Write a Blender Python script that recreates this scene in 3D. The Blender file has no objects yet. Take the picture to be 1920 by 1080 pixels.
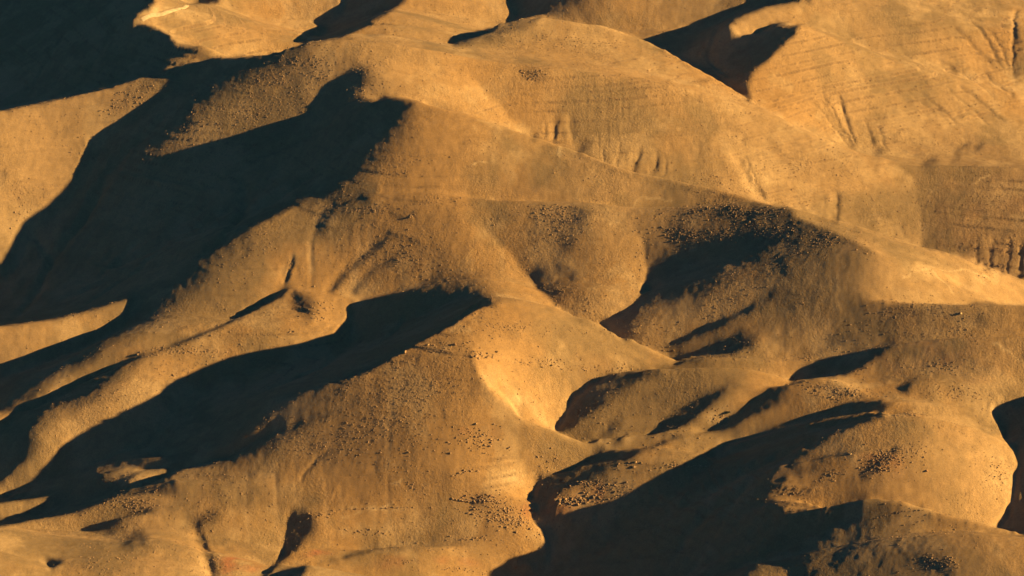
import bpy, math
import numpy as np
from mathutils import Vector

SC = bpy.context.scene
S = 0.4                                   # survey units -> metres
F = 960 / math.tan(math.radians(10)); PITCH = math.radians(24)
HC = F * math.sin(PITCH); YC = F * math.cos(PITCH)
# ---------------------------------------------------------------- camera
cam = bpy.data.cameras.new('camera'); cam.angle = math.radians(20); cam.clip_start = 1; cam.clip_end = 20000
co = bpy.data.objects.new('camera', cam); SC.collection.objects.link(co)
co.location = (0, -YC * S, HC * S); co.rotation_euler = (math.radians(90 - 24), 0, 0); SC.camera = co
# ---------------------------------------------------------------- sun and sky
AZ, EL = math.radians(-7), math.radians(17)
sun = bpy.data.lights.new('sun', 'SUN'); sun.energy = 5; sun.angle = math.radians(.5); sun.color = (1, .60, .19)
so = bpy.data.objects.new('sun', sun); SC.collection.objects.link(so)
so.rotation_euler = Vector((math.cos(EL) * math.cos(AZ), math.cos(EL) * math.sin(AZ), math.sin(EL))).to_track_quat('Z', 'Y').to_euler()
w = bpy.data.worlds.new('World'); SC.world = w; w.use_nodes = True
sk = w.node_tree.nodes.new('ShaderNodeTexSky'); sk.sky_type = 'NISHITA'; sk.sun_disc = False
sk.sun_elevation = EL; sk.sun_rotation = math.radians(97); sk.ozone_density = 6; sk.air_density = 1; sk.dust_density = 0
bg = w.node_tree.nodes['Background']; w.node_tree.links.new(sk.outputs[0], bg.inputs[0]); bg.inputs[1].default_value = .0078
vs = SC.view_settings; vs.view_transform = 'Standard'; vs.look = 'None'; vs.gamma = 1; vs.exposure = 2.12

# ---------------------------------------------------------------- survey data: terrain as spline heights on a fan grid
K0, K1, Y0, Y1 = -0.215, 0.265, 3700., 7700.
CELLS = (290, 290); WIN = (13, 211, 4, 260); Q = 0.3
# spline heights of the whole block, then the finer heights of its middle (differences along rows and columns)
COARSE = """-151 -152 -156 -150 -156 -149 -152 -153 -154 -154 -154 -145 -148 -139 -140 -140 -137 -144 -144 -147 -148 -135 -128 -117 -108 -103 -100 -102 -108 -120 -132 -141 -147 -160 -157 -158 -156 -158 -161 -160 -163 -149 -145 -128 -118 -91 -86 -73 -58 -46 -37 -33 -16
-123 -122 -119 -121 -120 -124 -126 -128 -128 -127 -123 -122 -117 -118 -117 -117 -119 -119 -120 -120 -119 -120 -118 -116 -113 -111 -110 -111 -113 -117 -122 -128 -132 -132 -134 -132 -130 -126 -120 -114 -106 -101 -93 -87 -77 -70 -59 -50 -43 -39 -37 -35 -36
-86 -89 -92 -95 -100 -101 -104 -105 -106 -106 -105 -102 -100 -97 -95 -94 -94 -95 -97 -101 -105 -108 -111 -114 -117 -119 -120 -119 -118 -117 -115 -113 -111 -111 -107 -103 -98 -93 -87 -80 -74 -65 -58 -50 -43 -34 -31 -27 -27 -31 -36 -41 -45
-55 -59 -60 -69 -72 -78 -80 -81 -82 -82 -81 -81 -78 -77 -74 -73 -73 -73 -75 -79 -85 -95 -104 -113 -122 -128 -130 -129 -124 -116 -108 -100 -94 -86 -83 -76 -69 -60 -49 -40 -30 -23 -14 -10 -7 -7 -2 -5 -14 -24 -35 -44 -57
-17 -29 -38 -47 -57 -58 -60 -59 -60 -63 -67 -67 -69 -62 -58 -55 -52 -55 -60 -67 -76 -85 -100 -115 -129 -138 -142 -140 -133 -121 -105 -86 -71 -65 -56 -49 -39 -27 -18 -9 -3 9 20 25 26 34 27 8 -6 -19 -31 -44 -50
3 0 -13 -21 -27 -41 -38 -38 -37 -37 -43 -54 -49 -55 -49 -37 -46 -47 -51 -50 -54 -77 -100 -123 -140 -151 -156 -153 -143 -125 -104 -82 -57 -32 -30 -26 -7 4 19 33 47 57 59 60 61 60 27 11 -4 -14 -24 -31 -48
7 6 -7 -11 -33 -25 -26 -27 -28 -34 -39 -57 -54 -67 -55 -31 -42 -48 -53 -58 -69 -91 -115 -134 -150 -162 -167 -164 -155 -139 -114 -83 -56 -20 -12 4 11 17 24 21 17 14 15 16 4 -3 10 3 -3 -8 -10 -15 -4
13 1 -14 -23 -24 -34 -32 -37 -34 -34 -37 -55 -48 -61 -59 -65 -70 -79 -87 -96 -106 -116 -136 -157 -170 -174 -173 -167 -157 -142 -125 -106 -93 -84 -82 -84 -62 -61 -40 -25 -3 7 11 0 -10 -11 -15 -8 -2 2 5 18 -3
-16 -28 -23 -32 -46 -51 -56 -59 -50 -44 -60 -71 -77 -102 -110 -111 -123 -137 -146 -154 -161 -168 -169 -170 -174 -175 -173 -168 -158 -143 -125 -111 -90 -68 -44 -6 5 31 36 31 6 -12 -32 -36 -60 -46 -21 -12 3 23 42 22 92
-67 -54 -73 -55 -69 -75 -76 -86 -88 -82 -99 -112 -121 -134 -129 -131 -145 -139 -138 -135 -145 -158 -180 -196 -187 -168 -153 -136 -121 -103 -91 -76 -53 -31 -4 -13 -37 -31 -21 -21 -16 -23 -22 -54 -39 -13 -11 13 25 35 49 70 60
-83 -99 -90 -109 -110 -126 -135 -137 -121 -119 -127 -127 -125 -125 -156 -120 -123 -129 -130 -128 -123 -117 -108 -107 -97 -135 -127 -118 -103 -90 -62 -40 -24 -8 12 33 60 74 76 90 85 78 63 46 8 33 26 45 56 69 76 86 100
-154 -131 -144 -130 -118 -110 -101 -86 -87 -74 -80 -70 -71 -70 -68 -73 -64 -58 -54 -55 -56 -53 -58 -60 -121 -89 -39 -32 -22 -20 -27 -23 -6 8 21 44 53 58 71 64 72 56 54 26 45 57 59 79 87 97 100 93 96
-198 -164 -157 -146 -149 -137 -127 -112 -88 -88 -50 -63 -52 -47 -39 -29 -25 -17 -7 13 24 27 12 21 27 13 -35 -32 -11 -6 4 -24 -43 -15 -9 1 21 45 71 68 65 52 53 18 57 79 72 91 138 128 98 106 49
-138 -150 -148 -156 -149 -133 -101 -77 -80 -76 -80 -47 -29 -1 22 36 56 71 77 68 71 75 103 65 10 -32 -10 7 3 -7 4 37 53 52 76 91 82 73 56 64 74 76 72 83 52 64 94 99 89 99 105 91 106
-138 -125 -151 -116 -99 -121 -122 -110 -80 -83 -56 -44 -21 6 34 46 52 51 81 120 137 135 119 106 95 61 13 45 58 87 91 83 79 75 39 32 58 71 94 96 103 109 119 110 125 114 100 97 96 90 84 86 74
-115 -115 -95 -90 -43 -15 -27 -38 -61 -56 -67 -43 -27 -10 0 13 19 47 45 57 84 122 148 135 132 126 128 92 85 55 33 52 51 57 64 69 69 83 91 106 116 122 121 127 129 127 111 96 84 76 71 62 60
-92 -104 -68 -77 -93 -85 -60 -16 3 -7 -32 -56 -38 -25 -13 -5 18 19 49 69 89 93 134 168 145 139 117 100 53 34 33 52 67 90 90 99 113 119 128 127 132 136 153 147 145 122 102 89 76 64 53 44 30
-107 -55 -117 -80 -23 -11 -14 -28 -26 -4 -2 8 -6 -14 -11 -9 -17 15 12 29 52 87 101 103 96 78 41 23 56 98 103 114 124 134 154 171 178 191 190 169 141 101 84 75 82 89 88 75 62 49 38 26 16
-80 -34 -77 -88 -92 -80 -39 21 45 31 38 35 45 55 47 33 36 -22 20 40 65 79 101 106 93 78 104 123 101 93 120 134 149 159 167 171 190 195 181 179 171 155 127 98 72 70 63 54 44 34 24 15 5
-22 -67 -6 8 3 -12 -44 -72 -44 10 9 17 0 4 25 36 48 45 49 63 75 86 90 91 64 87 91 83 87 81 96 107 133 149 173 202 201 187 180 156 140 124 115 104 88 53 38 30 24 19 14 9 4
-72 -40 -45 -44 -37 -18 10 32 15 1 49 53 77 72 61 71 58 60 70 77 86 94 102 89 101 112 126 143 137 146 165 182 192 202 217 187 168 154 132 124 109 96 76 51 24 27 16 9 8 7 6 6 4
-38 -58 -68 -80 -59 -61 -55 -42 -2 29 42 78 90 111 116 109 124 131 135 152 159 166 159 165 175 178 188 182 175 173 167 169 180 188 154 153 144 124 110 88 70 50 31 18 16 -7 -8 -5 -2 0 2 3 4
-68 -56 -78 -70 -79 -57 -35 -18 -6 16 49 71 104 110 129 138 135 153 162 163 170 163 159 152 148 145 143 137 142 144 160 164 168 142 137 120 101 82 60 51 40 31 20 -5 -45 -31 -18 -9 -5 -2 -1 0 1
27 -41 -49 -103 -54 -51 -41 -18 6 24 38 56 68 92 110 141 160 185 210 221 217 219 216 218 221 225 230 233 214 203 174 154 126 119 104 86 63 34 17 1 7 -6 -44 -46 -38 -22 -9 -5 -2 -2 -3 -4 -4
-13 22 -14 -14 -55 -26 6 9 26 44 67 84 104 118 135 148 174 204 234 263 290 289 284 262 241 215 185 140 109 89 90 80 92 79 72 51 22 14 4 -6 -9 -2 16 29 38 17 11 7 3 0 -3 -6 -9
66 61 57 61 49 24 20 55 71 87 94 110 127 149 162 183 206 250 263 291 259 228 216 195 171 149 131 133 129 138 129 127 108 83 71 62 53 45 38 28 33 39 39 38 45 52 33 20 10 4 -1 -6 -12
92 113 119 123 114 106 90 67 107 145 181 198 202 195 201 201 204 230 259 248 239 232 209 184 168 170 170 174 170 162 156 150 146 141 125 116 109 101 94 86 86 85 88 92 94 61 46 30 19 11 5 -2 -7
65 142 148 207 205 196 195 189 167 167 178 208 238 275 296 322 332 332 329 322 309 295 281 264 268 260 252 243 238 234 224 212 186 163 162 148 127 106 86 65 76 76 74 71 64 56 45 35 27 20 14 8 3
153 133 153 142 145 172 189 211 240 256 268 269 285 280 271 280 303 303 306 298 294 289 274 283 270 271 260 255 242 227 210 185 187 184 133 97 73 46 45 35 40 34 30 27 29 41 39 38 34 30 27 23 19
124 127 117 117 120 131 132 138 150 164 175 190 220 229 238 258 285 290 297 289 282 266 267 230 233 218 221 212 210 206 201 211 162 103 95 70 51 45 45 38 34 38 38 35 28 26 35 38 41 41 41 41 41
102 94 95 91 99 112 138 152 186 190 251 281 245 213 222 235 239 266 259 259 251 244 252 302 290 303 283 283 263 248 218 157 139 177 140 132 103 88 69 64 53 45 36 25 21 33 35 43 48 52 55 59 61
62 73 74 85 96 121 154 200 218 278 264 197 191 172 171 168 207 230 251 252 253 247 218 238 287 250 258 244 229 189 160 127 175 210 195 163 150 128 118 101 93 76 65 54 45 41 46 52 58 64 69 75 81
48 62 67 89 113 140 172 201 245 260 305 286 263 242 225 194 204 199 242 242 229 217 218 221 235 217 206 191 178 164 129 154 169 176 250 232 205 177 153 140 120 107 90 81 56 64 63 67 71 77 83 90 96
40 64 76 104 130 160 187 219 238 279 305 234 240 206 193 186 148 200 212 248 221 220 175 205 185 189 185 179 167 151 151 217 254 231 201 167 152 134 131 112 102 86 80 70 88 90 85 85 87 92 98 104 109
60 76 99 123 153 179 208 229 265 270 238 229 221 213 181 162 151 142 186 208 182 175 157 155 179 149 133 138 139 151 139 134 172 204 240 258 235 232 213 206 184 180 159 174 136 109 107 104 106 109 113 117 123
82 103 126 150 178 201 231 255 264 239 197 150 189 142 125 122 79 129 147 179 172 155 149 128 153 177 206 216 215 208 217 227 214 229 250 235 220 204 194 177 167 151 144 124 136 136 128 127 126 128 129 132 134
117 139 157 181 204 229 250 258 256 234 221 177 170 202 165 156 167 139 171 202 224 204 203 182 161 228 237 257 263 272 270 271 282 284 272 260 240 224 212 201 186 175 165 158 149 150 150 148 147 146 146 147 147
159 177 191 212 231 248 259 263 258 251 242 242 234 221 217 201 190 201 219 221 224 230 220 209 229 239 270 285 298 305 311 313 307 296 285 270 256 241 229 218 209 197 188 177 172 170 169 168 166 165 163 162 160
200 213 224 239 252 263 269 271 270 269 266 260 255 251 244 241 241 240 240 248 253 252 253 260 261 277 289 307 320 330 333 333 329 321 307 293 280 267 255 244 234 225 215 208 200 194 190 188 185 182 179 176 173
237 245 253 262 270 275 280 282 284 286 287 288 285 280 278 274 272 273 273 271 271 274 279 283 294 300 312 322 333 341 346 346 340 332 322 311 300 289 278 268 259 249 241 232 225 218 212 207 202 198 193 188 184
266 270 275 279 284 287 291 294 297 300 302 302 302 302 300 300 299 296 293 293 294 296 301 307 312 320 327 335 342 348 351 351 349 344 337 328 319 310 301 291 282 273 264 256 247 239 232 225 218 212 206 199 193
285 287 289 292 294 297 300 304 307 310 313 316 317 318 318 316 315 313 312 310 310 313 316 321 327 332 338 343 348 351 354 355 354 350 346 340 334 326 318 310 302 293 284 275 266 258 249 240 232 224 216 209 201
294 296 297 299 301 304 306 310 313 317 320 322 324 326 326 326 325 324 322 322 323 324 327 331 334 339 343 347 350 353 355 356 356 355 352 349 344 338 331 324 316 308 299 290 281 272 262 253 244 234 225 216 207
296 298 300 301 304 306 309 312 315 319 322 325 327 328 329 330 329 329 329 328 329 330 333 335 338 341 345 348 350 352 354 355 356 356 354 352 349 344 339 333 326 318 309 301 291 282 272 262 252 242 232 222 212
293 295 297 300 302 305 308 311 314 317 320 322 325 327 328 329 329 329 329 330 331 332 334 336 338 341 343 346 348 350 351 353 354 354 353 352 350 346 342 336 330 323 315 306 297 288 278 268 258 248 237 227 217
286 289 291 294 297 300 303 306 309 312 315 317 319 321 323 324 325 326 327 328 329 330 332 333 335 337 339 341 343 345 347 348 349 350 349 348 346 344 340 335 329 323 316 308 299 290 281 271 261 251 241 230 220
276 279 283 286 289 293 296 299 302 304 307 309 312 314 316 317 319 320 321 323 324 325 327 328 330 332 334 336 337 339 340 342 343 343 343 342 340 338 335 330 325 319 313 305 298 289 280 271 262 252 242 233 223
265 269 272 276 280 283 286 289 292 295 298 300 302 305 307 309 310 312 314 315 317 318 320 321 323 325 327 328 330 331 333 334 334 335 334 334 332 330 327 323 318 313 307 300 293 285 277 269 260 251 242 233 224
254 258 261 265 269 272 275 279 281 284 287 289 292 294 296 299 301 303 305 307 308 310 312 314 315 317 318 320 321 323 324 325 325 325 325 324 322 320 317 314 309 305 299 293 287 280 273 265 257 249 241 233 225
243 246 250 254 257 260 264 267 270 273 275 278 281 283 286 288 290 293 295 297 299 301 303 305 307 308 310 311 313 314 314 315 315 315 314 313 311 309 306 303 299 295 290 285 279 273 267 260 254 247 240 233 226
232 235 239 242 245 248 252 255 258 260 263 266 269 272 274 277 280 282 285 287 290 292 294 296 298 300 301 302 303 304 305 305 304 304 303 302 300 298 295 292 288 285 280 276 271 266 260 255 249 243 237 231 225
221 224 227 230 233 236 239 242 245 248 251 254 257 260 263 266 269 272 275 277 280 283 285 287 289 291 292 293 294 294 295 294 294 293 292 290 288 286 283 281 277 274 270 266 262 258 254 249 245 240 235 230 225
211 213 216 218 221 224 227 230 233 236 239 242 245 248 251 254 258 261 264 267 271 273 276 278 280 282 283 284 285 285 285 284 283 282 280 279 277 274 272 269 266 263 260 257 254 251 247 244 240 236 232 228 224"""
FINE = """-1 0 -1 2 -2 0 1 0 0 0 0 0 0 0 -1 0 0 1 0 0 0 1 0 0 0 0 0 0 -1 0 0 0 0 0 0 0 1 0 0 0 0 0 0 0 -1 0 0 0 0 0 0 0 0 0 0 0 0 0 0 0 0 0 1 0 0 0 0 0 0 0 0 0 -1 0 0 1 0 0 0 0 0 0 0 0 0 0 0 0 0 0 0 0 -1 0 0 0 0 0 -1 0 0 0 0 0 0 0 0 0 0 1 0 1 0 0 1 0 0 0 0 0 0 0 0 0 -1 0 1 0 0 0 0 0 0 0 0 0 0 0 -1 0 0 0 0 0 0 -1 0 0 0 0 0 0 0 0 0 0 0 0 0 0 0 1 0 0 0 1 0 0 0 0 0 0 0 0 0 0 0 0 0 -1 0 0 -1 0 0 1 0 0 0 0 0 0 0 0 0 0 0 0 0 0 0 0 0 0 0 0 0 0 -1 0 0 0 0 -1 0 0 0 0 0 0 0 0 0 0 0 0 0 1 0 0 0 0 -1 0 0 0 0 0 1 0 0 0 0 0 1 0 0 0 0 0 0 0 0 0 0 0
0 0 1 -1 1 0 -1 0 1 0 0 0 -1 0 1 0 0 -1 0 0 1 -1 0 0 0 0 0 0 1 -1 0 0 0 0 0 1 -1 0 0 0 0 0 0 0 1 0 0 0 0 0 0 0 0 0 0 0 0 0 0 0 0 0 -1 0 0 0 0 0 0 0 0 0 1 0 0 -1 0 0 0 0 0 0 0 0 0 0 0 0 0 0 0 0 0 0 0 0 0 0 1 0 0 0 0 0 0 0 0 0 0 -1 1 -1 0 0 0 0 0 0 0 0 0 0 0 -1 1 0 -1 0 1 0 0 0 0 0 0 -1 0 0 1 0 0 -1 0 0 0 1 0 0 0 0 0 0 0 0 0 0 0 0 0 0 0 0 0 0 0 -1 1 0 0 0 0 -1 1 0 0 0 0 -1 0 1 0 0 1 -1 0 0 0 0 0 0 0 0 0 0 -1 0 0 0 1 0 0 0 0 0 0 0 0 0 0 0 0 0 0 1 0 0 0 0 0 0 0 1 0 0 0 0 0 -1 0 0 -1 0 2 -1 0 0 0 0 -1 0 0 1 0 0 -1 0 0 0 -1 0 0 0 0 0 0 1
1 0 0 1 -1 0 0 0 -1 1 0 0 1 0 0 0 -1 0 0 0 -1 0 0 0 0 0 0 0 0 1 0 -1 0 1 0 -1 0 0 0 1 0 0 0 0 0 0 0 0 0 0 0 0 0 0 0 0 0 0 0 0 0 1 0 -1 0 0 0 0 0 -1 0 0 0 0 0 0 0 0 0 0 0 0 0 0 0 0 0 0 0 0 0 0 1 0 0 0 0 0 0 0 0 0 0 0 0 0 0 0 0 1 -1 0 0 0 -1 0 0 0 0 0 0 0 0 1 0 0 0 0 -1 0 0 0 0 0 0 0 0 0 0 0 0 0 0 0 0 0 0 0 0 0 0 0 1 0 0 0 0 0 0 0 0 -1 0 1 0 0 -1 0 0 0 -1 1 -1 0 0 0 0 1 0 0 0 0 0 1 0 -1 0 0 0 0 0 0 0 0 0 0 0 0 -1 1 0 0 0 0 0 0 0 0 1 0 0 0 0 0 0 0 0 1 0 0 0 0 0 0 0 0 0 0 -1 1 1 0 -2 1 0 0 0 -1 0 0 0 0 0 0 0 0 0 -1 1 -1 -1 0 0 1 0 -1
0 1 0 0 0 0 0 0 0 -1 0 1 0 0 0 0 0 0 0 0 -1 0 0 0 0 0 0 0 0 0 0 1 0 -1 0 0 0 1 0 -1 0 0 0 0 0 1 0 0 0 0 0 0 0 -1 0 1 0 0 0 0 1 -1 -1 1 0 -1 0 0 0 1 -1 0 0 0 0 0 0 0 0 0 -1 0 0 0 0 0 0 0 0 1 0 0 0 0 0 0 0 0 1 0 0 0 0 0 0 0 1 0 -1 -1 0 0 0 0 0 0 0 0 0 0 0 0 0 0 -1 0 0 0 1 0 0 0 -1 0 0 1 0 0 -1 0 0 1 0 0 0 0 0 0 0 0 0 0 -1 1 0 0 0 0 0 0 0 0 1 -1 0 0 0 0 -1 0 1 0 0 0 0 0 0 0 0 0 0 0 0 0 0 0 0 0 -1 0 0 0 0 0 1 0 0 0 0 -1 0 0 0 1 0 0 0 0 0 0 0 0 1 0 0 0 0 0 0 1 0 0 0 0 0 0 0 -1 0 -1 -1 1 2 1 -1 -1 0 0 0 0 0 -1 0 1 0 0 -1 1 -1 0 0 0 0 0 0 1
1 -1 1 -1 1 0 -1 0 1 0 0 -1 1 0 0 0 0 0 -1 0 1 0 -1 0 0 0 0 0 0 0 0 0 0 0 0 0 1 -1 0 0 0 1 0 0 0 -1 0 0 0 1 -1 0 0 1 0 -1 0 1 0 0 -1 0 1 0 -1 1 -1 0 0 0 1 0 0 0 -1 0 0 0 0 -1 1 0 0 0 0 0 0 0 0 0 0 0 0 0 0 1 0 0 -1 0 1 0 0 0 0 0 -1 0 1 0 0 0 0 -1 0 0 1 0 0 -1 0 0 0 0 1 0 0 0 -1 0 0 0 1 -1 0 0 0 0 0 0 0 0 0 0 0 0 0 0 0 0 0 1 0 -1 0 0 0 0 0 0 1 0 -1 0 0 0 0 0 1 -1 0 0 0 0 0 0 0 0 0 0 0 0 1 -1 0 0 0 0 0 0 0 0 0 0 0 0 0 0 0 0 0 0 0 0 0 0 0 0 0 0 1 0 -1 0 1 0 0 0 0 0 0 0 1 0 0 0 -1 1 0 -1 1 0 1 -1 -1 0 -1 1 0 0 0 0 1 -1 0 0 1 -1 0 0 1 -1 1 0 -1 -1
0 1 -1 1 -1 0 0 1 -1 0 0 0 -1 1 0 -1 1 0 0 0 0 -1 1 0 0 0 0 0 0 0 0 0 0 0 0 0 0 0 0 0 0 0 0 0 0 0 0 0 0 0 1 0 -1 0 0 0 1 -1 0 0 0 0 0 -1 1 0 0 0 0 0 0 0 0 0 0 0 0 0 -1 1 0 0 0 0 0 0 0 0 0 0 0 0 0 0 1 -1 0 0 1 0 -1 0 0 0 1 -1 0 0 0 0 0 0 -1 1 0 0 -1 0 0 1 0 0 0 0 0 0 0 0 0 0 0 0 -1 1 0 0 0 -1 1 0 0 0 0 0 0 0 0 0 0 0 0 0 0 0 0 0 0 0 0 1 -1 0 0 0 0 0 0 0 -1 1 0 0 0 -1 0 0 0 1 0 0 0 0 -1 1 0 0 -1 0 1 0 0 0 0 0 0 0 0 0 0 0 0 0 0 -1 0 1 0 0 0 0 -1 1 0 0 -1 1 0 -1 1 0 1 0 -1 0 0 0 1 -1 1 0 -1 -1 0 0 1 1 0 0 0 0 0 0 0 0 0 0 0 0 0 0 0 1 0 -1 1 -1
-1 0 0 0 0 0 1 -1 0 0 0 0 1 -1 0 1 -1 0 1 -1 0 1 0 0 0 0 0 0 0 0 0 0 0 0 0 0 -1 1 0 0 0 -1 0 0 0 0 0 1 0 -1 0 0 1 0 0 0 -1 0 0 0 0 0 0 1 -1 0 1 0 0 0 0 0 0 0 0 0 0 -1 1 0 0 1 0 0 0 0 0 0 0 -1 0 0 0 1 -1 0 0 0 -1 0 1 0 0 0 -1 0 0 0 0 0 0 0 1 0 0 0 0 0 0 0 0 0 0 0 0 0 0 0 0 0 0 0 1 -1 0 0 0 1 -1 0 0 0 0 0 0 0 0 0 0 0 0 0 0 0 0 0 0 0 0 -1 0 1 0 0 0 0 0 -1 1 0 0 0 0 1 0 0 0 -1 0 0 0 0 0 0 0 -1 1 0 0 0 0 0 0 0 0 0 0 0 0 0 0 0 0 0 0 -1 0 0 1 0 0 -1 0 0 0 0 0 1 -1 0 -1 0 0 0 0 -1 -1 0 -2 1 2 3 1 0 0 -1 1 0 0 0 0 1 -1 1 0 0 0 0 0 0 -1 1 1 -1 -1 0
0 -1 0 0 -1 1 0 0 0 0 0 0 -1 0 0 -1 1 0 1 1 0 0 0 -1 0 0 0 0 0 0 0 0 0 0 1 0 0 -1 0 0 0 0 0 0 0 0 0 -1 0 0 0 0 0 1 0 0 0 0 -1 0 0 0 0 0 1 0 0 0 0 1 0 0 0 -1 1 0 -1 1 0 0 0 0 0 1 0 0 -1 0 0 0 0 0 0 0 0 0 0 0 0 0 -1 -1 0 0 0 0 0 0 0 0 0 0 1 0 0 0 0 0 1 0 0 0 0 0 0 0 0 0 0 0 0 0 0 1 -1 0 0 0 1 -1 0 0 0 0 0 0 0 0 0 0 0 0 0 0 0 0 0 0 0 0 0 -1 0 0 0 0 0 1 0 0 0 0 0 0 0 0 0 0 0 0 -1 0 0 0 0 1 0 0 0 0 0 0 0 0 0 0 0 0 0 0 0 1 0 -1 0 0 0 0 -2 0 0 0 0 0 -1 -1 0 -1 0 -1 0 -1 0 0 -1 1 1 2 4 3 1 -2 -4 -1 0 0 0 0 0 0 1 -1 1 -1 0 0 0 0 0 0 1 0 1 1 0 1
-1 0 -1 -1 3 -1 0 0 0 0 -1 0 0 0 -1 1 0 1 -1 0 1 0 0 1 0 0 0 0 0 0 0 0 0 0 -1 0 0 0 0 0 0 0 0 0 -1 0 0 0 0 0 0 0 1 -1 1 0 0 -1 1 -1 0 0 0 0 1 0 1 0 0 -1 0 0 0 1 0 -1 1 0 0 0 1 -1 1 -1 1 -1 1 0 -1 0 0 0 0 -1 0 1 0 -1 0 0 -1 1 0 -1 -1 1 0 0 0 0 0 1 -1 1 0 0 1 0 -1 0 0 1 0 0 0 0 0 0 1 -1 0 0 0 0 0 0 0 0 0 0 0 0 0 0 0 0 0 0 0 0 0 0 0 0 0 0 0 0 0 0 -1 0 0 0 0 1 0 0 0 0 0 1 0 0 0 0 0 0 -1 0 0 0 -1 0 0 1 0 0 0 0 0 0 0 0 0 1 1 0 0 0 -1 -1 0 1 -1 0 0 -1 1 -1 0 -1 0 -1 1 -1 0 0 0 0 0 -1 0 0 1 1 2 1 0 -3 -3 -2 0 1 1 0 0 0 0 1 -1 0 0 0 0 0 0 0 0 1 0 1 0 2 1 -1
0 0 -1 -1 1 0 0 0 0 0 0 0 -1 0 1 0 0 -1 1 1 -1 1 0 0 0 -1 0 0 0 0 0 0 1 0 0 0 0 0 0 -1 0 0 0 -1 1 0 0 -1 0 0 0 1 -1 1 -1 0 0 1 -1 1 -1 0 1 0 0 1 -1 0 0 0 0 0 1 -1 1 1 -1 1 -1 1 -1 1 -1 1 -1 1 0 -1 1 -1 0 0 0 0 0 -1 0 1 -1 0 0 0 -1 0 1 -1 0 0 0 1 0 0 1 -1 1 0 -1 0 0 1 0 -1 1 0 0 0 1 0 -1 1 0 -1 0 0 1 0 -1 0 0 1 0 0 0 0 -1 0 0 0 0 0 1 -1 0 0 0 0 0 0 0 -1 1 0 0 0 0 -1 0 1 0 0 1 -1 0 0 1 0 0 0 0 -1 0 -1 1 0 0 0 1 0 0 0 0 0 0 -1 1 0 0 1 0 -1 1 -1 0 0 1 -1 0 0 0 0 -1 1 -1 0 0 1 -1 0 -1 0 0 0 0 1 2 -1 -2 -3 -2 -1 1 1 1 0 -1 2 0 0 0 0 0 0 0 0 0 0 0 0 1 0 1 0 0 -1 1 1
0 0 0 0 0 -1 1 -1 0 0 1 -1 1 0 -1 0 0 1 -1 -1 2 0 0 0 0 0 0 0 0 0 0 0 0 0 0 0 -1 0 0 1 0 -1 0 1 0 -1 0 1 -1 0 0 0 0 0 0 1 0 -1 1 -1 1 -1 0 1 -1 0 1 0 0 -1 0 1 -2 2 -1 0 3 -2 1 -1 0 -1 1 0 0 1 -1 1 -1 0 0 -1 0 0 0 0 0 0 1 -1 1 -1 0 0 0 0 0 0 0 0 1 0 -1 1 -1 0 1 0 0 -1 1 0 -1 1 0 1 -1 0 0 0 0 0 0 0 0 0 0 0 0 0 -1 0 0 0 0 0 0 0 0 1 -1 0 0 0 0 0 0 0 0 1 0 -1 0 0 1 0 0 -1 1 0 0 0 0 1 -1 0 0 0 1 0 0 0 -1 0 1 1 0 0 0 0 0 0 -1 1 0 1 1 0 0 0 -1 0 0 0 -1 1 0 0 0 0 0 -1 1 0 -1 0 1 -1 1 -1 0 1 -1 0 -2 -1 -1 1 -1 1 -1 0 0 1 1 -1 1 0 1 -1 0 1 -1 1 0 1 0 1 -1 1 0 3 -2 -4 -1 -1
0 0 0 0 0 1 -1 1 -1 0 0 1 0 0 0 0 0 -1 1 1 -1 0 0 -1 0 0 0 0 0 0 0 0 0 0 0 0 0 0 0 0 0 1 -1 0 0 1 0 -1 1 0 0 -1 0 -1 1 -1 1 1 -1 1 -1 1 -1 0 1 0 -1 1 -2 1 0 -2 2 -1 1 2 -3 6 -2 -4 0 1 -1 0 0 0 1 0 0 0 -1 0 0 0 1 0 0 0 0 0 0 0 0 1 -1 1 0 0 0 0 0 -1 1 -1 0 1 -1 0 0 0 0 0 0 0 0 -1 1 0 0 0 0 1 -1 0 0 0 1 -1 0 0 1 0 0 -1 1 0 0 -1 0 -1 1 0 0 0 0 1 -1 0 0 0 0 1 0 0 -1 0 0 1 -1 0 0 0 0 0 0 0 0 0 0 1 0 1 -1 1 0 -1 1 0 1 0 -1 0 1 0 -1 0 -1 -1 -1 0 1 0 1 0 1 1 0 1 -1 1 0 0 -1 0 1 -1 0 0 0 0 0 -1 1 -2 -1 1 0 0 0 0 1 1 0 0 0 1 0 0 -1 1 0 -1 1 -1 1 -1 1 0 0 0 0 -1 -1 -2 -1 0
1 1 0 0 0 -1 0 0 1 -1 1 0 0 0 1 0 0 0 -2 0 0 -1 0 1 -1 1 0 -1 1 0 0 0 -1 0 0 0 1 0 0 0 0 -1 1 0 0 0 0 1 0 0 0 1 0 -1 -2 3 -2 0 3 -1 0 -1 0 0 -1 0 0 -2 3 -2 -1 3 -3 1 -1 0 3 -1 -1 -1 0 -2 1 1 1 -1 1 -1 1 -1 0 1 0 0 -1 0 1 0 0 1 -1 1 1 0 1 0 0 0 0 0 -1 0 -1 0 0 -1 0 0 0 1 -1 0 0 0 0 0 -1 0 0 0 0 0 1 0 0 -1 0 1 0 0 0 0 0 1 0 0 -1 1 0 0 -1 0 1 0 0 -1 1 0 0 0 -1 0 0 0 0 1 0 -1 0 0 -1 0 1 -1 0 0 1 0 0 0 1 0 5 -1 -1 0 -1 0 -1 -1 0 -1 -1 -1 1 -1 1 -1 0 0 -1 1 0 0 1 -1 1 0 1 0 0 0 1 0 0 1 0 0 0 1 0 1 0 0 1 0 1 -1 1 0 0 0 0 0 0 0 -1 0 0 -2 0 0 -1 0 0 0 -2 0 0 -1 -1 -2 0 3 -1 1
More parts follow.
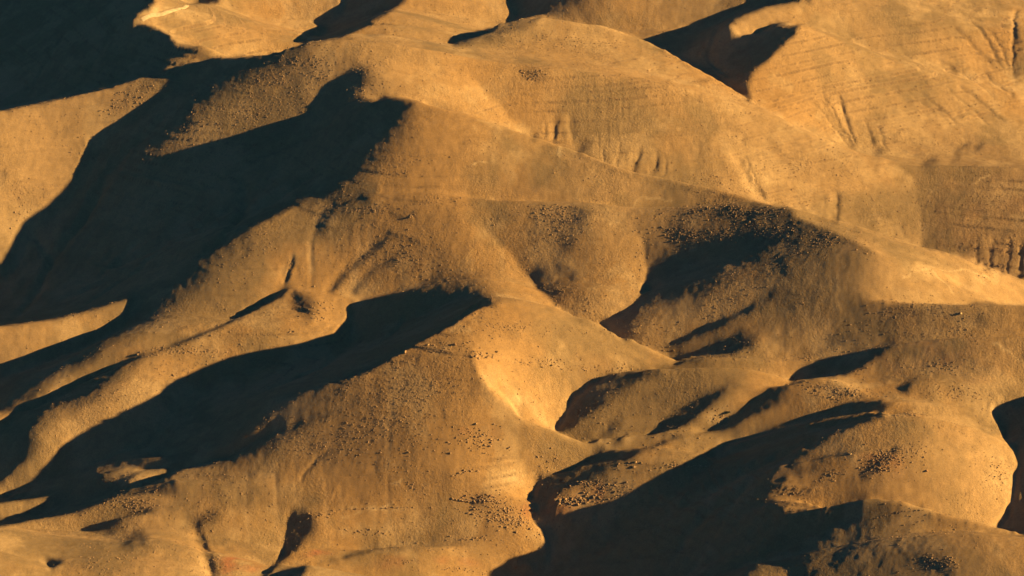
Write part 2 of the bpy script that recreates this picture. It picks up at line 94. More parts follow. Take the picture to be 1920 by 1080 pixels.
2 0 1 0 0 0 0 -1 0 1 0 1 1 0 0 0 -1 -2 2 -1 -1 0 -1 0 0 -1 0 1 -1 0 0 1 0 0 0 0 0 0 0 0 0 1 1 0 0 0 0 0 0 0 1 0 0 2 -3 -10 9 5 -3 0 -1 0 0 -1 1 -2 0 2 -5 4 2 -8 5 -1 1 -1 -1 -1 0 0 0 0 1 -1 0 1 -2 1 -1 1 1 0 0 1 0 1 0 0 1 0 1 -1 0 1 1 1 0 1 -1 -1 -1 0 -1 0 0 0 -1 0 0 -1 0 0 1 -1 0 0 0 0 0 0 0 0 0 0 0 1 0 0 -1 0 0 0 0 0 -1 0 1 0 0 0 0 0 0 0 0 0 0 0 1 0 2 0 0 0 0 -2 0 -1 0 0 -1 0 0 0 0 0 0 0 0 -1 2 2 2 -2 -1 -1 -2 0 -1 0 1 0 0 1 -1 1 -2 1 0 0 -1 0 -1 1 -1 1 0 1 0 0 1 1 0 1 0 0 1 1 1 0 0 0 1 0 0 0 0 1 0 0 0 -1 1 -1 0 -2 0 -1 -1 1 -1 -1 0 0 -1 0 1 0 1 -1 -1 -3 0 3 1 0
2 1 0 1 -1 1 0 0 0 0 1 0 1 1 0 -1 -1 2 -5 -1 -1 -1 0 0 0 1 0 0 0 1 0 0 0 0 0 0 1 0 0 0 1 0 -1 1 0 0 0 0 1 0 1 0 2 -2 4 -4 1 -1 -1 0 0 0 -1 1 -3 1 -5 0 6 4 -10 9 -2 -1 -2 -2 -1 0 0 0 -1 1 -2 1 1 0 1 0 0 1 0 0 1 0 1 0 0 1 0 0 0 2 0 0 0 1 2 -3 0 -1 -1 -1 1 -1 0 -1 1 0 -1 0 0 0 -1 0 -1 0 0 0 0 0 0 0 0 0 0 0 0 0 1 0 0 0 0 0 0 0 0 0 0 0 0 0 -1 1 0 0 0 1 -1 1 -1 1 0 0 -1 1 -1 0 0 -1 1 0 -1 0 0 0 0 -1 -1 1 -1 -1 -2 0 -1 0 1 0 0 0 0 0 1 0 1 -1 1 -1 1 1 1 0 0 -1 1 0 -1 0 1 0 0 0 0 0 1 1 0 1 -1 1 1 0 0 1 0 1 0 0 0 0 0 -1 -1 0 -1 1 -1 0 0 -1 1 0 1 0 1 1 0 -1 -1 0 0 0 0 -2 1 0
-1 0 3 3 -1 0 0 0 0 1 -1 1 0 0 1 -1 -1 -9 10 -3 -1 1 0 -1 1 -1 0 0 1 -1 0 0 0 0 1 0 -1 1 0 1 -1 1 1 -1 0 0 0 0 -1 1 -1 0 -1 1 -2 1 -2 1 0 0 -1 1 0 -1 2 0 2 -3 4 -3 4 -3 -1 0 -1 1 0 -2 -1 0 1 -1 2 0 0 0 1 0 2 0 0 1 -1 0 0 1 0 0 0 0 1 -1 0 0 -1 -1 0 3 -3 -2 0 0 0 0 0 0 0 0 1 -1 0 0 0 -1 1 0 -1 0 0 0 0 0 0 0 0 0 0 0 1 0 0 0 0 0 1 0 0 0 0 0 0 0 0 -1 0 0 1 -1 0 -1 0 -1 0 0 1 0 1 0 -1 1 -1 0 0 0 0 0 -1 0 0 -1 -2 -1 -2 4 0 0 0 0 0 0 0 0 0 0 0 1 -1 1 0 -1 1 0 0 0 -1 0 0 0 0 0 0 0 1 1 0 0 0 0 1 0 0 1 0 1 0 0 0 0 1 0 0 0 0 0 0 0 0 0 0 0 0 1 -1 2 0 0 -1 -1 0 0 0 0 0 0 0 0
0 1 -1 -3 1 -1 -1 1 -1 -1 0 -1 -1 -2 -3 -2 -4 9 2 10 0 -4 1 0 0 1 0 1 0 0 1 -1 1 0 -1 0 0 0 0 -1 0 0 -1 0 -1 0 -1 -1 0 -1 0 0 0 1 1 0 0 0 0 0 1 -1 1 0 0 0 1 0 -3 4 -7 1 3 -1 1 2 -1 0 5 -1 -1 1 -1 0 1 1 0 1 -1 0 1 -1 1 0 0 -1 -1 0 0 0 -2 0 -1 -2 0 -1 -3 1 4 2 1 0 -1 0 0 0 0 0 -1 1 -1 0 -1 1 -1 0 0 0 0 0 0 0 0 0 1 0 0 0 0 0 0 0 0 0 0 0 -1 0 0 0 0 0 0 0 0 0 -1 0 0 0 0 0 0 0 0 0 0 1 1 -1 1 0 0 0 0 0 -1 0 -1 -1 0 0 -1 0 2 -1 0 0 0 1 -1 0 -1 1 0 -1 1 0 0 1 0 0 0 0 0 0 0 0 -1 0 0 0 0 0 0 0 0 1 0 1 0 0 0 0 1 -1 1 1 -1 0 0 1 0 0 0 -1 1 0 1 0 0 0 2 0 -1 -2 0 0 0 0 1 0 0 0 -1 0
-3 -2 2 3 -2 0 -2 -1 -1 -1 -1 -1 -2 1 -1 3 1 -16 8 2 12 6 -2 1 -1 1 0 -1 -1 0 -1 -1 -1 0 -1 0 -1 -1 -1 0 1 -1 0 0 0 0 0 1 0 0 0 0 1 -1 0 0 -1 2 -1 1 0 0 0 1 0 1 0 -1 4 -3 8 -5 -3 0 -3 -1 1 4 4 1 1 0 1 0 -1 -1 0 -1 0 -1 -1 -1 -1 -1 -1 -1 0 -1 -2 0 0 -1 0 1 -1 0 1 -1 0 2 1 1 1 0 0 1 0 0 0 0 1 -1 1 -1 1 0 0 0 0 0 0 0 0 0 -1 0 1 0 -1 0 1 0 0 0 0 0 1 -1 0 0 0 0 0 0 0 0 0 0 0 -1 0 0 0 0 0 0 1 0 0 0 0 0 0 0 0 0 1 -1 1 0 -1 -1 0 0 2 1 -1 0 0 -2 0 -1 1 0 0 1 1 0 -1 0 0 0 0 0 0 -1 1 -1 1 0 -1 0 0 0 0 0 0 0 0 -1 0 0 0 0 0 1 0 -1 1 0 0 0 0 -1 1 0 0 0 -1 2 0 1 1 -2 -2 0 -1 1 0 0 1 1 0 0 1 -1
-1 -3 -5 -6 -1 -1 0 -2 0 0 0 1 1 1 0 1 -6 27 1 -3 -6 1 0 -3 1 -3 0 -1 0 0 0 1 0 0 1 -1 1 0 1 0 0 0 0 0 1 -1 1 -1 0 1 0 1 -1 0 -1 1 0 -1 0 0 0 0 0 0 0 0 -1 3 -7 8 -18 0 21 -4 14 -4 7 -10 1 5 -5 0 -3 -1 -2 -1 -1 -1 -1 0 -1 1 -1 0 0 0 -1 1 0 0 1 0 0 -1 1 0 0 -1 1 0 0 1 0 1 0 1 0 0 1 0 0 0 0 1 0 0 1 -1 0 0 0 0 0 0 0 0 -1 0 0 0 -1 0 0 0 0 0 0 1 0 0 0 1 0 0 0 0 0 0 1 1 0 0 0 0 0 0 -2 0 0 0 0 0 0 1 0 0 0 1 0 0 0 0 1 -1 2 0 1 0 -1 1 -1 1 0 0 0 -1 -1 2 1 -1 0 -1 1 0 0 0 0 0 -2 0 1 -1 -1 -1 0 0 -1 -1 0 0 -1 -1 0 -1 -1 -1 0 0 -1 0 0 0 0 0 -1 1 0 1 3 0 0 3 -5 -3 1 -1 2 -1 -1 1 -1 1 1 2 1 1
-2 2 -6 -3 7 1 5 4 4 3 3 2 4 1 4 0 13 -10 -24 -8 -6 -5 1 3 -1 3 0 1 1 1 1 0 0 0 0 1 0 -1 0 0 -1 0 0 0 -1 1 -1 0 0 -1 1 -1 1 -1 -2 -1 4 -4 2 -1 0 0 0 0 1 -1 4 -5 13 -13 32 -7 -25 15 -15 10 -14 10 -2 -3 2 -2 2 -1 0 0 0 1 0 0 1 -1 0 0 -1 0 0 -1 1 0 -1 1 0 1 0 0 0 0 0 0 1 -1 1 0 1 -1 0 1 0 0 1 1 0 0 1 0 0 1 -1 0 0 0 0 0 0 0 -1 0 0 0 0 1 -1 0 0 0 0 0 0 0 0 -1 0 1 0 0 0 0 -1 0 0 0 0 0 0 0 0 0 0 1 1 0 1 0 0 1 0 1 0 1 2 0 0 0 -2 4 -1 0 1 -1 1 0 1 0 0 -1 0 -2 1 1 -1 2 -1 0 0 1 -1 0 1 -1 -1 -1 -1 0 -1 -1 0 -1 -1 -2 -1 0 -2 -1 0 0 -1 0 0 -1 -1 0 0 0 2 -1 1 1 -3 -1 5 -7 -2 3 -1 2 -3 1 3 -4 4 -1 2 0 3 2
0 -1 8 10 -3 2 -2 -1 -2 -1 -2 -2 -3 -1 -2 -1 -3 -6 7 3 1 3 0 -1 0 -1 0 0 0 -1 0 0 0 0 -1 0 -1 1 -1 0 -1 0 0 -1 0 -1 0 1 0 0 -1 1 -1 0 -3 5 4 -2 1 0 1 1 1 1 0 2 -1 6 -26 16 2 12 -1 -19 2 -9 4 -3 6 3 -1 1 -3 0 0 0 0 0 0 1 -1 1 0 -1 1 0 0 0 0 0 1 0 0 0 0 1 0 0 0 -1 0 0 0 1 -1 1 0 -1 1 1 -1 1 0 1 -1 1 0 0 1 0 0 0 -1 0 -1 0 1 0 -1 0 0 -1 1 0 0 0 0 0 0 0 0 0 0 0 0 0 0 0 0 0 0 0 0 0 0 0 1 0 0 0 -1 1 0 0 1 1 1 0 1 1 0 1 0 0 0 -3 2 0 0 1 1 2 0 0 0 0 -1 0 -2 0 1 -1 0 0 1 -1 -1 0 0 0 0 0 -1 -2 -1 -1 -1 -1 -1 0 -1 -2 0 -1 -1 -2 -1 -1 -1 1 1 0 -1 1 -2 2 -1 0 4 7 -12 -1 5 -4 4 -2 11 -1 -9 7 -15 5 5 7 1 0
2 2 1 -3 0 -1 0 -1 0 -1 -1 -1 0 -1 0 0 1 6 -1 -2 0 -1 0 1 0 0 -1 1 -1 1 0 0 0 0 0 -1 1 0 0 -1 1 0 -1 1 0 0 0 0 1 1 0 1 0 0 -1 7 -1 -3 2 -1 0 -1 0 0 1 0 -1 -1 12 -26 0 0 1 3 2 0 4 -1 -5 4 2 -2 1 -1 0 -1 0 0 1 0 0 0 0 1 0 -1 1 0 0 0 0 0 1 0 1 -1 0 0 0 0 -1 1 -1 0 0 0 0 1 -1 0 1 0 0 0 1 -1 1 0 0 0 0 0 0 0 0 0 -1 0 0 0 0 0 0 -1 0 0 0 0 0 0 0 1 0 -1 0 0 0 0 0 0 0 0 0 0 0 0 0 0 0 1 0 0 0 0 1 -1 1 1 1 0 1 0 -1 0 -1 0 0 1 1 2 0 0 0 0 0 0 -1 0 -1 -1 -1 0 0 0 -1 0 1 -1 -1 1 1 -1 0 0 -2 0 -1 -1 -2 -1 -1 -1 -2 0 0 1 1 2 1 -1 0 0 1 1 2 2 1 5 -7 -13 6 -3 -9 10 -3 13 -12 14 23 -18 8 -21 13 3 -9 -1
2 0 0 -1 -1 1 -1 1 -1 -1 0 0 -1 0 0 1 1 -3 0 2 1 1 0 0 0 0 1 -1 1 -1 0 0 0 0 0 1 1 0 0 0 0 0 0 0 0 1 1 0 0 1 1 0 -1 -1 -3 8 -6 1 -2 0 0 0 0 -2 0 -1 2 -3 -3 7 -8 9 4 1 -7 -2 -3 4 0 -3 1 1 0 -1 0 1 -1 0 0 0 1 0 0 0 0 1 0 0 0 0 0 1 0 0 -1 0 1 0 -1 -1 0 -1 0 -1 0 0 1 0 1 0 -1 0 1 0 0 0 0 0 0 0 0 0 1 -1 0 0 0 0 1 0 -1 0 0 1 0 -1 0 0 0 0 1 -1 0 0 0 0 0 0 0 0 0 0 0 0 0 0 0 0 0 0 0 0 0 0 -1 1 0 0 0 1 0 0 1 -1 0 -1 0 -1 1 -1 0 0 0 0 0 1 -1 -1 0 -1 0 -2 -1 1 -1 0 0 0 0 -1 0 0 -1 3 1 -2 1 1 1 -1 2 1 1 1 -1 -1 -1 -3 -1 1 0 0 0 -2 0 -6 3 -14 -12 4 4 15 17 8 7 -3 10 -2 -21 36 10 42 -49 -42 7 -10
2 -1 -1 -1 0 -1 1 -1 1 0 -1 -1 0 0 1 -1 -1 3 1 0 1 -1 1 0 0 0 0 0 0 1 0 0 0 -1 0 0 1 2 0 0 1 0 1 -1 1 0 0 0 0 0 0 -1 -1 -2 2 4 -4 0 -1 0 -1 0 -1 0 -1 0 -2 2 2 -5 -6 2 0 0 3 1 4 1 -1 -2 0 1 0 1 0 -1 1 1 0 0 0 0 1 0 0 0 0 0 1 0 0 0 0 0 0 1 -1 -1 0 1 0 -1 0 0 0 -1 0 -1 0 -1 1 0 -1 0 0 0 0 0 0 0 0 0 -1 1 0 0 0 0 0 -1 1 0 0 -1 0 1 0 0 0 0 -1 0 0 0 0 0 0 0 -1 0 -1 1 0 0 1 0 0 0 1 -1 0 -1 0 0 0 -2 -1 0 0 -1 -1 1 -2 0 -1 0 0 1 -1 1 0 -1 -1 -2 -1 -1 1 0 1 -1 -3 -1 0 -2 2 0 -4 0 0 -1 -3 1 1 -3 1 2 -1 -1 0 1 -2 -1 0 -1 2 2 2 3 2 0 -1 0 1 4 1 8 1 18 30 9 5 -2 -4 -17 3 -15 8 -38 23 -35 -17 -16 23 37 -15 9
0 0 0 -2 1 0 -1 1 -1 1 1 0 0 0 0 1 1 -1 0 1 -1 1 0 0 1 0 0 0 0 0 -1 0 -1 0 0 1 0 0 0 1 1 1 -1 0 0 0 0 0 0 -1 0 -1 0 -4 4 1 -4 1 -2 0 0 -1 0 0 0 -1 1 -1 -3 3 6 -1 2 2 -1 0 -3 1 -2 2 -1 1 0 0 0 2 0 -1 0 1 0 0 0 1 0 0 0 0 -1 1 0 -1 1 0 0 -1 0 1 -1 0 -1 0 0 -1 0 0 -1 1 -1 0 -1 0 0 -1 -1 0 -1 0 0 0 1 0 0 0 1 0 1 0 -1 1 0 0 0 1 0 0 0 0 0 0 0 0 0 0 0 0 0 0 1 0 0 -1 0 0 -1 1 0 0 -1 -1 0 0 -1 -1 -1 0 -1 -2 -1 -1 -1 -1 0 0 -1 0 -1 -1 0 -3 -3 -2 -1 1 -3 -2 3 1 -4 1 5 2 1 2 -1 -1 6 1 1 2 4 2 2 2 1 2 4 4 4 5 6 7 5 4 1 1 -1 2 2 6 8 7 6 1 4 -1 -7 -11 -24 -7 -20 -14 -6 12 -17 -5 -7 13 -29 10 36 -12 6 -10 14 -3
-2 1 0 2 -2 0 0 0 1 0 0 0 0 0 0 0 0 1 1 -1 1 -1 1 -1 0 0 0 1 -1 0 0 0 0 -1 -1 0 1 -1 0 0 2 0 0 0 0 -1 1 0 0 -1 0 -2 -2 0 2 -2 0 0 0 0 1 1 0 0 0 1 1 1 4 -1 -3 -3 2 2 2 -1 3 -4 -1 0 1 0 1 1 0 -1 1 1 1 -1 1 1 0 -1 0 0 0 0 1 -1 0 1 -1 0 0 0 0 -1 1 -1 0 0 0 0 -1 0 0 -2 0 0 -1 -1 0 -1 0 0 -1 1 0 0 -1 -1 1 0 0 1 0 0 1 0 0 0 1 0 0 0 0 0 0 0 0 0 0 0 0 0 0 0 0 0 1 0 0 0 0 -1 -1 0 0 0 -1 -1 -1 -1 -1 -1 -2 0 -2 -1 0 -2 1 -1 1 1 -1 -1 -3 1 3 4 2 0 6 3 -4 -1 7 3 -3 2 1 0 2 2 -2 1 1 2 1 2 2 2 3 2 1 0 0 -1 -3 -4 -1 2 5 7 10 1 4 -6 -8 -12 -14 -11 -15 -11 -9 -3 11 -5 18 5 1 -2 9 12 -13 19 2 -5 -25 4 0 9 -2 4
1 -1 1 0 0 -2 1 0 -1 0 0 2 0 0 0 0 1 -1 0 0 0 0 -1 2 -1 0 1 -1 1 -1 0 -1 0 1 0 -1 -1 1 0 0 0 0 0 -1 -1 1 -1 0 0 0 -1 0 -1 -1 3 0 -2 1 1 0 0 0 1 1 1 1 0 0 -3 3 -1 4 1 0 -2 2 -2 -3 0 -1 2 0 0 1 0 1 0 0 0 1 -1 0 0 0 0 0 0 0 -1 0 1 -1 0 0 0 0 -1 1 0 0 1 0 0 0 0 0 -1 0 0 -2 1 -1 -1 0 -2 -1 -1 -2 -1 1 0 2 1 1 1 -1 1 0 1 0 1 0 -1 0 0 0 0 0 0 0 0 0 0 0 1 0 0 0 1 0 0 0 -1 0 0 -1 1 -1 0 0 0 0 -1 -1 -1 -2 0 0 1 1 1 2 0 2 -1 0 1 1 3 2 0 -3 -1 0 -3 -1 4 3 -4 -1 7 -1 0 0 -2 -2 1 0 0 -1 0 0 0 -1 -2 0 1 2 5 5 11 11 7 2 -3 -11 -16 -11 -18 -4 -10 -2 4 7 13 12 15 2 -5 8 -13 4 -2 -11 -3 -7 3 -15 3 0 12 -4 4 -3 4 2
-2 0 0 -1 2 2 0 -1 1 0 0 -1 0 1 0 1 -1 0 0 0 -1 1 0 -1 1 0 -1 1 -1 1 -1 1 -1 0 0 0 -1 -1 1 0 -1 0 -1 0 0 -1 1 0 1 0 0 -2 1 0 1 -1 1 0 0 1 0 2 1 0 -1 0 0 -1 3 -1 2 -1 -3 2 2 0 0 -2 -1 1 -1 1 1 0 1 -1 0 0 1 0 1 0 0 0 0 0 0 0 -1 0 -1 0 0 0 0 -1 1 0 0 0 0 0 0 0 0 -1 0 0 -2 2 -2 -1 1 0 0 0 0 1 1 -1 0 -1 -1 0 -1 1 -1 1 0 0 0 1 0 0 0 0 -1 0 0 -1 1 0 0 0 0 0 1 0 0 0 0 0 1 -1 0 0 0 0 0 0 0 1 1 1 1 3 1 1 1 1 -1 0 0 -1 2 0 -1 -2 -2 -6 -1 -1 2 -2 2 1 0 1 7 3 -14 3 -2 -1 1 5 0 3 3 4 2 2 3 5 8 4 4 3 -2 -1 -15 -18 -15 -15 -9 0 -8 5 7 10 15 8 3 -3 -9 -11 -8 0 5 -7 12 -5 4 3 1 7 -4 10 -7 1 -9 8 -1 2 0 0
-1 -1 0 -1 0 1 3 0 -2 0 -1 1 1 0 0 0 0 0 -1 1 0 -1 0 0 0 1 0 -1 1 -1 1 -1 0 0 0 -1 0 1 -1 0 0 -1 0 0 0 1 -1 1 -1 1 0 0 0 0 1 0 0 0 1 1 1 0 -2 -1 2 -1 1 2 1 -1 0 -3 1 -2 3 -1 -1 2 0 -2 0 0 0 0 0 1 0 0 -2 0 -1 0 0 0 0 0 0 0 1 1 0 0 -1 1 0 1 -1 0 0 1 -1 1 -1 1 0 0 0 0 1 -1 0 2 -3 0 0 1 1 0 -1 0 0 0 -1 -1 1 -1 1 0 0 1 -1 0 0 0 1 0 2 0 0 2 -1 0 0 0 0 0 -1 0 -1 0 0 -1 0 0 0 0 0 1 -1 1 1 0 0 1 1 1 1 1 2 0 1 -2 -1 -1 -2 -3 1 -2 3 6 0 1 -7 3 -3 1 -1 0 -3 1 38 -7 9 3 2 -7 4 -3 -1 -2 -1 -2 -6 -7 -14 -9 -12 -8 -14 -9 -5 1 4 6 2 8 20 1 3 -13 -6 0 0 4 6 7 4 1 -3 7 -11 10 -4 0 0 -7 4 -12 7 -1 13 2 2 0 -2 -2
0 -1 -1 -1 2 1 0 2 -2 -1 1 -1 0 0 2 -1 0 0 0 -1 0 0 0 0 0 -1 0 0 0 0 0 0 1 0 0 1 -1 -1 1 0 -1 0 0 -1 0 1 1 0 1 -1 0 0 0 1 1 -1 1 0 1 0 0 -2 0 1 -1 1 0 0 1 1 -1 -5 -2 1 1 3 -1 -2 -1 2 0 1 -1 0 0 0 0 -1 0 0 0 -2 0 1 0 0 -1 0 0 -1 -1 0 1 -1 0 0 1 0 0 0 1 0 1 0 1 1 0 0 -1 1 1 -2 4 1 1 -2 -1 0 0 0 -1 -1 2 0 -1 0 -1 -1 0 0 1 0 2 0 0 0 0 0 0 -1 0 0 1 0 -1 0 0 0 0 0 0 0 0 0 0 1 0 0 1 0 0 1 1 0 1 0 1 1 -1 2 0 2 0 0 0 2 -2 7 -4 -6 -4 -3 14 -3 4 2 5 0 8 -6 -11 18 -23 -9 -11 9 -17 1 -6 -4 -5 -5 -2 -4 0 -3 -3 -1 6 4 14 13 2 4 8 -12 -12 2 1 12 3 -2 1 -1 -2 -3 0 0 4 -7 14 -15 6 2 2 10 7 10 5 18 -23 -5 -6 -3 -3 -3
0 1 -1 0 -1 0 -1 2 2 -2 0 0 0 0 -1 0 0 0 -1 0 0 -1 0 0 0 -1 1 0 0 0 0 1 0 0 1 -1 1 0 0 0 0 0 0 1 0 -1 0 1 0 1 0 2 -1 -1 2 0 0 1 -1 -2 -3 1 1 0 -1 0 -1 1 -1 3 -2 -6 5 -4 1 -2 3 5 1 -2 -1 -4 0 -1 0 -1 -1 0 -2 -2 -1 1 0 -1 0 0 1 0 0 0 1 0 0 1 0 1 0 0 0 1 0 0 1 0 1 0 2 2 4 -1 2 3 -4 -2 3 2 3 -1 0 -1 1 1 -3 0 -1 0 0 1 -1 -1 -1 0 -2 0 -1 1 -1 0 0 0 0 0 -1 0 0 0 0 0 0 -1 0 1 0 0 0 1 0 0 1 1 0 0 0 1 0 0 0 0 0 -1 1 0 1 0 -1 0 2 -5 7 11 14 8 -10 3 -6 0 -7 -3 -17 3 -35 -7 1 5 10 -8 21 -4 -13 7 -3 3 -3 3 4 9 12 4 3 -4 -11 -16 2 -2 -12 11 8 -2 -3 -10 0 5 1 2 3 5 1 1 -4 6 -15 23 -2 4 5 -6 -6 14 5 -9 9 -5 -2 -2 -2 0
1 0 1 0 0 -2 0 -1 2 0 -2 0 0 0 -1 1 0 -1 1 -1 -1 0 0 0 -1 1 -1 1 -1 1 1 -1 1 0 1 0 0 1 -1 1 0 -1 0 0 0 0 0 0 0 -1 1 0 6 -2 1 1 -2 -2 -2 0 3 -1 0 0 0 -2 -1 -3 -1 1 -1 4 -12 5 -4 8 -2 -4 1 6 -1 0 -2 -1 0 0 -2 -1 2 0 0 -1 -1 0 0 1 0 0 -1 -1 -1 -1 0 -1 0 -1 1 0 0 -1 1 1 0 1 1 2 1 -1 -4 5 -1 -2 9 5 -1 0 0 2 2 1 -1 -1 2 0 0 -1 0 -2 0 -1 -1 -1 0 -1 0 -1 0 -1 0 0 0 0 0 0 0 0 0 -1 0 1 0 0 0 1 1 -1 1 1 -1 0 1 0 0 0 0 0 0 -1 0 0 0 1 0 1 1 -1 0 7 0 -7 15 -4 -14 -6 -4 -12 -1 0 12 1 16 -46 36 -4 5 -5 0 -6 11 -7 5 0 5 -1 -1 -8 -11 -5 -4 1 1 8 -6 6 11 -12 -5 7 7 5 2 7 -3 1 -3 1 -2 4 0 4 -1 -6 4 2 -16 22 3 -6 1 3 -5 4 -2 -4 0 -1
0 1 0 1 -1 1 -1 0 0 0 -1 -1 0 -1 1 -1 0 0 -1 0 1 0 -1 0 0 0 1 0 1 -1 0 1 0 0 0 1 0 0 2 -1 -1 -1 1 0 0 0 0 -1 0 0 -1 1 -1 6 -1 -5 2 -2 2 0 -3 1 0 -1 0 -1 -1 1 -1 -1 2 -8 19 -5 -7 -13 10 19 8 -13 -7 -6 -4 -1 -4 -1 3 1 -3 -3 -2 -2 0 1 1 0 2 1 2 1 1 1 1 0 1 0 0 1 1 0 0 0 0 -1 -1 -1 3 7 10 -2 4 6 -15 -1 -1 6 0 0 -2 0 1 0 -1 0 1 0 -2 1 -2 0 0 -1 -1 0 -1 0 0 0 0 0 0 0 -1 0 0 0 -1 1 0 0 0 0 0 1 0 0 0 0 1 0 0 0 1 -1 -1 0 0 -1 0 0 0 0 1 1 0 1 -2 -10 -2 13 -26 -5 23 1 8 20 4 9 -21 7 -48 42 -18 1 -7 11 -18 5 2 -3 1 -6 -5 -1 -1 7 7 3 -1 -2 6 -4 2 0 16 12 8 -3 0 4 -2 -14 2 -2 2 -3 4 -2 6 -7 15 -18 -23 -3 39 -32 14 -2 -1 -2 7 -7 -1 0 -3 3
1 1 1 0 -1 0 -1 0 0 0 -1 0 -2 1 -1 1 -1 1 0 1 -1 0 0 0 0 0 0 -1 0 1 -1 0 1 0 1 0 0 0 0 1 -1 1 -1 0 0 0 0 1 -1 1 -1 0 -1 3 -3 -4 2 2 -1 -1 4 -1 -2 1 -1 0 -3 -6 -2 -3 2 16 -7 -6 -2 -3 -4 3 -1 7 3 0 3 1 4 2 0 -1 2 1 1 2 0 -2 0 -1 -2 -1 -1 0 0 0 -1 2 0 1 0 1 0 1 0 0 0 1 -1 0 -3 -3 -3 -5 -11 -6 20 8 7 -8 2 -1 1 0 0 0 3 0 -3 0 2 -2 0 -1 -1 0 -1 0 0 -1 0 0 0 0 0 -1 1 0 0 -1 1 0 -1 0 1 0 1 0 0 1 -1 0 0 0 0 0 -1 0 0 -1 0 0 0 -1 -1 -1 -1 -1 4 1 7 13 0 -11 2 8 -15 2 -2 -32 -13 -18 -12 2 24 11 -6 10 3 -7 13 2 -3 11 0 9 0 4 0 4 5 4 9 8 7 11 7 -3 -24 -1 -4 -2 -3 -4 -1 4 -1 -2 0 0 -1 1 -2 5 -12 17 12 -31 -16 19 -6 -6 5 -5 0 17 -21 3 4 2
1 0 0 0 1 -1 1 -2 0 3 0 -2 0 -1 0 -1 1 0 0 0 0 1 0 -1 1 0 -1 2 0 -1 1 0 -1 1 -1 0 1 0 0 -1 1 0 0 0 0 0 -1 -1 0 0 -1 -1 -3 5 1 -4 1 -1 1 -1 -6 -1 1 -3 1 2 2 5 1 5 -7 9 -6 15 10 10 -8 -28 -9 10 8 14 7 5 0 -1 -3 -1 -2 1 1 0 0 1 -2 0 0 0 -1 0 -1 -1 -1 -2 -2 -2 -1 -3 -1 -2 -2 -2 -1 -1 0 1 -1 -3 -7 7 6 6 -5 -13 -3 14 -7 -5 0 3 0 1 -2 1 3 0 -3 2 0 0 1 -1 0 0 -1 0 0 0 0 0 0 1 0 0 -1 1 -1 0 1 0 -1 1 0 0 0 -1 1 0 0 0 -1 -1 0 0 0 0 -2 1 -2 1 -1 -1 -1 -2 -4 1 -5 -8 -4 -5 -1 -11 0 -2 0 9 15 6 35 -5 28 -16 4 -5 -2 6 -4 5 11 -4 4 0 11 4 6 -9 -7 -3 -4 -4 -11 -8 -6 0 9 -2 0 0 0 0 -1 -3 -2 0 -1 0 0 0 2 -4 8 -15 6 21 -49 29 -14 11 -3 -5 16 -40 6 23 -6 6
-1 0 0 1 0 0 -1 0 0 0 4 1 -1 -1 0 1 -1 0 1 0 0 0 1 2 -2 0 -1 -2 1 0 0 0 0 -1 1 0 -2 -1 0 1 1 1 1 -1 0 0 -1 0 0 1 1 -2 0 -8 -4 7 -3 -1 1 4 4 4 2 4 1 1 6 4 4 0 5 -30 21 -2 2 -5 -1 7 -1 -11 -1 -5 -1 -2 4 5 5 0 3 0 -2 -2 -1 -1 0 -1 0 0 0 -1 0 -1 1 0 1 2 1 1 0 1 1 0 -1 -2 -2 -4 -2 -3 5 -8 6 -14 -13 32 8 -32 -22 22 5 1 5 3 0 -6 -2 0 5 -3 2 1 -1 1 2 -1 2 0 -1 0 0 0 0 0 0 0 0 0 1 0 0 0 0 -1 0 0 -1 1 -1 0 -1 -1 0 0 0 0 -1 0 0 -1 2 -2 0 1 -2 -1 -5 -4 -7 -7 2 4 -4 7 9 7 6 24 2 14 -3 0 2 7 0 -1 -1 -5 0 -5 -7 -3 -7 -3 -7 -4 -2 5 2 0 0 0 5 3 2 -2 -7 0 -1 -2 -2 -1 -1 0 0 0 -1 0 -1 1 -3 3 -6 12 -16 10 6 -14 4 -2 -8 6 -16 9 16 -16 10 -3
-1 0 0 -1 1 0 -1 0 0 0 1 3 2 0 -1 -2 2 0 0 1 1 1 -1 -1 1 0 1 2 -1 0 -1 0 -1 0 -2 0 1 0 -1 0 -2 0 -1 1 0 1 1 0 -1 -2 1 -1 -1 -8 6 6 0 6 2 2 5 0 -1 -1 -1 0 -4 -2 -1 -1 -1 10 -36 23 1 6 -3 -6 0 1 0 1 -2 0 -3 -4 -4 4 8 8 7 7 4 2 0 1 0 -1 1 -1 0 1 -2 -2 -3 -4 -4 -2 -3 -2 -2 -1 0 1 1 1 1 2 -7 1 -9 2 10 -30 -12 30 17 -20 -5 0 -5 -5 2 10 2 3 -5 8 -1 1 3 1 -2 3 -1 1 1 1 -1 0 0 -1 0 0 1 0 0 0 0 0 0 0 -1 -1 0 -1 0 -1 0 0 0 -1 -1 0 0 -1 1 -2 0 2 -1 0 2 1 4 0 4 12 -6 -4 6 1 -1 1 -1 -11 0 -7 3 -1 -2 -3 -2 1 0 2 0 3 4 2 9 5 4 1 -2 -6 -1 -1 -1 -1 -4 -3 -2 -1 3 -2 -1 0 0 -1 -1 -1 -1 -1 0 -1 1 -2 1 -2 4 -8 11 -11 19 -30 22 -12 8 1 -7 15 0 -11 3 -3
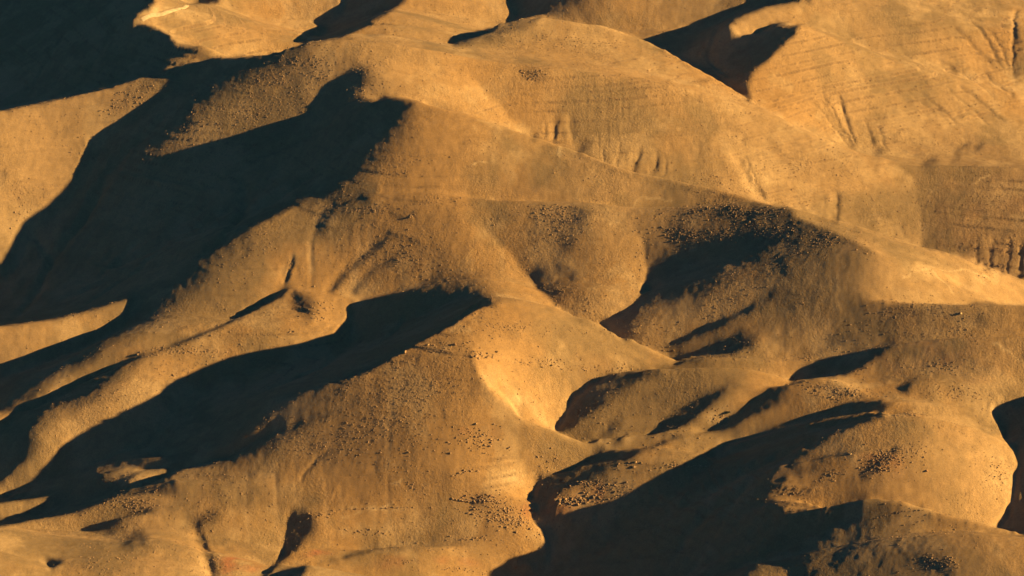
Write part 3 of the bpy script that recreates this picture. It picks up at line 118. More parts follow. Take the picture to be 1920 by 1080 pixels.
-1 -1 -1 1 -1 0 1 0 1 1 0 1 0 3 0 1 -2 0 2 0 1 0 1 1 0 0 -1 -2 -1 0 -2 0 0 -1 -1 0 -1 0 -1 1 2 1 0 0 0 -1 1 0 1 1 -1 2 -1 7 6 -5 0 -1 -2 -2 -5 -2 0 -1 -1 -1 0 2 0 3 -1 3 6 -29 29 -8 8 -2 -3 -2 -2 -2 1 0 -2 -1 1 -3 -10 -5 -2 0 1 2 3 1 1 1 0 3 2 2 3 4 5 8 5 1 2 1 0 -1 -2 -2 -2 -1 -5 -4 4 1 3 5 -9 -11 -12 -10 8 -1 18 -6 7 10 -12 -20 9 -4 14 -10 4 4 -2 2 5 0 2 -1 0 0 1 0 0 1 0 -1 1 0 1 0 -1 0 0 0 -1 -1 0 -1 -1 0 -1 0 -1 1 0 -1 0 0 -1 2 -2 0 4 1 2 3 1 1 2 -8 11 8 2 4 -2 -5 -4 1 -5 -1 -6 -2 1 0 1 -2 0 -1 -3 -5 -5 0 -4 -1 5 6 6 4 -4 -4 -2 0 2 1 0 -1 -2 0 0 -1 -1 0 1 0 1 -1 0 -1 -1 -1 -1 0 -2 4 -3 4 0 -7 10 0 5 -2 11 -10 0 -1 -2 -1
-1 -1 0 -1 0 0 1 0 1 0 1 -1 1 -1 1 -1 1 3 -3 0 0 0 0 -1 1 0 2 0 0 0 0 -1 0 1 0 -2 0 1 1 0 0 -1 0 0 1 1 0 1 1 0 1 -1 -1 2 0 -5 0 -2 -1 1 1 0 -1 0 0 0 1 -1 2 -1 3 -2 7 -36 12 11 3 1 0 -3 -1 0 -2 -2 2 1 0 1 2 -2 -3 -2 0 0 1 2 2 2 1 0 1 1 0 0 -2 -6 -2 1 2 2 5 5 1 2 1 0 5 3 -5 -2 -3 -2 3 10 8 -14 -11 -1 -15 -1 -10 -12 13 35 -11 3 -23 21 1 -4 6 0 -5 0 0 3 1 1 0 1 0 0 0 2 -1 0 -1 0 3 -1 0 -1 0 -1 -1 0 0 -1 0 0 0 -1 1 0 0 0 1 -1 1 -1 0 0 0 0 2 3 2 9 -13 -8 -4 -3 2 3 4 1 3 2 5 2 -1 1 1 1 0 0 2 2 2 -5 -5 -6 -8 -10 -6 5 10 5 3 -1 -1 -1 0 0 0 -1 -2 0 -1 -1 -1 0 -1 1 -1 1 -1 0 0 0 1 -2 4 -2 3 7 -12 6 -1 0 -1 9 -9 8 -4 2
-2 0 0 1 0 -1 0 0 -1 1 1 1 -1 2 4 0 -1 -9 5 0 1 -1 1 2 1 1 -2 0 0 -1 2 -1 0 0 0 0 -2 -1 1 0 -1 1 0 2 1 0 1 0 -1 -1 -2 -2 0 4 -2 -3 0 -1 1 -2 -2 -1 -2 -2 -1 -1 -1 0 0 0 -1 1 -3 25 -17 -10 -1 2 -1 -1 -2 -3 0 0 -2 -2 -2 -1 -1 0 -1 -4 -5 -3 -1 0 -1 -1 2 0 -1 -1 -1 -1 0 0 1 1 1 1 -2 0 5 5 7 8 2 5 6 5 5 4 2 -1 2 14 8 -2 -14 -5 -4 -2 -2 -25 19 1 2 -6 -1 9 -5 -1 7 1 1 0 0 1 1 0 0 0 1 -2 1 2 1 0 -4 2 -1 0 0 1 -1 0 -1 0 0 -1 1 0 0 1 0 1 0 0 1 1 -2 0 1 0 1 -1 3 -6 25 4 2 -2 1 -2 -4 -5 -6 -7 -8 -8 -4 -5 -4 -2 -1 0 2 2 0 1 1 1 -1 2 -2 -11 -7 6 0 1 1 2 1 3 2 2 4 2 3 2 1 1 1 0 0 -1 0 -1 -1 0 0 2 0 0 7 -14 14 -7 9 -6 15 -10 -6 5 -1 2
1 -1 0 0 0 0 -1 -1 0 -1 -1 1 0 -6 -7 2 3 12 -6 3 -1 2 0 -2 0 -2 2 1 -1 0 -2 2 0 1 1 -1 1 -1 1 0 0 -2 2 -1 -1 0 -2 -2 -1 0 -2 0 -3 -1 0 -2 0 -1 -2 0 1 0 1 1 0 0 2 0 2 2 2 -1 5 6 -16 4 1 5 7 5 4 1 -3 0 0 1 2 1 1 0 2 1 1 -2 -5 -5 -3 -3 -4 -2 -2 -1 0 0 2 4 1 1 -1 0 0 0 -1 -3 -4 -4 -2 -4 1 2 2 4 3 6 4 -2 4 9 12 6 6 7 -2 7 -24 0 -11 -15 8 -12 8 3 -8 0 -1 1 2 -2 1 0 0 1 -2 3 -2 -2 -2 2 7 -3 1 1 -2 0 1 -1 1 0 0 0 -1 0 0 -1 1 0 0 1 -1 -1 1 -1 -3 -1 -2 -1 -3 5 -13 7 -4 -8 -11 -6 -3 -6 -2 -2 0 1 0 2 2 3 1 1 -1 0 1 1 1 1 1 0 2 4 0 -6 -1 2 0 1 1 0 1 2 1 1 2 2 4 3 3 3 3 2 2 1 1 -1 2 -1 4 0 -2 5 -5 10 -13 9 -20 4 20 -8 5 -3
0 1 -1 2 -1 1 -1 0 -5 -2 0 1 14 7 -7 0 -7 -6 2 -1 0 0 0 1 0 2 -2 -1 1 0 1 1 1 1 0 1 -2 0 -1 -3 -2 -1 -2 0 0 0 2 1 0 1 2 2 0 10 -6 0 1 1 2 1 0 0 0 0 -1 -1 -2 1 -1 -1 -1 1 -3 -1 1 1 -3 0 2 7 3 2 4 -2 -1 -2 0 0 0 1 -1 1 1 1 3 2 0 1 1 0 0 -1 -1 -2 -3 -4 -3 -2 -2 -2 -1 -2 -3 0 -1 -1 2 2 -2 -2 -2 -4 -1 -2 0 4 2 -3 -1 3 2 -1 7 -13 30 -35 23 11 -32 21 -16 -6 11 -1 2 -3 -3 7 -3 1 0 -1 2 -5 3 3 5 -2 -13 5 0 -1 5 0 -1 3 0 0 1 2 1 1 1 1 1 0 0 0 0 1 -2 0 0 -1 -2 -1 -3 -9 -8 -13 -2 12 19 10 0 8 2 1 -2 -1 -2 -3 -3 -3 -1 -2 -1 -1 0 1 0 1 1 1 0 0 0 -1 1 -1 1 0 -1 1 0 -1 -1 1 -1 0 -1 -1 -1 -1 1 0 1 1 1 1 1 3 0 5 5 11 -48 29 -10 8 -2 12 -13 4 -6 1
4 0 2 -4 2 0 2 0 1 -9 -11 -7 -5 4 10 1 5 -1 -1 -3 -2 -2 0 -2 -1 0 1 0 -3 -2 -1 0 1 3 1 2 2 -3 -1 0 2 1 2 2 2 1 0 0 0 -1 1 2 11 0 -1 5 -1 0 -3 -1 1 0 0 -1 1 1 -1 -3 -1 -1 1 -2 1 -2 -12 12 -3 4 -4 -2 2 8 -1 1 0 2 -1 0 -1 0 1 -1 -1 0 -2 -1 0 0 -1 0 1 0 0 0 1 0 1 -1 0 -1 -1 -1 0 -2 -1 -2 -3 -3 1 1 1 3 1 1 0 2 2 8 6 3 1 0 -12 20 -51 37 1 -26 37 -24 14 8 -22 3 -4 11 2 -26 11 -4 1 0 -2 5 -4 -10 -8 -2 28 -6 2 1 -6 0 4 -2 4 3 0 -1 1 0 -1 0 -2 0 -1 0 0 -2 1 0 0 1 1 0 0 4 4 9 8 -5 -12 1 2 -8 0 0 2 1 2 2 3 3 0 0 1 0 1 0 0 -2 0 -1 -1 1 0 0 0 0 -1 -1 0 -1 0 0 1 -1 1 0 0 0 0 0 -1 0 0 0 1 0 -1 -3 0 -5 -4 -7 47 -33 13 -4 2 -13 7 -8 2 -2
1 2 -2 8 -7 0 1 7 0 5 -1 -6 -8 -10 -3 -1 1 1 3 1 2 1 -2 1 0 -3 -4 -3 4 8 8 5 6 0 6 3 1 3 -3 -2 -5 -2 -3 -5 -4 -3 -2 -2 0 -2 -3 -2 -1 -3 4 4 7 6 7 0 -2 -2 -1 0 -1 -1 0 0 -2 -1 -2 1 -2 6 -12 5 -1 1 7 6 5 -13 -4 0 0 -1 0 0 1 0 0 0 1 0 1 0 0 0 0 1 -1 1 0 -1 -1 0 -1 1 0 0 0 0 0 1 1 1 2 1 -4 -5 -6 -7 -3 0 1 0 -1 -4 -2 0 1 3 7 -37 41 1 -10 37 -19 16 -14 -8 4 -7 -2 -11 -3 17 -7 1 3 -3 3 -9 4 12 -11 10 -39 13 2 1 13 5 -1 5 -3 -1 3 1 0 1 0 1 1 0 0 0 0 1 1 -1 1 0 1 0 2 -2 0 -3 -4 3 2 -1 4 12 -1 1 1 -1 1 1 -1 -1 0 1 -3 -2 -3 -2 0 1 0 1 4 -2 1 0 0 0 -1 1 -1 0 -1 0 0 1 -1 0 0 0 0 0 0 0 0 1 -1 2 0 2 -2 1 3 -9 5 5 17 11 -37 8 -12 1 -4 1
1 1 3 -4 5 -5 5 5 2 4 8 7 -9 -7 -2 -7 -7 -5 -6 -6 -4 -4 -2 -4 -2 2 7 9 4 1 0 3 -2 6 -5 -1 2 -1 4 1 3 -1 1 4 3 2 1 3 1 2 2 1 -3 -8 -8 -5 -3 1 -2 1 1 2 1 1 2 1 1 2 1 1 0 1 0 5 1 -19 21 -4 -2 -12 -17 4 4 0 1 1 1 0 0 1 0 1 0 2 1 0 1 1 1 0 1 0 1 2 0 1 0 -1 0 -1 -1 -1 -1 -1 -2 -1 -3 0 12 13 10 8 0 -4 -2 -2 1 0 -2 -6 -7 -15 -16 75 -9 -3 28 -11 4 -25 -7 -13 1 -8 -2 -4 -2 1 -5 -1 -6 1 -4 7 -4 -8 19 -11 15 -3 -20 16 -19 1 4 -2 6 5 -2 1 0 1 2 -1 0 1 1 -1 0 0 -1 1 0 0 -1 1 -1 1 -1 -1 0 -1 3 -2 0 -1 0 -1 0 3 3 -2 4 1 3 3 6 4 4 2 0 -2 0 -2 -3 5 2 2 0 2 2 -1 2 -1 1 -1 0 0 0 0 -1 -1 0 0 -1 1 0 0 1 -3 -3 -7 -6 -5 -14 29 -24 12 -13 4 -2 -6 4 2 2 -1
1 0 1 1 -1 0 -2 -3 1 4 4 1 10 10 1 4 4 2 3 4 0 0 0 1 -1 -6 -8 -11 -9 -8 -10 -12 -8 -14 0 -1 -1 3 0 8 8 11 8 2 1 -2 -1 -1 0 0 2 1 2 1 1 -3 -3 -7 -2 0 1 2 1 1 1 1 1 1 1 1 2 2 6 0 15 1 -27 -4 -8 1 9 0 0 0 0 1 0 1 0 -1 1 0 1 0 0 2 0 1 0 1 0 1 0 1 1 1 1 1 0 2 2 2 1 0 2 0 2 -2 -10 -10 0 2 2 3 0 4 3 6 7 11 10 17 2 -89 9 5 -9 27 -27 7 5 4 -3 5 -1 1 1 1 2 2 2 1 0 -1 2 3 -5 1 6 -11 19 -24 8 8 -12 0 -4 -11 8 2 4 -1 -1 2 1 0 0 1 0 0 -1 0 -1 0 1 -1 1 0 0 0 0 0 -3 -1 -3 -4 4 5 3 4 -1 8 -4 1 -2 -1 -3 0 -1 1 4 8 4 8 9 -9 -2 -4 0 -5 -3 -2 -5 -2 -2 0 -2 -1 -1 -2 -3 -1 -3 -2 -2 -3 -3 -2 -3 0 0 2 5 -7 28 -3 -9 -10 -16 -16 40 0 9 -1 3 1
-2 0 0 -2 0 2 -2 -3 -2 -3 -5 8 0 1 7 2 2 5 -1 0 5 5 4 2 1 7 3 1 -1 -3 1 0 2 4 -2 -1 -1 -4 -2 -9 -8 -8 -9 -4 -3 2 2 0 0 1 -1 2 -1 1 1 2 0 2 0 1 0 0 0 0 0 -1 0 -1 -1 -2 -1 -2 -2 2 -4 2 12 3 4 2 -5 0 -1 0 0 -2 0 -1 0 1 -1 0 0 -1 1 0 0 0 1 0 1 0 1 0 1 0 0 1 1 0 0 0 1 2 1 2 1 2 1 -2 -11 -11 -3 -3 0 -4 -2 -4 -9 -9 -10 1 10 48 -4 -15 -9 -38 49 3 6 7 9 2 4 0 1 -1 -1 -2 -3 -2 -1 -1 -1 -1 2 3 -3 6 -3 7 5 -23 12 -8 -9 20 -19 -4 -8 6 5 1 -1 2 0 -1 -1 -1 0 -1 1 0 0 1 0 1 1 0 0 -1 0 -2 0 1 0 -1 0 -2 1 -7 3 -2 1 0 0 2 -5 14 0 -4 -12 11 -36 -12 18 0 -4 5 -3 0 10 0 2 2 2 2 1 2 1 0 0 -1 0 1 2 2 2 3 -3 3 -17 22 -11 -4 5 -9 7 -1 -9 13 -1 6 1 1
1 2 -4 1 -1 4 -6 -9 2 6 8 -6 0 -8 -7 3 -3 -4 5 4 -2 -2 2 6 7 1 7 7 9 4 -1 -1 -3 -3 -2 0 -1 2 1 3 -1 -1 2 0 -2 -4 -6 -3 -2 -3 0 -2 1 0 0 0 0 -1 0 0 0 0 0 1 0 0 0 0 -1 1 -1 1 0 0 3 0 -4 0 -1 -1 4 0 1 0 0 1 0 1 0 -1 0 1 -1 1 -1 0 0 0 0 -1 0 0 0 1 0 0 2 0 1 1 1 2 2 0 -1 0 -1 0 -2 -1 0 1 -4 -3 -4 -2 -2 -3 5 -5 5 -42 11 17 -19 21 -8 12 -31 2 2 3 5 8 5 8 4 6 4 4 3 1 2 0 -1 0 -2 -2 4 -2 1 2 -3 14 -5 5 10 -22 8 -10 12 -11 -15 0 5 -3 1 2 2 0 0 0 -1 -1 0 0 1 0 0 1 0 0 -1 0 -1 -1 -1 0 -1 -1 -2 3 -1 1 0 -1 1 -7 10 -20 1 -12 24 -32 29 29 -21 5 6 -2 9 4 -11 2 -2 -2 -2 -4 -2 -4 -2 -3 -1 -1 0 0 1 1 1 -2 2 -4 9 -1 -8 4 -7 4 -4 -1 8 -8 12 -1 4 -1
-5 -5 8 -4 2 -4 -2 0 0 -9 -5 3 -3 9 2 6 7 0 0 -1 -5 6 0 -1 -6 0 -5 -1 -3 2 11 5 5 3 3 -2 -1 -3 -5 -5 -1 -2 -4 -1 1 4 7 6 7 3 -1 0 0 1 0 1 1 0 1 -1 -1 -1 0 -1 -2 0 -2 -1 -1 -2 -1 -1 -1 -1 -2 0 2 1 1 1 -2 1 -1 1 -1 0 0 -1 1 0 0 -1 0 0 0 0 0 -1 -1 -1 -1 0 -1 -2 0 -1 -1 -1 -2 -1 -2 -2 -2 -1 1 1 1 2 2 3 2 -2 2 1 1 -2 -4 -3 -8 1 -8 34 -38 0 14 -9 7 -6 12 8 6 7 0 -3 5 -1 3 -2 1 -1 2 4 3 3 4 3 2 0 -7 -2 -3 -5 -2 -7 -1 3 -4 12 1 11 -19 -9 14 -10 -8 5 0 -1 -4 0 0 1 1 1 2 1 1 1 1 0 1 0 0 0 1 0 -1 -2 -2 -1 -1 -3 0 0 -2 -2 -5 4 -12 7 -9 11 -11 33 8 -24 10 -2 2 2 -10 -10 1 -4 -1 -1 -1 1 0 2 1 1 2 2 1 2 0 2 1 4 -2 6 -23 7 12 0 2 -5 3 0 -3 7 -6 3 -2 1
-5 4 -8 5 -3 -6 9 4 -1 2 0 -9 0 8 12 -12 -1 5 -4 -7 9 -6 -2 -2 4 0 0 -1 3 2 -10 -2 -5 -3 -4 -1 -4 0 7 8 6 11 11 9 8 4 -1 -4 -2 -6 -3 -1 -1 -2 -1 -1 -3 -1 -2 -2 -1 -2 -1 -1 0 -1 0 -1 0 0 1 -1 1 0 1 0 -1 -1 0 0 2 0 1 0 1 0 0 0 0 0 1 0 0 0 0 -1 0 -1 -1 0 0 -2 0 1 -1 0 -1 0 0 0 1 -1 1 0 0 -2 0 -2 -1 -2 1 3 1 1 1 2 1 1 -1 2 -11 -9 8 -38 22 -3 14 6 4 0 4 -3 8 11 -9 -1 -7 0 -4 -2 -4 -5 -5 0 0 5 6 7 11 4 1 4 3 4 0 -4 3 -7 6 -1 22 4 -25 -7 -23 -1 1 7 9 3 -1 -1 -2 0 -3 -1 -1 0 0 1 0 1 1 0 -1 3 -1 -2 -2 -2 -1 -1 -2 -2 1 3 6 -4 7 -3 6 18 -22 -3 -81 29 8 9 -6 4 3 6 9 4 -1 2 2 2 1 1 1 2 0 1 1 0 3 -1 3 -5 7 -10 2 6 -5 5 2 6 -5 0 -11 8 7 -12 1 -3
-14 -10 11 -10 6 8 -6 5 0 3 -1 15 -4 -8 -13 6 0 -1 6 6 -3 3 0 -2 -2 -2 1 -1 -5 -5 5 2 6 5 7 5 12 12 -3 1 1 -8 -5 -8 -12 -15 -5 -3 -8 -1 2 -1 0 1 2 1 3 1 0 2 1 2 0 1 1 1 1 1 0 1 -1 1 0 1 0 1 1 1 1 1 0 1 1 0 1 0 1 1 0 0 0 1 0 -1 0 0 -1 1 -1 0 -1 0 -1 -2 0 0 -1 0 1 -1 0 1 -1 1 0 1 1 1 1 1 -1 -1 -1 -1 -3 -1 1 1 9 4 21 11 21 7 -54 -19 -33 -17 -16 3 2 -8 28 10 1 5 -4 3 -1 0 2 -1 20 10 -1 -1 -7 1 -7 1 6 -1 -8 -8 -5 0 -5 4 -13 -5 -27 27 -1 15 45 -14 0 -2 -10 1 5 -2 2 -1 4 2 3 1 2 2 1 2 0 1 1 -6 4 7 4 4 3 4 2 0 -1 -5 -6 -2 -3 -9 3 -60 11 -14 76 -25 -13 -5 7 -3 5 2 -5 2 7 2 3 1 2 1 0 1 1 0 1 1 0 2 -3 6 -1 -12 28 -19 6 -7 4 1 12 0 30 -20 -31 7 -11 4
16 -7 -12 2 -20 18 -3 1 3 1 6 -11 14 -10 -2 -3 0 2 -1 5 0 -2 0 0 -1 0 -2 -1 0 -1 -5 -4 1 3 13 0 -13 -16 1 -6 -12 8 -4 -8 16 38 -8 0 -3 1 0 5 3 3 1 1 -1 1 0 -1 -1 -1 0 0 0 1 0 -1 1 -1 1 0 0 -1 0 -1 -1 -1 0 -1 0 0 -1 1 0 0 0 0 0 0 0 -1 1 0 0 0 0 -1 1 0 -1 0 0 0 -1 -1 1 -1 0 1 0 0 1 0 0 1 -1 -1 0 1 1 1 1 2 2 0 0 0 -7 -2 -6 -1 -3 9 38 22 19 11 11 -17 -19 3 -55 -34 8 -1 34 -12 11 2 12 14 -25 -17 -5 -13 7 -15 2 0 -4 -19 -4 -3 -2 0 10 3 9 10 27 -16 27 -13 -24 40 2 -3 -6 1 -9 3 -3 5 0 2 -2 0 -1 -3 -1 -2 0 1 4 17 -1 -9 -3 -6 -6 -8 -6 -4 -4 -1 -1 -1 -5 6 -9 53 15 9 8 18 -1 -8 -8 -5 -3 0 1 -2 -3 -1 -2 -1 -1 -2 1 -2 -1 -1 -1 -2 -2 -3 2 -4 -15 5 -1 4 -7 3 -2 -1 0 -1 2 -2 -6 3 0 -2
2 12 -9 -48 29 -3 11 1 1 2 -4 0 -9 9 2 6 2 1 -5 -8 2 2 0 0 -1 0 0 0 0 1 1 3 -6 -4 -20 -3 -11 5 19 8 10 -13 20 26 -10 -27 7 10 0 5 -3 -3 -3 -3 -1 -1 0 -3 -1 0 1 0 2 1 2 -1 1 1 0 1 0 -1 0 -2 -1 0 0 0 -1 1 -1 0 0 0 -1 1 -1 -1 -1 1 -1 0 -1 1 0 0 1 0 0 -1 1 -1 0 1 0 0 0 0 0 -1 0 0 0 0 0 0 1 1 1 1 1 2 1 0 1 0 0 -1 7 4 6 2 5 -3 -17 -7 -3 0 -1 18 19 6 24 15 -22 -22 -46 18 -9 -1 -21 -21 1 1 0 8 -8 6 1 -1 0 32 19 18 13 1 -13 -7 3 -3 -13 1 -3 19 2 -43 -18 11 36 -14 21 -8 8 -12 -5 -9 -2 -3 -3 1 0 1 0 0 -5 -13 -3 3 0 3 2 5 4 3 2 3 3 8 12 9 10 -2 -5 -6 -17 -15 0 5 4 1 0 -3 -2 -1 0 -2 -1 -1 -1 0 -1 1 0 0 0 0 2 -2 4 -13 -5 17 8 -2 3 -7 1 -2 -1 0 -9 1 12 -2 1 0
9 19 12 62 9 -43 -10 -23 -12 -12 -7 -1 0 -7 7 -8 0 -5 7 8 -2 -4 -3 0 1 -2 0 -1 1 4 4 -2 4 -5 4 0 31 8 -31 -6 0 -7 -34 -17 16 -2 10 -10 25 -2 6 0 -1 2 0 0 2 4 2 1 1 1 0 -1 -2 1 -2 1 0 0 0 2 -1 2 0 -1 -2 -1 0 -2 0 -1 0 -1 0 -2 1 -1 0 -1 0 1 0 0 0 0 0 1 0 1 1 1 1 -1 1 0 0 0 0 1 0 0 -1 -1 0 -2 -1 0 0 0 3 1 5 6 5 7 5 9 -2 -4 4 3 4 9 16 8 6 4 0 -15 -18 -9 -13 -11 18 17 16 -31 -9 -7 4 15 8 3 -1 -7 -3 1 -7 -5 -3 -21 -13 -10 -4 11 16 8 -2 1 7 -2 -3 -9 4 18 8 -27 -50 3 -23 3 -14 12 4 11 5 7 4 1 2 0 1 -1 2 -3 1 4 3 1 3 2 2 4 5 4 1 4 14 -4 -7 -15 -7 -5 3 8 -4 -6 -5 0 -2 1 0 0 0 1 0 0 1 1 1 0 1 0 0 0 -2 -1 -2 3 6 16 -3 12 -8 0 -8 3 -6 5 3 5 -2 -4 3 -2
8 -1 10 5 -9 20 9 12 8 1 2 -4 -8 0 -17 -4 -22 -19 1 -3 8 -2 4 1 -1 1 0 2 -2 -2 -1 0 -2 9 5 6 -12 -3 21 -1 -9 12 14 -17 -48 1 5 25 -17 5 -1 -7 4 -3 1 2 1 0 2 0 0 0 -1 0 1 -1 3 0 1 1 0 0 2 1 2 1 3 1 -1 0 -1 -2 -1 -1 -1 1 -2 1 0 0 0 -2 1 -1 0 1 0 0 1 1 1 1 -1 1 0 0 0 0 0 0 0 -1 0 -1 -2 -1 -2 -2 -2 0 -3 4 -1 -3 -1 -4 0 -6 11 12 -8 -3 -4 -9 -14 -7 3 -11 -1 13 11 -2 6 -12 -32 -25 28 71 -13 16 -6 -9 -3 7 5 5 4 1 5 10 4 10 4 3 -4 -20 -18 -8 -1 -7 -8 4 5 7 1 -5 16 23 32 8 7 -3 3 -16 -10 -16 -11 -12 -6 -6 -5 -3 -2 -2 -2 2 2 -4 0 -1 2 -1 1 3 5 7 9 -4 -25 -1 2 5 2 1 -1 -5 2 6 4 -1 3 1 1 1 0 0 1 0 0 0 1 1 1 1 1 -3 2 -5 6 -16 29 -21 4 -14 -3 0 4 0 2 2 -23 5 23 0 1 0
-8 -10 -4 5 -12 10 -9 10 4 12 7 8 9 5 15 1 12 18 -27 -18 -30 5 1 -4 2 1 6 2 6 0 5 5 3 -8 -10 -8 -1 -3 -11 5 13 -2 0 19 34 -7 -27 -37 -6 2 3 12 -1 4 3 -2 -3 -1 -3 1 0 1 0 1 0 2 -1 -2 -2 -2 1 -1 0 -1 0 1 0 1 2 2 1 2 0 0 -1 -2 -1 -2 -1 -1 -2 2 -1 0 0 0 1 1 1 1 0 1 2 0 0 1 0 1 0 0 0 1 -1 0 -1 -1 -2 0 0 -1 6 -4 1 6 4 8 1 9 -14 -49 9 1 6 2 7 3 -15 16 -10 -20 -9 2 -8 9 25 -8 -8 -37 15 -19 11 3 15 1 6 -6 -3 -2 -6 -22 4 9 10 13 5 18 12 1 -5 -3 -15 -20 -8 -1 10 14 -4 -6 -1 7 8 17 4 17 7 11 2 2 -2 0 -1 -2 -2 -1 0 -1 -2 3 0 3 -3 1 -2 -5 -10 -11 -8 1 12 2 -2 -2 1 0 5 5 1 -6 -2 5 -2 0 0 0 0 0 -2 0 0 1 0 1 0 1 -2 4 -7 9 -20 38 -28 0 -2 -11 10 -6 10 -3 -9 -13 17 6 -5 6 1 0
0 -2 -3 -20 -1 7 6 -5 0 -8 -7 -3 2 4 -4 10 7 -3 30 19 10 -27 -9 2 -4 1 -5 1 0 6 0 10 -13 3 2 2 -4 -1 1 -10 -11 2 7 -3 -5 5 21 23 8 -5 -4 -6 -1 -5 -8 -2 1 -1 2 -2 1 -2 0 -2 -2 -3 -2 -2 -1 -1 -3 -2 -4 -1 -2 -2 0 -1 0 -1 1 0 2 2 4 4 3 3 1 0 1 -3 -1 0 0 0 -1 1 0 2 1 0 0 1 1 1 0 0 1 1 0 0 0 0 0 -1 1 0 1 4 -5 12 10 1 -6 -8 -20 -19 -72 45 3 4 7 10 4 2 18 -16 10 -4 -18 -6 14 10 1 41 -28 -22 7 17 -1 1 -21 -3 -1 9 5 3 9 17 -7 -2 4 -18 2 -9 -2 10 20 16 29 15 -12 -23 -28 -30 -18 -6 17 5 -8 -8 7 -6 1 -3 6 7 5 4 4 4 1 3 -1 2 3 -1 1 0 3 1 2 2 7 6 3 -3 -9 -6 -1 3 -1 0 -3 -5 -3 8 13 2 5 1 -1 -1 -2 -1 0 -1 0 -1 0 -1 0 -1 1 -4 2 -7 9 -21 17 5 -7 17 -10 10 -22 0 -18 -11 15 -8 12 -3 5 -1
-9 -5 -9 4 1 -8 -3 2 0 9 13 3 3 -8 4 -3 -9 -3 -24 -7 27 23 3 1 0 -3 0 -2 -2 -6 -1 -25 15 0 4 0 3 -3 -4 3 1 -2 -4 10 6 9 -3 3 -3 -2 3 -1 -5 1 3 1 -2 0 1 3 -1 0 0 -1 3 -1 5 1 -2 -1 0 1 2 2 0 3 -3 1 -2 -1 -2 -2 -3 -4 -4 -6 -2 -3 -1 1 0 4 2 1 1 0 3 1 2 -1 0 2 1 1 0 -1 1 1 1 0 0 1 0 0 -1 1 0 -1 1 -3 15 -5 -26 -18 -13 -11 7 -1 58 12 -5 6 -13 -6 -12 -8 0 2 -10 29 40 21 -14 0 1 -18 7 4 -6 -10 4 6 16 -2 -8 -2 -3 0 -6 -3 -2 -16 -22 12 4 7 1 -11 -20 -11 -14 5 26 25 16 13 4 -9 -45 -24 5 2 9 9 5 10 -2 -4 4 3 0 -1 4 -4 3 -4 -3 2 -1 -1 -1 -1 1 2 -1 -5 -6 -1 3 5 3 -1 1 -1 2 1 4 4 -10 -1 -2 -1 -1 -1 0 -1 -1 0 -1 0 0 1 0 0 -1 2 -3 2 -5 9 -9 -2 7 -8 8 -2 14 -5 25 7 -38 13 -11 8 -4 3
-8 -6 -2 -7 2 6 8 9 0 -26 -21 6 -10 11 8 6 15 11 19 3 -29 3 4 -1 1 0 -3 -2 -2 4 -11 12 -11 -3 -2 0 2 5 8 8 14 12 11 -1 4 -4 -6 -15 -18 -1 2 0 5 1 -1 -4 0 -1 -3 0 0 1 0 2 -3 2 -5 3 3 3 1 1 -2 -4 0 -4 3 -3 0 1 0 1 2 3 3 6 2 3 3 -1 3 -6 -2 -1 -2 0 -5 -1 -2 1 0 -2 -2 -1 1 1 -1 0 0 1 1 0 1 1 1 0 -1 2 0 7 -17 -21 10 13 14 11 8 13 20 -37 -6 -17 4 -7 10 -13 -16 -18 36 9 -16 -6 28 2 -3 6 -4 -4 1 -2 -7 -9 -9 4 5 1 2 0 4 2 4 9 9 -18 -14 -8 -3 5 8 6 4 -4 -13 -3 5 9 12 12 22 7 -20 -15 -30 -10 -5 4 5 11 0 2 3 7 -11 5 -6 6 2 -2 2 2 3 3 0 -5 -8 -4 3 1 2 -1 -1 1 0 1 -1 1 -4 -13 1 -3 0 -1 -1 0 -1 0 0 -1 0 -1 0 0 0 1 1 -1 1 -2 2 -4 4 4 -2 7 -1 3 -5 3 -12 13 19 -6 5 -6 1 -3
5 -2 5 -26 -32 27 4 -11 -11 43 22 -12 5 -5 -9 -8 -11 0 -6 3 20 1 -1 2 0 0 1 -2 -2 -4 -1 -5 7 5 2 5 3 4 3 2 -5 -5 -11 -10 -12 -8 -8 15 18 6 -3 1 2 -4 -1 3 0 1 1 -2 1 0 -1 0 0 0 3 0 3 1 6 -6 2 6 1 6 -5 3 2 0 1 2 0 -1 -1 -4 2 0 0 3 -7 7 0 -3 -1 -4 4 -3 -2 -6 -2 0 0 -2 -3 -1 0 1 -1 -1 1 0 0 1 1 1 2 -1 3 -4 -17 17 1 -5 -4 -4 -4 -7 -7 30 2 9 -4 3 -5 14 2 -20 -34 5 14 18 -11 -2 13 5 6 6 -1 3 2 4 0 -8 -2 0 -1 0 -3 -2 -3 -7 -3 13 4 -2 -6 -10 -9 -8 -3 0 7 1 -1 0 0 4 -1 6 22 15 19 -3 -5 -22 -4 -2 -5 1 -3 -10 20 -1 14 -6 1 4 -5 -5 -12 -9 -10 -6 -1 5 -4 -1 -4 1 0 -1 0 -1 -1 0 2 5 -4 0 0 2 1 1 1 1 1 1 0 2 0 0 1 -1 0 0 -1 2 -2 2 -2 -2 0 -3 1 1 5 7 5 -2 10 -8 0 -3 0 -1
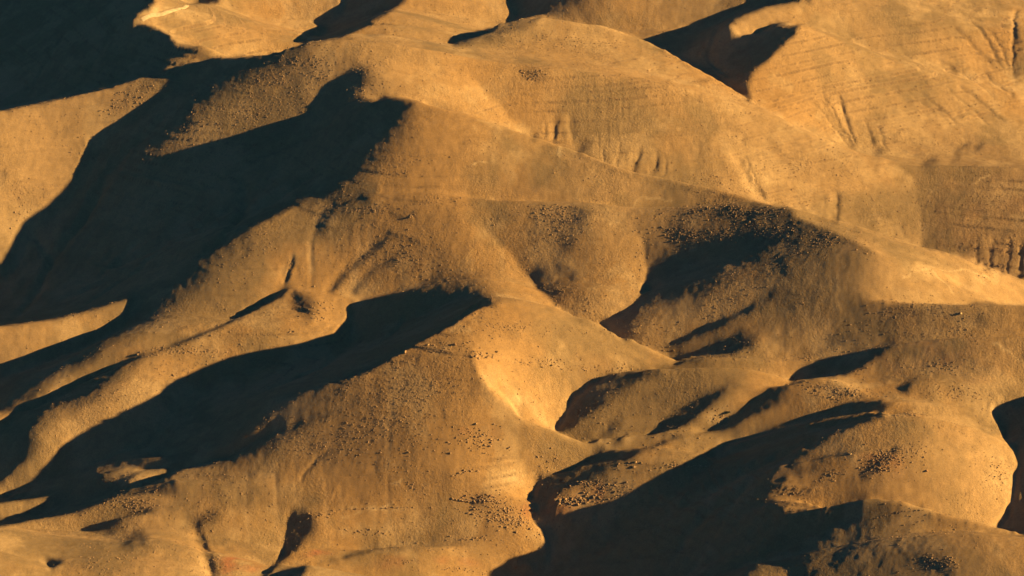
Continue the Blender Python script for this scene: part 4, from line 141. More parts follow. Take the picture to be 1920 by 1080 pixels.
0 12 -8 39 49 -55 -28 -17 -29 -21 5 11 9 0 4 5 9 0 8 1 -3 5 3 0 3 3 0 4 0 1 9 6 -1 -3 -1 -3 -3 -3 -3 -10 -6 -6 -8 -4 -1 12 21 -12 5 -2 -1 4 -4 5 0 0 1 -1 0 0 -1 0 1 -1 1 0 -3 0 -2 1 0 12 5 -6 -1 -4 8 3 -2 2 1 -1 1 3 3 9 -3 3 -1 -3 15 -10 -1 1 -3 -2 -11 -3 -1 3 -3 -5 -4 1 0 0 -1 -2 0 1 0 0 2 -1 2 0 2 0 4 -10 17 -8 -5 2 1 4 3 5 4 -18 -1 -3 0 1 0 6 -5 59 -14 -65 30 -29 10 6 -8 -6 -3 1 9 4 3 1 0 4 -1 -4 0 -3 3 1 4 9 3 -7 1 2 6 7 4 2 -2 -5 -10 -8 -5 -7 -3 0 5 1 -8 -5 -6 6 5 10 -8 -18 -2 -13 -3 9 -7 5 0 6 4 -11 1 0 9 2 2 3 3 -5 4 1 3 -1 0 1 1 2 2 1 2 -1 3 -2 -1 -1 2 0 1 0 0 0 1 -1 0 0 0 1 2 3 4 3 4 0 1 -1 0 0 1 -4 -3 -14 3 25 -22 12 -10 3 -4 1
5 -1 6 -1 -7 16 20 16 45 -27 -42 -17 -27 -9 -6 4 -1 -3 11 8 9 -8 3 4 2 0 5 -1 4 -2 -4 -1 1 1 0 1 0 7 -10 0 -7 3 9 5 6 -10 -12 4 -6 2 2 -3 3 -2 2 1 0 1 0 0 0 0 -1 1 -1 0 1 0 2 0 -3 -2 -3 -1 2 -3 -1 -3 3 -1 -1 1 1 0 -1 -7 1 -6 -15 11 -2 9 8 1 10 9 13 -1 -8 -11 0 3 3 -5 -3 -3 1 1 -1 -2 0 0 0 1 -1 1 0 3 -5 3 -2 6 8 -4 -1 -4 -3 -4 -4 8 1 0 1 -3 3 -8 13 -40 37 28 -55 41 -27 3 2 13 6 1 -6 -1 4 4 7 3 4 4 -2 -2 -9 -4 -9 -13 -4 7 -3 4 -3 -3 0 1 3 4 6 4 1 -1 -2 -4 -4 -3 5 2 5 -3 0 -2 8 14 1 8 -4 -7 1 -6 -4 -4 -5 -2 -4 3 -4 1 5 3 0 4 -4 -2 -3 -1 1 -1 -1 -1 0 0 0 1 -1 2 -1 1 -1 1 0 0 1 0 0 1 2 1 1 2 0 -1 -1 -4 -2 -1 0 1 0 2 -3 3 4 15 4 -21 4 -10 2 -3 1 -1
4 -2 7 -18 -12 10 -3 6 -8 38 41 5 15 -4 -14 -30 -16 -6 -23 -9 -4 22 1 -3 2 4 -4 3 -4 5 3 -1 1 -1 1 -2 0 -11 6 -4 6 -4 -2 2 -1 3 4 -6 3 -4 -1 2 -1 2 0 0 1 0 0 0 0 0 0 0 1 -1 0 -1 -2 -2 0 -5 -1 6 -2 5 -6 -1 -2 -2 1 1 -2 -3 -4 -4 -2 -1 13 0 -10 5 -8 6 -5 -4 3 8 21 17 -8 -14 -8 3 2 1 -5 -4 -1 1 -1 -1 0 -1 2 1 0 0 2 -2 8 -2 0 7 2 3 1 1 2 -6 -2 -1 -1 3 -3 8 -12 33 -40 16 -24 -19 51 -1 3 -20 -4 -2 4 2 -4 -3 -6 -2 -1 1 4 4 12 5 12 18 4 -10 6 -8 3 6 0 1 -1 -1 -2 -1 1 3 1 0 0 1 -4 1 -2 4 2 4 -2 -8 -1 -10 4 -15 -7 11 -10 -4 -6 12 4 -6 -4 3 0 -1 8 6 7 0 -2 -3 -5 -3 0 0 -1 0 0 0 1 -1 0 0 1 0 1 1 1 3 1 1 0 0 -1 -3 -3 -2 -2 1 0 1 1 -1 -2 -4 0 8 3 4 4 -24 3 -1 0 -1 1 1
2 1 -1 7 9 -2 1 -8 -3 -21 -17 18 1 20 21 24 9 -3 2 -16 -19 -37 -1 14 -2 -5 10 -2 10 -12 -3 1 -3 0 -4 0 -6 2 1 9 1 3 2 -1 1 -1 -4 3 -4 1 -1 -1 1 0 1 0 0 0 0 0 0 0 1 0 -1 1 0 0 0 0 -4 2 -1 -3 2 -4 4 0 0 2 0 -3 0 0 1 3 -6 -2 -4 -4 11 -6 9 -10 -2 0 -7 2 -8 -3 15 31 4 -11 -9 -5 6 2 -1 -4 -2 2 -1 1 -1 0 2 0 -3 8 -5 3 1 -2 0 -1 -1 -2 -2 4 0 1 0 0 3 -1 9 -16 28 -13 17 -50 -15 -3 4 38 6 -3 -7 -8 3 0 7 4 2 2 2 6 -9 6 -9 -12 -5 6 -8 15 -2 -11 2 -2 1 -1 1 1 -2 -2 -1 -1 -3 -3 -1 -3 0 -3 -4 -2 2 4 10 5 -9 16 3 -17 15 3 5 -8 -5 -2 8 -3 0 10 -4 -2 0 5 9 5 2 0 -3 -2 1 0 0 1 -1 1 2 1 1 2 1 1 0 -2 -2 -2 -2 -1 -2 1 1 2 2 1 1 1 0 0 1 2 -1 -14 -8 -15 -1 31 -13 0 -3 2 0 2
-1 0 1 -2 -3 0 1 4 5 11 4 -14 6 -12 -4 0 6 13 0 13 8 -1 -21 -26 4 11 -16 3 -20 21 5 1 1 -1 2 -4 7 -2 0 -3 2 0 -1 2 -1 1 1 -2 2 -1 -1 1 -1 0 -1 1 -1 1 0 0 0 0 0 0 1 -1 0 -1 0 -2 2 -2 0 1 -2 3 -2 0 0 -1 -1 1 0 -1 -1 -3 6 1 2 -9 -12 4 -16 16 7 0 3 -4 -4 -2 2 -14 9 26 16 3 -15 -6 -2 4 0 -4 -1 -2 2 0 -3 0 0 -2 4 -1 0 1 1 0 1 1 0 -3 -1 0 1 0 1 3 1 13 -6 12 20 33 -59 -20 -18 -16 -5 3 21 22 -2 7 -12 -8 -6 -4 -16 -17 9 -15 2 2 5 -6 19 -30 5 23 -11 5 -1 2 1 0 4 6 1 1 1 2 1 2 1 3 4 2 0 -1 -13 1 13 -11 4 20 -18 4 1 5 6 11 -1 3 5 -3 1 0 -2 -2 -5 -1 6 5 5 1 -3 0 0 1 3 2 1 1 1 -1 -2 -1 -2 0 0 0 0 0 1 0 0 -1 0 0 1 1 -1 1 -1 -2 0 8 1 14 -12 -44 14 -6 6 0 2 -1
-1 0 -1 2 2 -1 -1 -2 -5 -7 0 3 -1 9 -4 2 1 -5 1 -5 -2 20 14 -3 -21 -21 19 -6 22 -22 -3 -2 -1 6 0 9 -7 4 -2 5 0 3 0 -1 1 0 2 1 -1 0 1 -2 0 -1 1 -1 0 -1 0 1 0 0 0 0 0 1 -1 1 -1 2 -1 0 0 0 1 -2 1 0 0 1 0 -1 0 2 2 3 1 4 9 4 1 -14 16 -26 -17 3 1 3 5 0 -8 -2 2 -8 0 15 25 8 -3 -12 -4 2 -2 0 -7 -2 3 -2 -2 1 -2 1 0 0 0 0 0 -1 0 1 0 -1 0 1 -1 -1 1 -4 8 -3 -1 1 40 9 -5 -36 -14 -13 -18 -16 8 -8 7 9 6 -7 3 4 4 21 -6 -1 -10 20 -33 58 -1 -43 22 -7 7 2 1 -1 -8 -13 -2 1 2 -2 0 -2 -2 -3 1 3 3 3 3 3 1 13 -22 6 25 2 1 1 2 -3 0 1 -6 -5 -1 -1 1 2 3 2 -1 2 2 6 6 -1 0 -1 -2 -3 -3 -4 -3 -2 0 -1 -1 -2 -1 -1 -1 -2 -2 -1 0 1 -1 -1 -2 -2 0 -2 -1 -2 -5 -10 -3 -10 4 31 -3 8 1 1 0 2
-2 -1 -1 -1 -2 3 1 -1 4 4 -2 -1 -5 -2 9 -8 -3 -2 0 3 0 -10 -3 14 10 4 -17 0 -14 8 8 0 6 -8 5 -11 15 -3 10 -9 0 -4 3 1 2 0 -1 2 1 1 -1 1 -1 -1 -1 -1 0 0 0 0 0 0 0 0 0 0 1 0 0 0 1 0 0 0 0 1 -1 0 0 -1 1 1 0 0 0 0 1 2 -7 1 4 13 -4 6 2 -12 -13 0 -6 5 7 4 -5 -4 -3 -6 -5 3 23 20 1 -13 -4 -5 5 -1 -9 0 0 -3 1 -1 0 0 1 0 1 1 0 -1 0 0 -2 0 0 0 -2 2 -5 2 1 1 -17 6 10 24 7 4 -12 -16 -21 -11 -6 -10 -6 7 19 13 -6 -12 -8 -4 17 -15 34 -37 -7 31 -12 6 -8 -1 -1 6 8 13 7 0 0 4 2 4 3 5 0 -2 -1 1 8 3 -5 0 17 -27 -12 1 6 3 1 1 1 -1 3 2 2 -1 -1 -3 -3 -3 -3 -5 -5 -6 -5 1 -3 -2 -2 -1 1 1 0 0 -2 -1 -1 -1 -1 -1 -1 -1 1 -2 -4 -5 -4 -1 0 0 0 0 1 2 1 0 2 0 8 17 5 7 1 3 -1 0
-2 -2 -1 0 1 -3 -1 3 -2 -3 1 -4 5 -4 4 -4 -2 -2 2 0 2 7 2 -5 4 8 3 2 -1 2 -13 2 -9 10 -10 16 -15 6 -15 14 1 4 -5 -1 -3 3 6 -1 2 0 1 -1 0 0 -2 1 -1 0 0 -1 1 0 0 0 0 1 0 0 1 0 -1 1 1 0 0 -1 1 0 0 1 -1 1 0 1 0 2 -1 -2 3 -2 -1 -5 -8 10 8 6 6 -2 -1 -15 -6 -1 4 4 3 -5 -5 3 -18 -1 2 40 2 1 -16 -6 9 -6 -4 1 -3 1 -1 -1 0 0 0 0 0 1 0 -1 0 -1 -1 -2 0 -4 1 -1 -2 1 11 -3 -1 -7 4 7 13 15 7 5 -2 -4 -3 -6 -18 -9 -2 4 23 17 1 12 -9 12 13 0 4 2 10 4 3 -4 -2 -8 -8 -1 -2 -5 -4 -5 -4 -4 -2 -2 -1 -3 -5 -3 5 -1 -1 10 -11 -6 -11 -6 -4 -2 -2 0 -3 -2 -5 -4 0 -6 0 -3 0 -1 -1 -1 -2 -4 -1 -3 0 0 -2 0 -1 0 0 -1 1 0 1 1 1 2 0 2 4 5 6 2 0 0 -1 0 -1 -2 5 6 4 -2 6 -10 9 -1 2 -2 2 -2
-1 -1 -1 -1 -4 7 3 -3 2 2 -6 2 -7 0 -10 10 -5 5 -3 3 1 -1 3 4 -1 -3 3 0 8 -4 6 -4 8 -16 18 -25 22 -15 25 -22 -4 -5 6 5 6 -2 -8 5 -2 2 0 0 0 -1 1 -2 1 -1 0 0 0 0 0 1 0 -1 0 1 0 0 2 0 0 0 0 1 0 -1 1 -1 0 0 1 -1 1 -1 -1 0 -3 1 -1 1 9 -3 2 4 5 -4 0 4 -3 -5 -8 -4 -4 7 3 -8 6 -9 9 -30 6 16 36 -1 -24 2 3 -7 2 -4 0 1 -1 1 0 1 0 0 0 1 -1 -1 -2 -1 -2 -1 -3 -2 -1 -1 -5 7 6 9 1 0 -4 -6 0 4 5 7 4 11 16 7 1 -5 -6 -11 -6 -10 -4 -10 4 7 -4 -5 -17 -11 -7 0 -2 10 7 -4 -3 3 1 4 -1 -1 -2 -1 -1 1 1 0 -2 -1 1 -5 8 -2 1 -2 -2 -4 -4 -3 -1 -1 -1 3 -4 5 -1 4 -1 3 1 3 4 4 2 3 0 0 1 0 2 1 2 2 2 3 1 2 2 2 3 2 0 -1 -4 -1 0 1 1 1 2 2 -1 -1 -1 4 -7 6 -8 -1 -1 0 -1 0
0 -1 -1 1 1 -16 1 12 1 -2 6 -7 1 -2 -1 -2 4 -5 3 -3 1 3 0 2 4 5 0 2 -5 4 -2 2 -3 12 -12 14 -18 15 -30 26 -2 0 -5 -7 -8 4 16 -13 7 -2 0 1 0 1 -1 1 -1 1 -1 0 0 0 0 -1 1 0 0 0 1 0 0 0 1 0 0 0 0 1 -1 0 1 -1 0 1 -1 -1 0 -1 1 -2 0 1 -4 5 3 1 -2 2 3 6 2 -3 -1 1 -3 -14 -5 6 -4 3 -7 4 3 -11 -18 18 44 -13 -14 8 -8 3 -2 -3 -1 -1 0 0 0 1 0 0 0 0 1 -1 0 -2 1 -1 1 -2 4 -5 -3 -1 5 8 9 8 6 -3 -2 -3 1 -9 -17 -4 3 8 7 9 3 6 -4 0 -7 -25 0 9 5 -1 0 -2 -1 -6 -3 5 3 -2 -1 -4 1 -1 0 0 -1 -2 -1 0 0 0 0 3 -3 4 3 4 4 4 4 0 1 -2 2 -3 1 1 -1 -1 0 -2 1 -2 -1 0 0 1 1 0 1 1 1 0 1 0 0 -1 1 0 0 0 -3 -1 1 3 8 3 0 0 0 0 -1 1 1 2 -1 3 -4 -13 -3 -2 -4 -1 -1 0
0 3 -3 4 -13 27 2 -23 0 1 -11 15 -3 2 -1 0 4 3 -2 5 0 -1 0 0 -1 -1 2 -1 4 -1 1 1 -1 -1 0 5 0 -3 7 -14 -1 -5 7 1 15 -13 -30 25 -10 4 1 -1 2 0 1 0 1 -1 1 0 -1 0 0 0 -1 0 1 -1 0 0 0 1 -1 0 0 0 0 0 0 1 -1 0 0 -1 0 0 0 0 -1 1 0 0 3 -1 -1 0 3 0 0 -2 2 7 5 -3 -1 3 -10 -13 -1 0 1 1 -7 2 0 -2 -23 38 16 -21 8 -11 0 0 1 -1 0 1 1 0 2 -1 1 -1 -1 -1 -1 1 -3 0 -1 5 -2 10 8 6 -1 -3 -6 1 -3 11 10 8 1 15 31 5 -4 -13 -12 -16 -8 -19 0 -33 -20 35 -10 -2 4 8 1 1 3 1 0 -1 1 6 0 0 -2 0 -2 -1 -1 0 0 0 -1 0 0 -1 2 -1 -2 0 -2 0 -1 3 1 4 2 4 3 0 2 0 1 0 0 1 -1 -1 0 -1 -1 0 -1 0 -1 0 -1 1 0 1 -1 0 -1 -1 5 5 4 1 -4 -3 0 0 0 0 0 0 0 0 1 0 1 -4 -5 -7 -1 -1 -1 0
3 -1 6 -1 11 -55 -3 26 -3 4 29 -26 11 -1 3 2 -2 6 4 -10 0 -1 -1 0 1 0 -1 1 -1 1 2 0 1 -1 1 -4 3 -1 7 -3 5 3 -12 -4 -15 6 44 -45 11 -6 0 5 -1 3 1 1 0 0 0 -1 0 0 0 -1 1 0 -1 0 0 0 0 -1 0 1 0 0 0 0 0 -1 0 0 -1 0 -1 1 0 0 1 -1 1 0 -2 0 0 0 -2 1 2 2 0 -3 -1 1 2 2 7 2 -8 -10 -1 -5 8 -3 -2 -6 8 -22 22 23 -16 13 -5 -5 -4 0 0 0 2 1 0 1 0 0 0 1 0 -1 3 1 1 -6 2 -12 -8 -6 9 7 18 1 11 -2 -21 10 31 -13 -60 0 -12 9 -8 10 -3 9 -6 36 37 -32 12 -10 -7 -6 -3 -2 -2 -4 -2 1 5 -3 6 1 4 2 0 -1 0 0 -1 -1 1 0 -1 1 -2 0 1 0 1 0 4 2 2 0 0 0 -1 0 -1 1 0 1 -1 0 1 1 2 2 2 2 2 2 1 2 2 0 0 0 1 0 0 1 -3 -6 -6 -4 -2 2 1 1 1 2 2 2 1 2 1 3 -6 -7 -4 -2 -2 -2 0 -1
0 3 -2 10 -8 32 2 -16 2 -30 -53 65 -10 17 -1 -3 -1 -8 -5 14 3 0 1 -1 -1 -2 -2 -2 0 -1 -1 1 1 1 0 2 -2 0 -4 5 -2 6 7 9 1 3 -51 35 -23 4 6 -7 7 -3 3 0 1 1 0 0 0 -1 -1 1 -1 0 0 0 -1 0 0 0 0 0 0 0 0 0 0 -1 0 -1 0 -1 1 0 0 1 0 1 -1 0 0 -1 -1 -1 0 0 -1 -1 1 2 0 -1 0 -2 3 2 7 6 0 -6 -20 2 2 5 -11 8 -27 9 33 -16 10 13 3 -3 0 -1 -1 0 0 1 -1 0 -1 -1 -1 1 -3 0 -1 10 3 23 17 10 -17 -15 -23 -15 6 -31 13 11 -68 9 54 -9 15 -9 16 -16 1 13 -19 5 -26 19 3 -16 4 -2 1 2 2 5 5 6 -3 3 1 6 3 0 4 1 1 1 2 1 0 1 1 0 2 0 0 1 0 1 -3 -4 -2 -2 -2 -2 -1 0 2 0 0 2 2 3 2 2 0 0 0 0 0 -1 0 -1 -1 2 0 1 0 0 1 -2 -2 0 1 -1 1 -3 0 -1 -1 -3 -2 -2 -1 -2 0 -5 -1 5 2 0 0 0 0 0
5 -2 7 -10 24 12 -14 -2 -6 29 29 -81 34 -27 7 6 -2 5 2 0 -2 -4 1 -1 -1 1 1 0 -3 0 -3 -4 -1 -2 0 -2 0 -2 1 -2 2 -3 -1 -3 5 5 29 -32 20 -21 -4 13 -11 8 -2 3 0 0 0 0 -1 1 0 0 0 0 -1 0 0 0 -1 0 0 0 0 0 0 0 0 0 -1 0 -1 1 -1 0 1 1 0 1 0 -1 -1 -1 -1 -1 -1 0 0 0 0 -1 -1 1 0 3 0 2 2 2 -1 7 17 -9 -20 -13 12 -7 10 -12 -19 32 2 -12 -1 4 -1 0 1 0 1 0 1 0 3 0 4 -2 9 -1 10 -19 3 -32 -18 -14 14 10 0 14 -14 26 12 -23 47 -14 -26 3 -10 9 -18 25 -23 -19 32 -43 37 2 -6 17 6 9 9 3 3 1 -2 -6 1 -3 -3 -3 -3 1 0 0 0 0 -1 0 0 -1 -1 -1 -1 -1 -1 -1 -1 -2 0 0 0 1 1 1 1 1 0 1 1 -2 0 -2 -2 0 2 2 2 2 2 2 2 3 2 -1 0 -2 -1 -4 -4 -4 -2 -2 -3 -1 -3 4 -7 -5 -2 0 0 1 0 -1 -1 1 7 7 4 5 2 1 0 1
-4 1 -5 7 -15 -5 10 3 7 -8 7 34 -43 33 -11 -11 2 -3 3 -5 9 10 -3 -1 -2 -5 -5 -4 0 -2 0 2 -1 1 -2 -1 -1 -1 -1 -1 -1 1 2 0 1 -5 2 36 -38 36 -22 -14 18 -12 8 -4 1 1 0 1 1 -1 0 0 0 0 1 -1 0 0 -1 0 0 -1 0 1 0 0 0 0 0 0 -1 0 0 0 1 0 0 0 0 0 -1 0 -1 -1 -1 -1 -1 1 -1 0 1 -1 0 1 1 3 1 2 2 4 -5 6 17 6 -48 3 -6 12 13 -8 5 -5 3 -5 2 0 1 2 1 1 1 3 -2 4 -3 9 -10 -6 -18 2 -12 20 8 9 -12 0 6 -7 1 -2 -3 -4 -22 12 7 2 2 -10 8 -28 30 3 8 42 -29 -11 5 4 -3 -3 -6 -1 -2 -1 0 2 -2 -1 0 -2 -1 -1 -1 1 0 1 1 0 0 1 1 1 0 1 0 0 2 1 0 1 0 1 0 1 1 -1 0 -1 2 4 3 6 7 4 1 -1 -1 -1 -3 -5 -6 -8 -6 -4 -6 -4 -6 1 -1 1 2 2 2 0 1 -5 7 2 0 0 0 -1 -1 1 0 -1 3 2 2 3 2 2 1 0
-2 -1 -2 -4 -2 -1 -2 1 -2 15 -2 4 10 -55 -12 26 -3 10 10 14 -13 -10 -3 8 0 8 5 0 -1 -2 2 0 -3 -3 0 0 0 0 0 0 -1 -1 -1 1 -1 5 -4 -7 51 -54 34 -3 -27 17 -8 5 0 1 1 -1 -1 1 2 -1 1 0 0 1 -1 0 0 0 0 0 0 -1 0 1 -1 1 0 0 1 -1 0 1 -1 0 1 0 0 -1 0 -1 -1 0 0 -1 0 -1 0 0 0 1 1 0 0 1 1 1 1 0 4 3 0 -4 43 -21 -22 9 -12 7 -6 0 -6 3 -2 1 -1 -1 -1 -1 0 -3 1 -3 -1 -13 4 10 10 10 -3 -9 -8 -4 8 -6 4 2 -7 8 -8 2 22 -13 10 -13 -2 4 10 27 4 20 -5 -5 -2 3 -8 -5 -4 -1 -2 -4 -4 -4 -3 -5 -3 -2 -2 -1 0 -2 0 1 1 1 1 1 1 0 0 0 0 0 1 -1 -1 0 0 0 1 0 1 0 0 3 3 4 0 -2 1 -11 -12 -10 -9 -5 -3 -7 -5 1 4 5 2 2 4 3 7 0 1 1 -2 2 3 1 1 2 -2 2 1 0 0 0 1 -1 0 0 1 1 3 1 2 1 0 1
-2 0 0 -2 -3 -6 1 2 8 -10 6 -1 6 39 9 -23 0 -8 -28 -34 -7 18 25 -3 2 -6 5 4 -1 2 -3 -3 6 4 1 1 -1 1 1 0 -1 -1 -1 -1 0 -4 3 -1 -15 53 -45 -4 32 -16 -1 -4 0 2 -5 3 -1 2 0 3 -1 1 -1 1 1 0 0 0 0 -1 1 0 0 -1 2 -1 1 0 1 0 1 -1 0 -1 0 -1 0 0 0 0 1 0 0 0 0 0 0 0 0 0 0 0 1 0 0 0 1 1 1 0 0 7 -7 24 31 -35 13 -18 -24 8 0 -3 -1 -2 0 2 0 -1 -2 1 -1 0 1 10 0 -4 -4 -1 4 3 4 -2 -4 2 -5 4 -4 -14 2 1 -9 -9 -20 22 10 10 2 -7 -3 -14 -6 3 4 3 11 8 8 3 4 3 2 1 0 0 -1 -1 -2 -1 -2 0 -1 -1 0 -2 -1 0 -1 -1 0 0 -1 0 0 1 0 0 0 1 -1 0 -1 0 -1 -4 -5 -8 -10 -7 -12 1 3 1 2 0 -2 6 7 1 4 4 2 0 -3 2 2 5 2 3 2 -1 -2 4 0 1 2 0 2 0 1 -1 -1 0 0 0 -3 1 0 0 1 0 1 0
0 0 0 -1 -1 -1 0 4 -14 21 -7 2 -3 -9 10 3 5 -2 16 18 1 -42 -39 1 8 17 -9 4 4 0 4 9 -5 1 -1 0 3 0 -1 -1 0 -1 -3 -1 -3 1 -5 2 -1 -15 40 11 -45 22 7 3 -6 -11 10 -6 7 -1 -2 -1 0 0 2 0 0 0 1 -1 0 1 -1 0 0 0 -1 2 0 2 0 1 -1 0 -1 0 -1 -1 0 0 0 1 0 1 1 0 0 0 1 0 0 0 0 0 0 0 0 -1 0 0 -1 1 1 -3 5 -7 -13 21 -19 -2 29 -10 -3 3 -2 0 0 -1 -1 1 1 -1 -1 1 0 -4 2 5 6 3 2 -4 -3 -2 -2 -3 -1 -6 6 1 -13 -28 12 35 24 -2 -1 -6 -5 -1 0 6 1 -10 -8 -7 -11 -8 -5 0 2 1 4 3 3 2 2 2 1 1 1 0 1 -1 -1 1 0 -1 0 1 0 0 1 0 0 0 1 0 1 -1 0 -1 0 -2 -2 -1 -2 2 6 4 7 2 1 2 2 1 0 -6 -9 -5 -10 -10 0 4 10 7 0 -2 -2 -1 5 3 2 -4 5 2 1 1 -3 2 -1 0 0 -1 -1 -1 -1 -1 -1 1 -2 1 0 0
-1 1 1 0 1 -1 0 -8 15 -25 19 -6 -1 6 -8 -2 -3 1 -1 -3 8 26 11 -23 -31 -33 26 1 24 15 0 -11 3 -4 3 4 -2 3 3 3 1 1 0 -3 2 -2 1 -4 2 2 -12 4 32 -22 -14 -12 8 17 -14 13 -13 -7 2 -2 4 -1 0 -1 2 2 1 0 0 -1 0 0 0 1 1 0 1 0 1 0 1 0 0 -1 -1 0 -1 1 1 0 1 1 0 1 0 1 -1 0 0 0 1 0 0 -1 -1 0 -1 -2 0 -1 0 2 -3 2 5 -11 6 4 -16 9 6 0 2 0 -2 -1 0 0 0 0 2 -1 1 3 1 -3 -1 1 4 3 0 0 0 -2 -2 -8 -4 -13 4 61 -6 -14 -9 -9 -3 -2 -1 -3 -2 -4 -1 5 3 2 3 1 -3 -5 -6 -4 -6 -5 -2 0 2 2 4 4 4 4 1 1 1 -1 -2 0 0 0 -1 0 0 0 0 1 -1 0 0 0 0 -1 0 0 1 1 2 1 -1 -1 -3 0 1 0 2 2 3 6 8 4 4 5 -5 -9 -9 -12 -2 4 8 4 -2 1 2 5 -5 2 -4 0 3 -2 0 0 0 -1 -1 -2 0 -1 -1 -1 0 -1 0 -1
2 2 1 2 -2 4 -6 6 -10 9 -20 3 1 -7 8 1 2 1 3 5 0 0 3 19 15 14 -49 -12 -40 -29 28 16 15 12 11 -3 7 2 -1 1 3 3 2 1 -4 -1 -2 1 -4 -3 4 -6 -8 4 10 7 -7 -15 6 -24 12 5 0 7 -4 2 0 1 -1 -2 -2 1 0 0 0 -1 1 -1 -2 0 1 2 0 1 0 0 0 0 -1 0 0 0 0 1 1 0 1 1 1 -1 1 0 0 0 -1 1 -1 -1 0 -2 -1 0 -2 0 -1 -1 1 -1 -2 2 0 -7 7 3 2 3 0 0 0 -1 0 0 1 0 0 0 -1 -1 -2 3 3 0 -2 1 -1 0 -2 -1 -6 11 -14 30 33 -37 -5 -1 -2 0 -2 -1 -2 0 -1 0 0 -2 -2 -1 -1 1 3 3 3 1 1 2 -1 -2 -3 -3 -4 -4 -2 -2 1 3 1 1 2 -1 0 -1 0 0 0 0 0 0 0 1 -1 1 0 0 0 0 0 0 -1 1 1 2 4 1 0 2 0 1 0 -2 -2 1 2 0 7 8 5 5 -4 -12 -11 -9 5 5 1 0 5 -1 -1 -3 1 0 1 -1 0 0 -1 0 -2 -1 -1 -2 0 -1 -1 0
2 1 2 -2 2 0 1 -7 7 -8 4 -5 -2 2 -7 -1 -2 1 0 -1 4 4 7 -3 9 2 33 5 14 17 -47 -19 -24 -9 -21 9 18 2 13 2 2 -1 1 1 2 -2 -1 -3 1 2 -4 3 1 -2 -7 1 2 7 1 20 -14 1 -5 -16 11 -3 2 -4 -3 1 3 -2 0 1 -1 2 -2 0 2 1 -3 -2 -1 1 3 0 1 0 1 -1 1 0 0 1 0 1 0 0 0 1 -1 0 0 0 0 -1 0 0 -1 0 -2 -1 -1 -1 -1 0 -1 1 0 4 -6 6 3 6 -1 -7 2 0 0 -1 0 0 0 2 1 1 1 -1 1 -5 -6 -1 2 2 4 0 -3 5 12 -21 31 7 -31 10 0 -7 -2 -3 -2 -2 -1 -1 0 0 0 1 2 1 2 1 0 -1 -1 0 0 0 1 2 2 3 2 2 0 -1 -4 -4 -2 0 -2 0 0 0 1 0 0 0 0 0 1 0 0 -1 0 1 -1 0 1 1 2 1 1 0 0 0 2 0 -1 0 1 3 3 3 0 3 -1 -1 0 1 6 9 5 1 -17 -10 -3 1 -3 0 0 0 -2 3 -1 1 -1 1 0 -1 -1 -1 -1 -1 -2 0 -1 0
0 2 2 0 -2 0 3 4 -7 2 -5 1 -1 -2 2 0 3 -2 1 3 0 0 -1 5 -1 4 -9 4 4 -1 23 11 7 -7 4 -17 -38 -8 -13 1 4 5 4 4 4 8 1 0 -6 -5 -1 -3 -1 2 5 0 0 -4 2 -7 17 -1 3 17 -15 0 -4 -3 1 1 -5 8 -1 -3 4 -4 0 1 0 -3 1 1 0 0 -3 2 1 1 -1 3 -1 1 0 -1 1 -1 0 0 0 0 0 0 0 0 0 0 0 -1 -1 -1 0 -1 0 -2 0 -1 0 -2 1 -1 15 3 -7 -3 -3 3 -2 1 0 1 0 0 0 1 0 1 -1 -3 -6 0 3 -3 -7 -4 5 14 17 -19 -17 34 5 -23 13 -9 -4 4 -1 1 0 -1 1 0 1 0 -1 0 -1 1 -1 1 0 3 1 1 2 1 0 0 0 -1 0 -1 -1 1 2 0 -1 -3 0 0 -1 1 -1 0 0 1 0 0 -1 0 0 0 0 0 1 1 0 2 1 0 2 2 1 3 0 2 3 -6 -3 -5 -3 -4 0 -1 3 4 4 3 -1 -2 1 5 11 -7 -10 -10 1 -3 -1 1 1 0 1 1 1 0 0 1 0 -1 -1 0 -1 -1 1 -1
0 0 -1 1 2 -4 4 0 1 1 2 0 1 2 -3 -1 -3 0 -3 -4 0 2 6 1 4 -1 7 0 0 4 -5 2 4 7 1 4 16 -2 -6 -11 -14 -7 -9 -5 -7 -10 2 7 12 6 2 0 -2 -4 -6 0 2 5 1 5 -9 4 2 -10 7 2 1 7 -1 -1 5 -10 -3 3 -2 0 2 9 -13 -3 2 -2 4 -2 7 -3 -1 -2 2 -2 4 -1 0 0 -2 0 -1 0 -1 0 0 0 0 -1 0 -1 -1 0 1 -1 0 0 -1 1 0 0 0 1 0 0 -8 3 5 -6 4 1 2 0 0 -1 0 0 1 0 1 1 2 -2 -5 -3 -7 -8 -2 2 -7 -9 -6 16 31 -1 -14 21 -9 3 -2 1 2 -3 0 1 -1 -1 -2 -1 0 -1 0 0 2 0 1 -1 0 1 -1 0 0 1 0 1 1 1 1 0 -1 1 0 2 1 0 1 0 1 0 1 -1 0 -1 1 -1 0 0 0 0 0 0 2 -1 1 3 2 -2 -1 -2 0 -2 -1 6 2 2 1 0 -2 -5 -8 -9 -6 -3 -4 -1 2 -2 -3 9 9 1 -7 1 0 2 0 2 3 1 2 2 1 -1 1 -1 1 -1 1 0 0 0
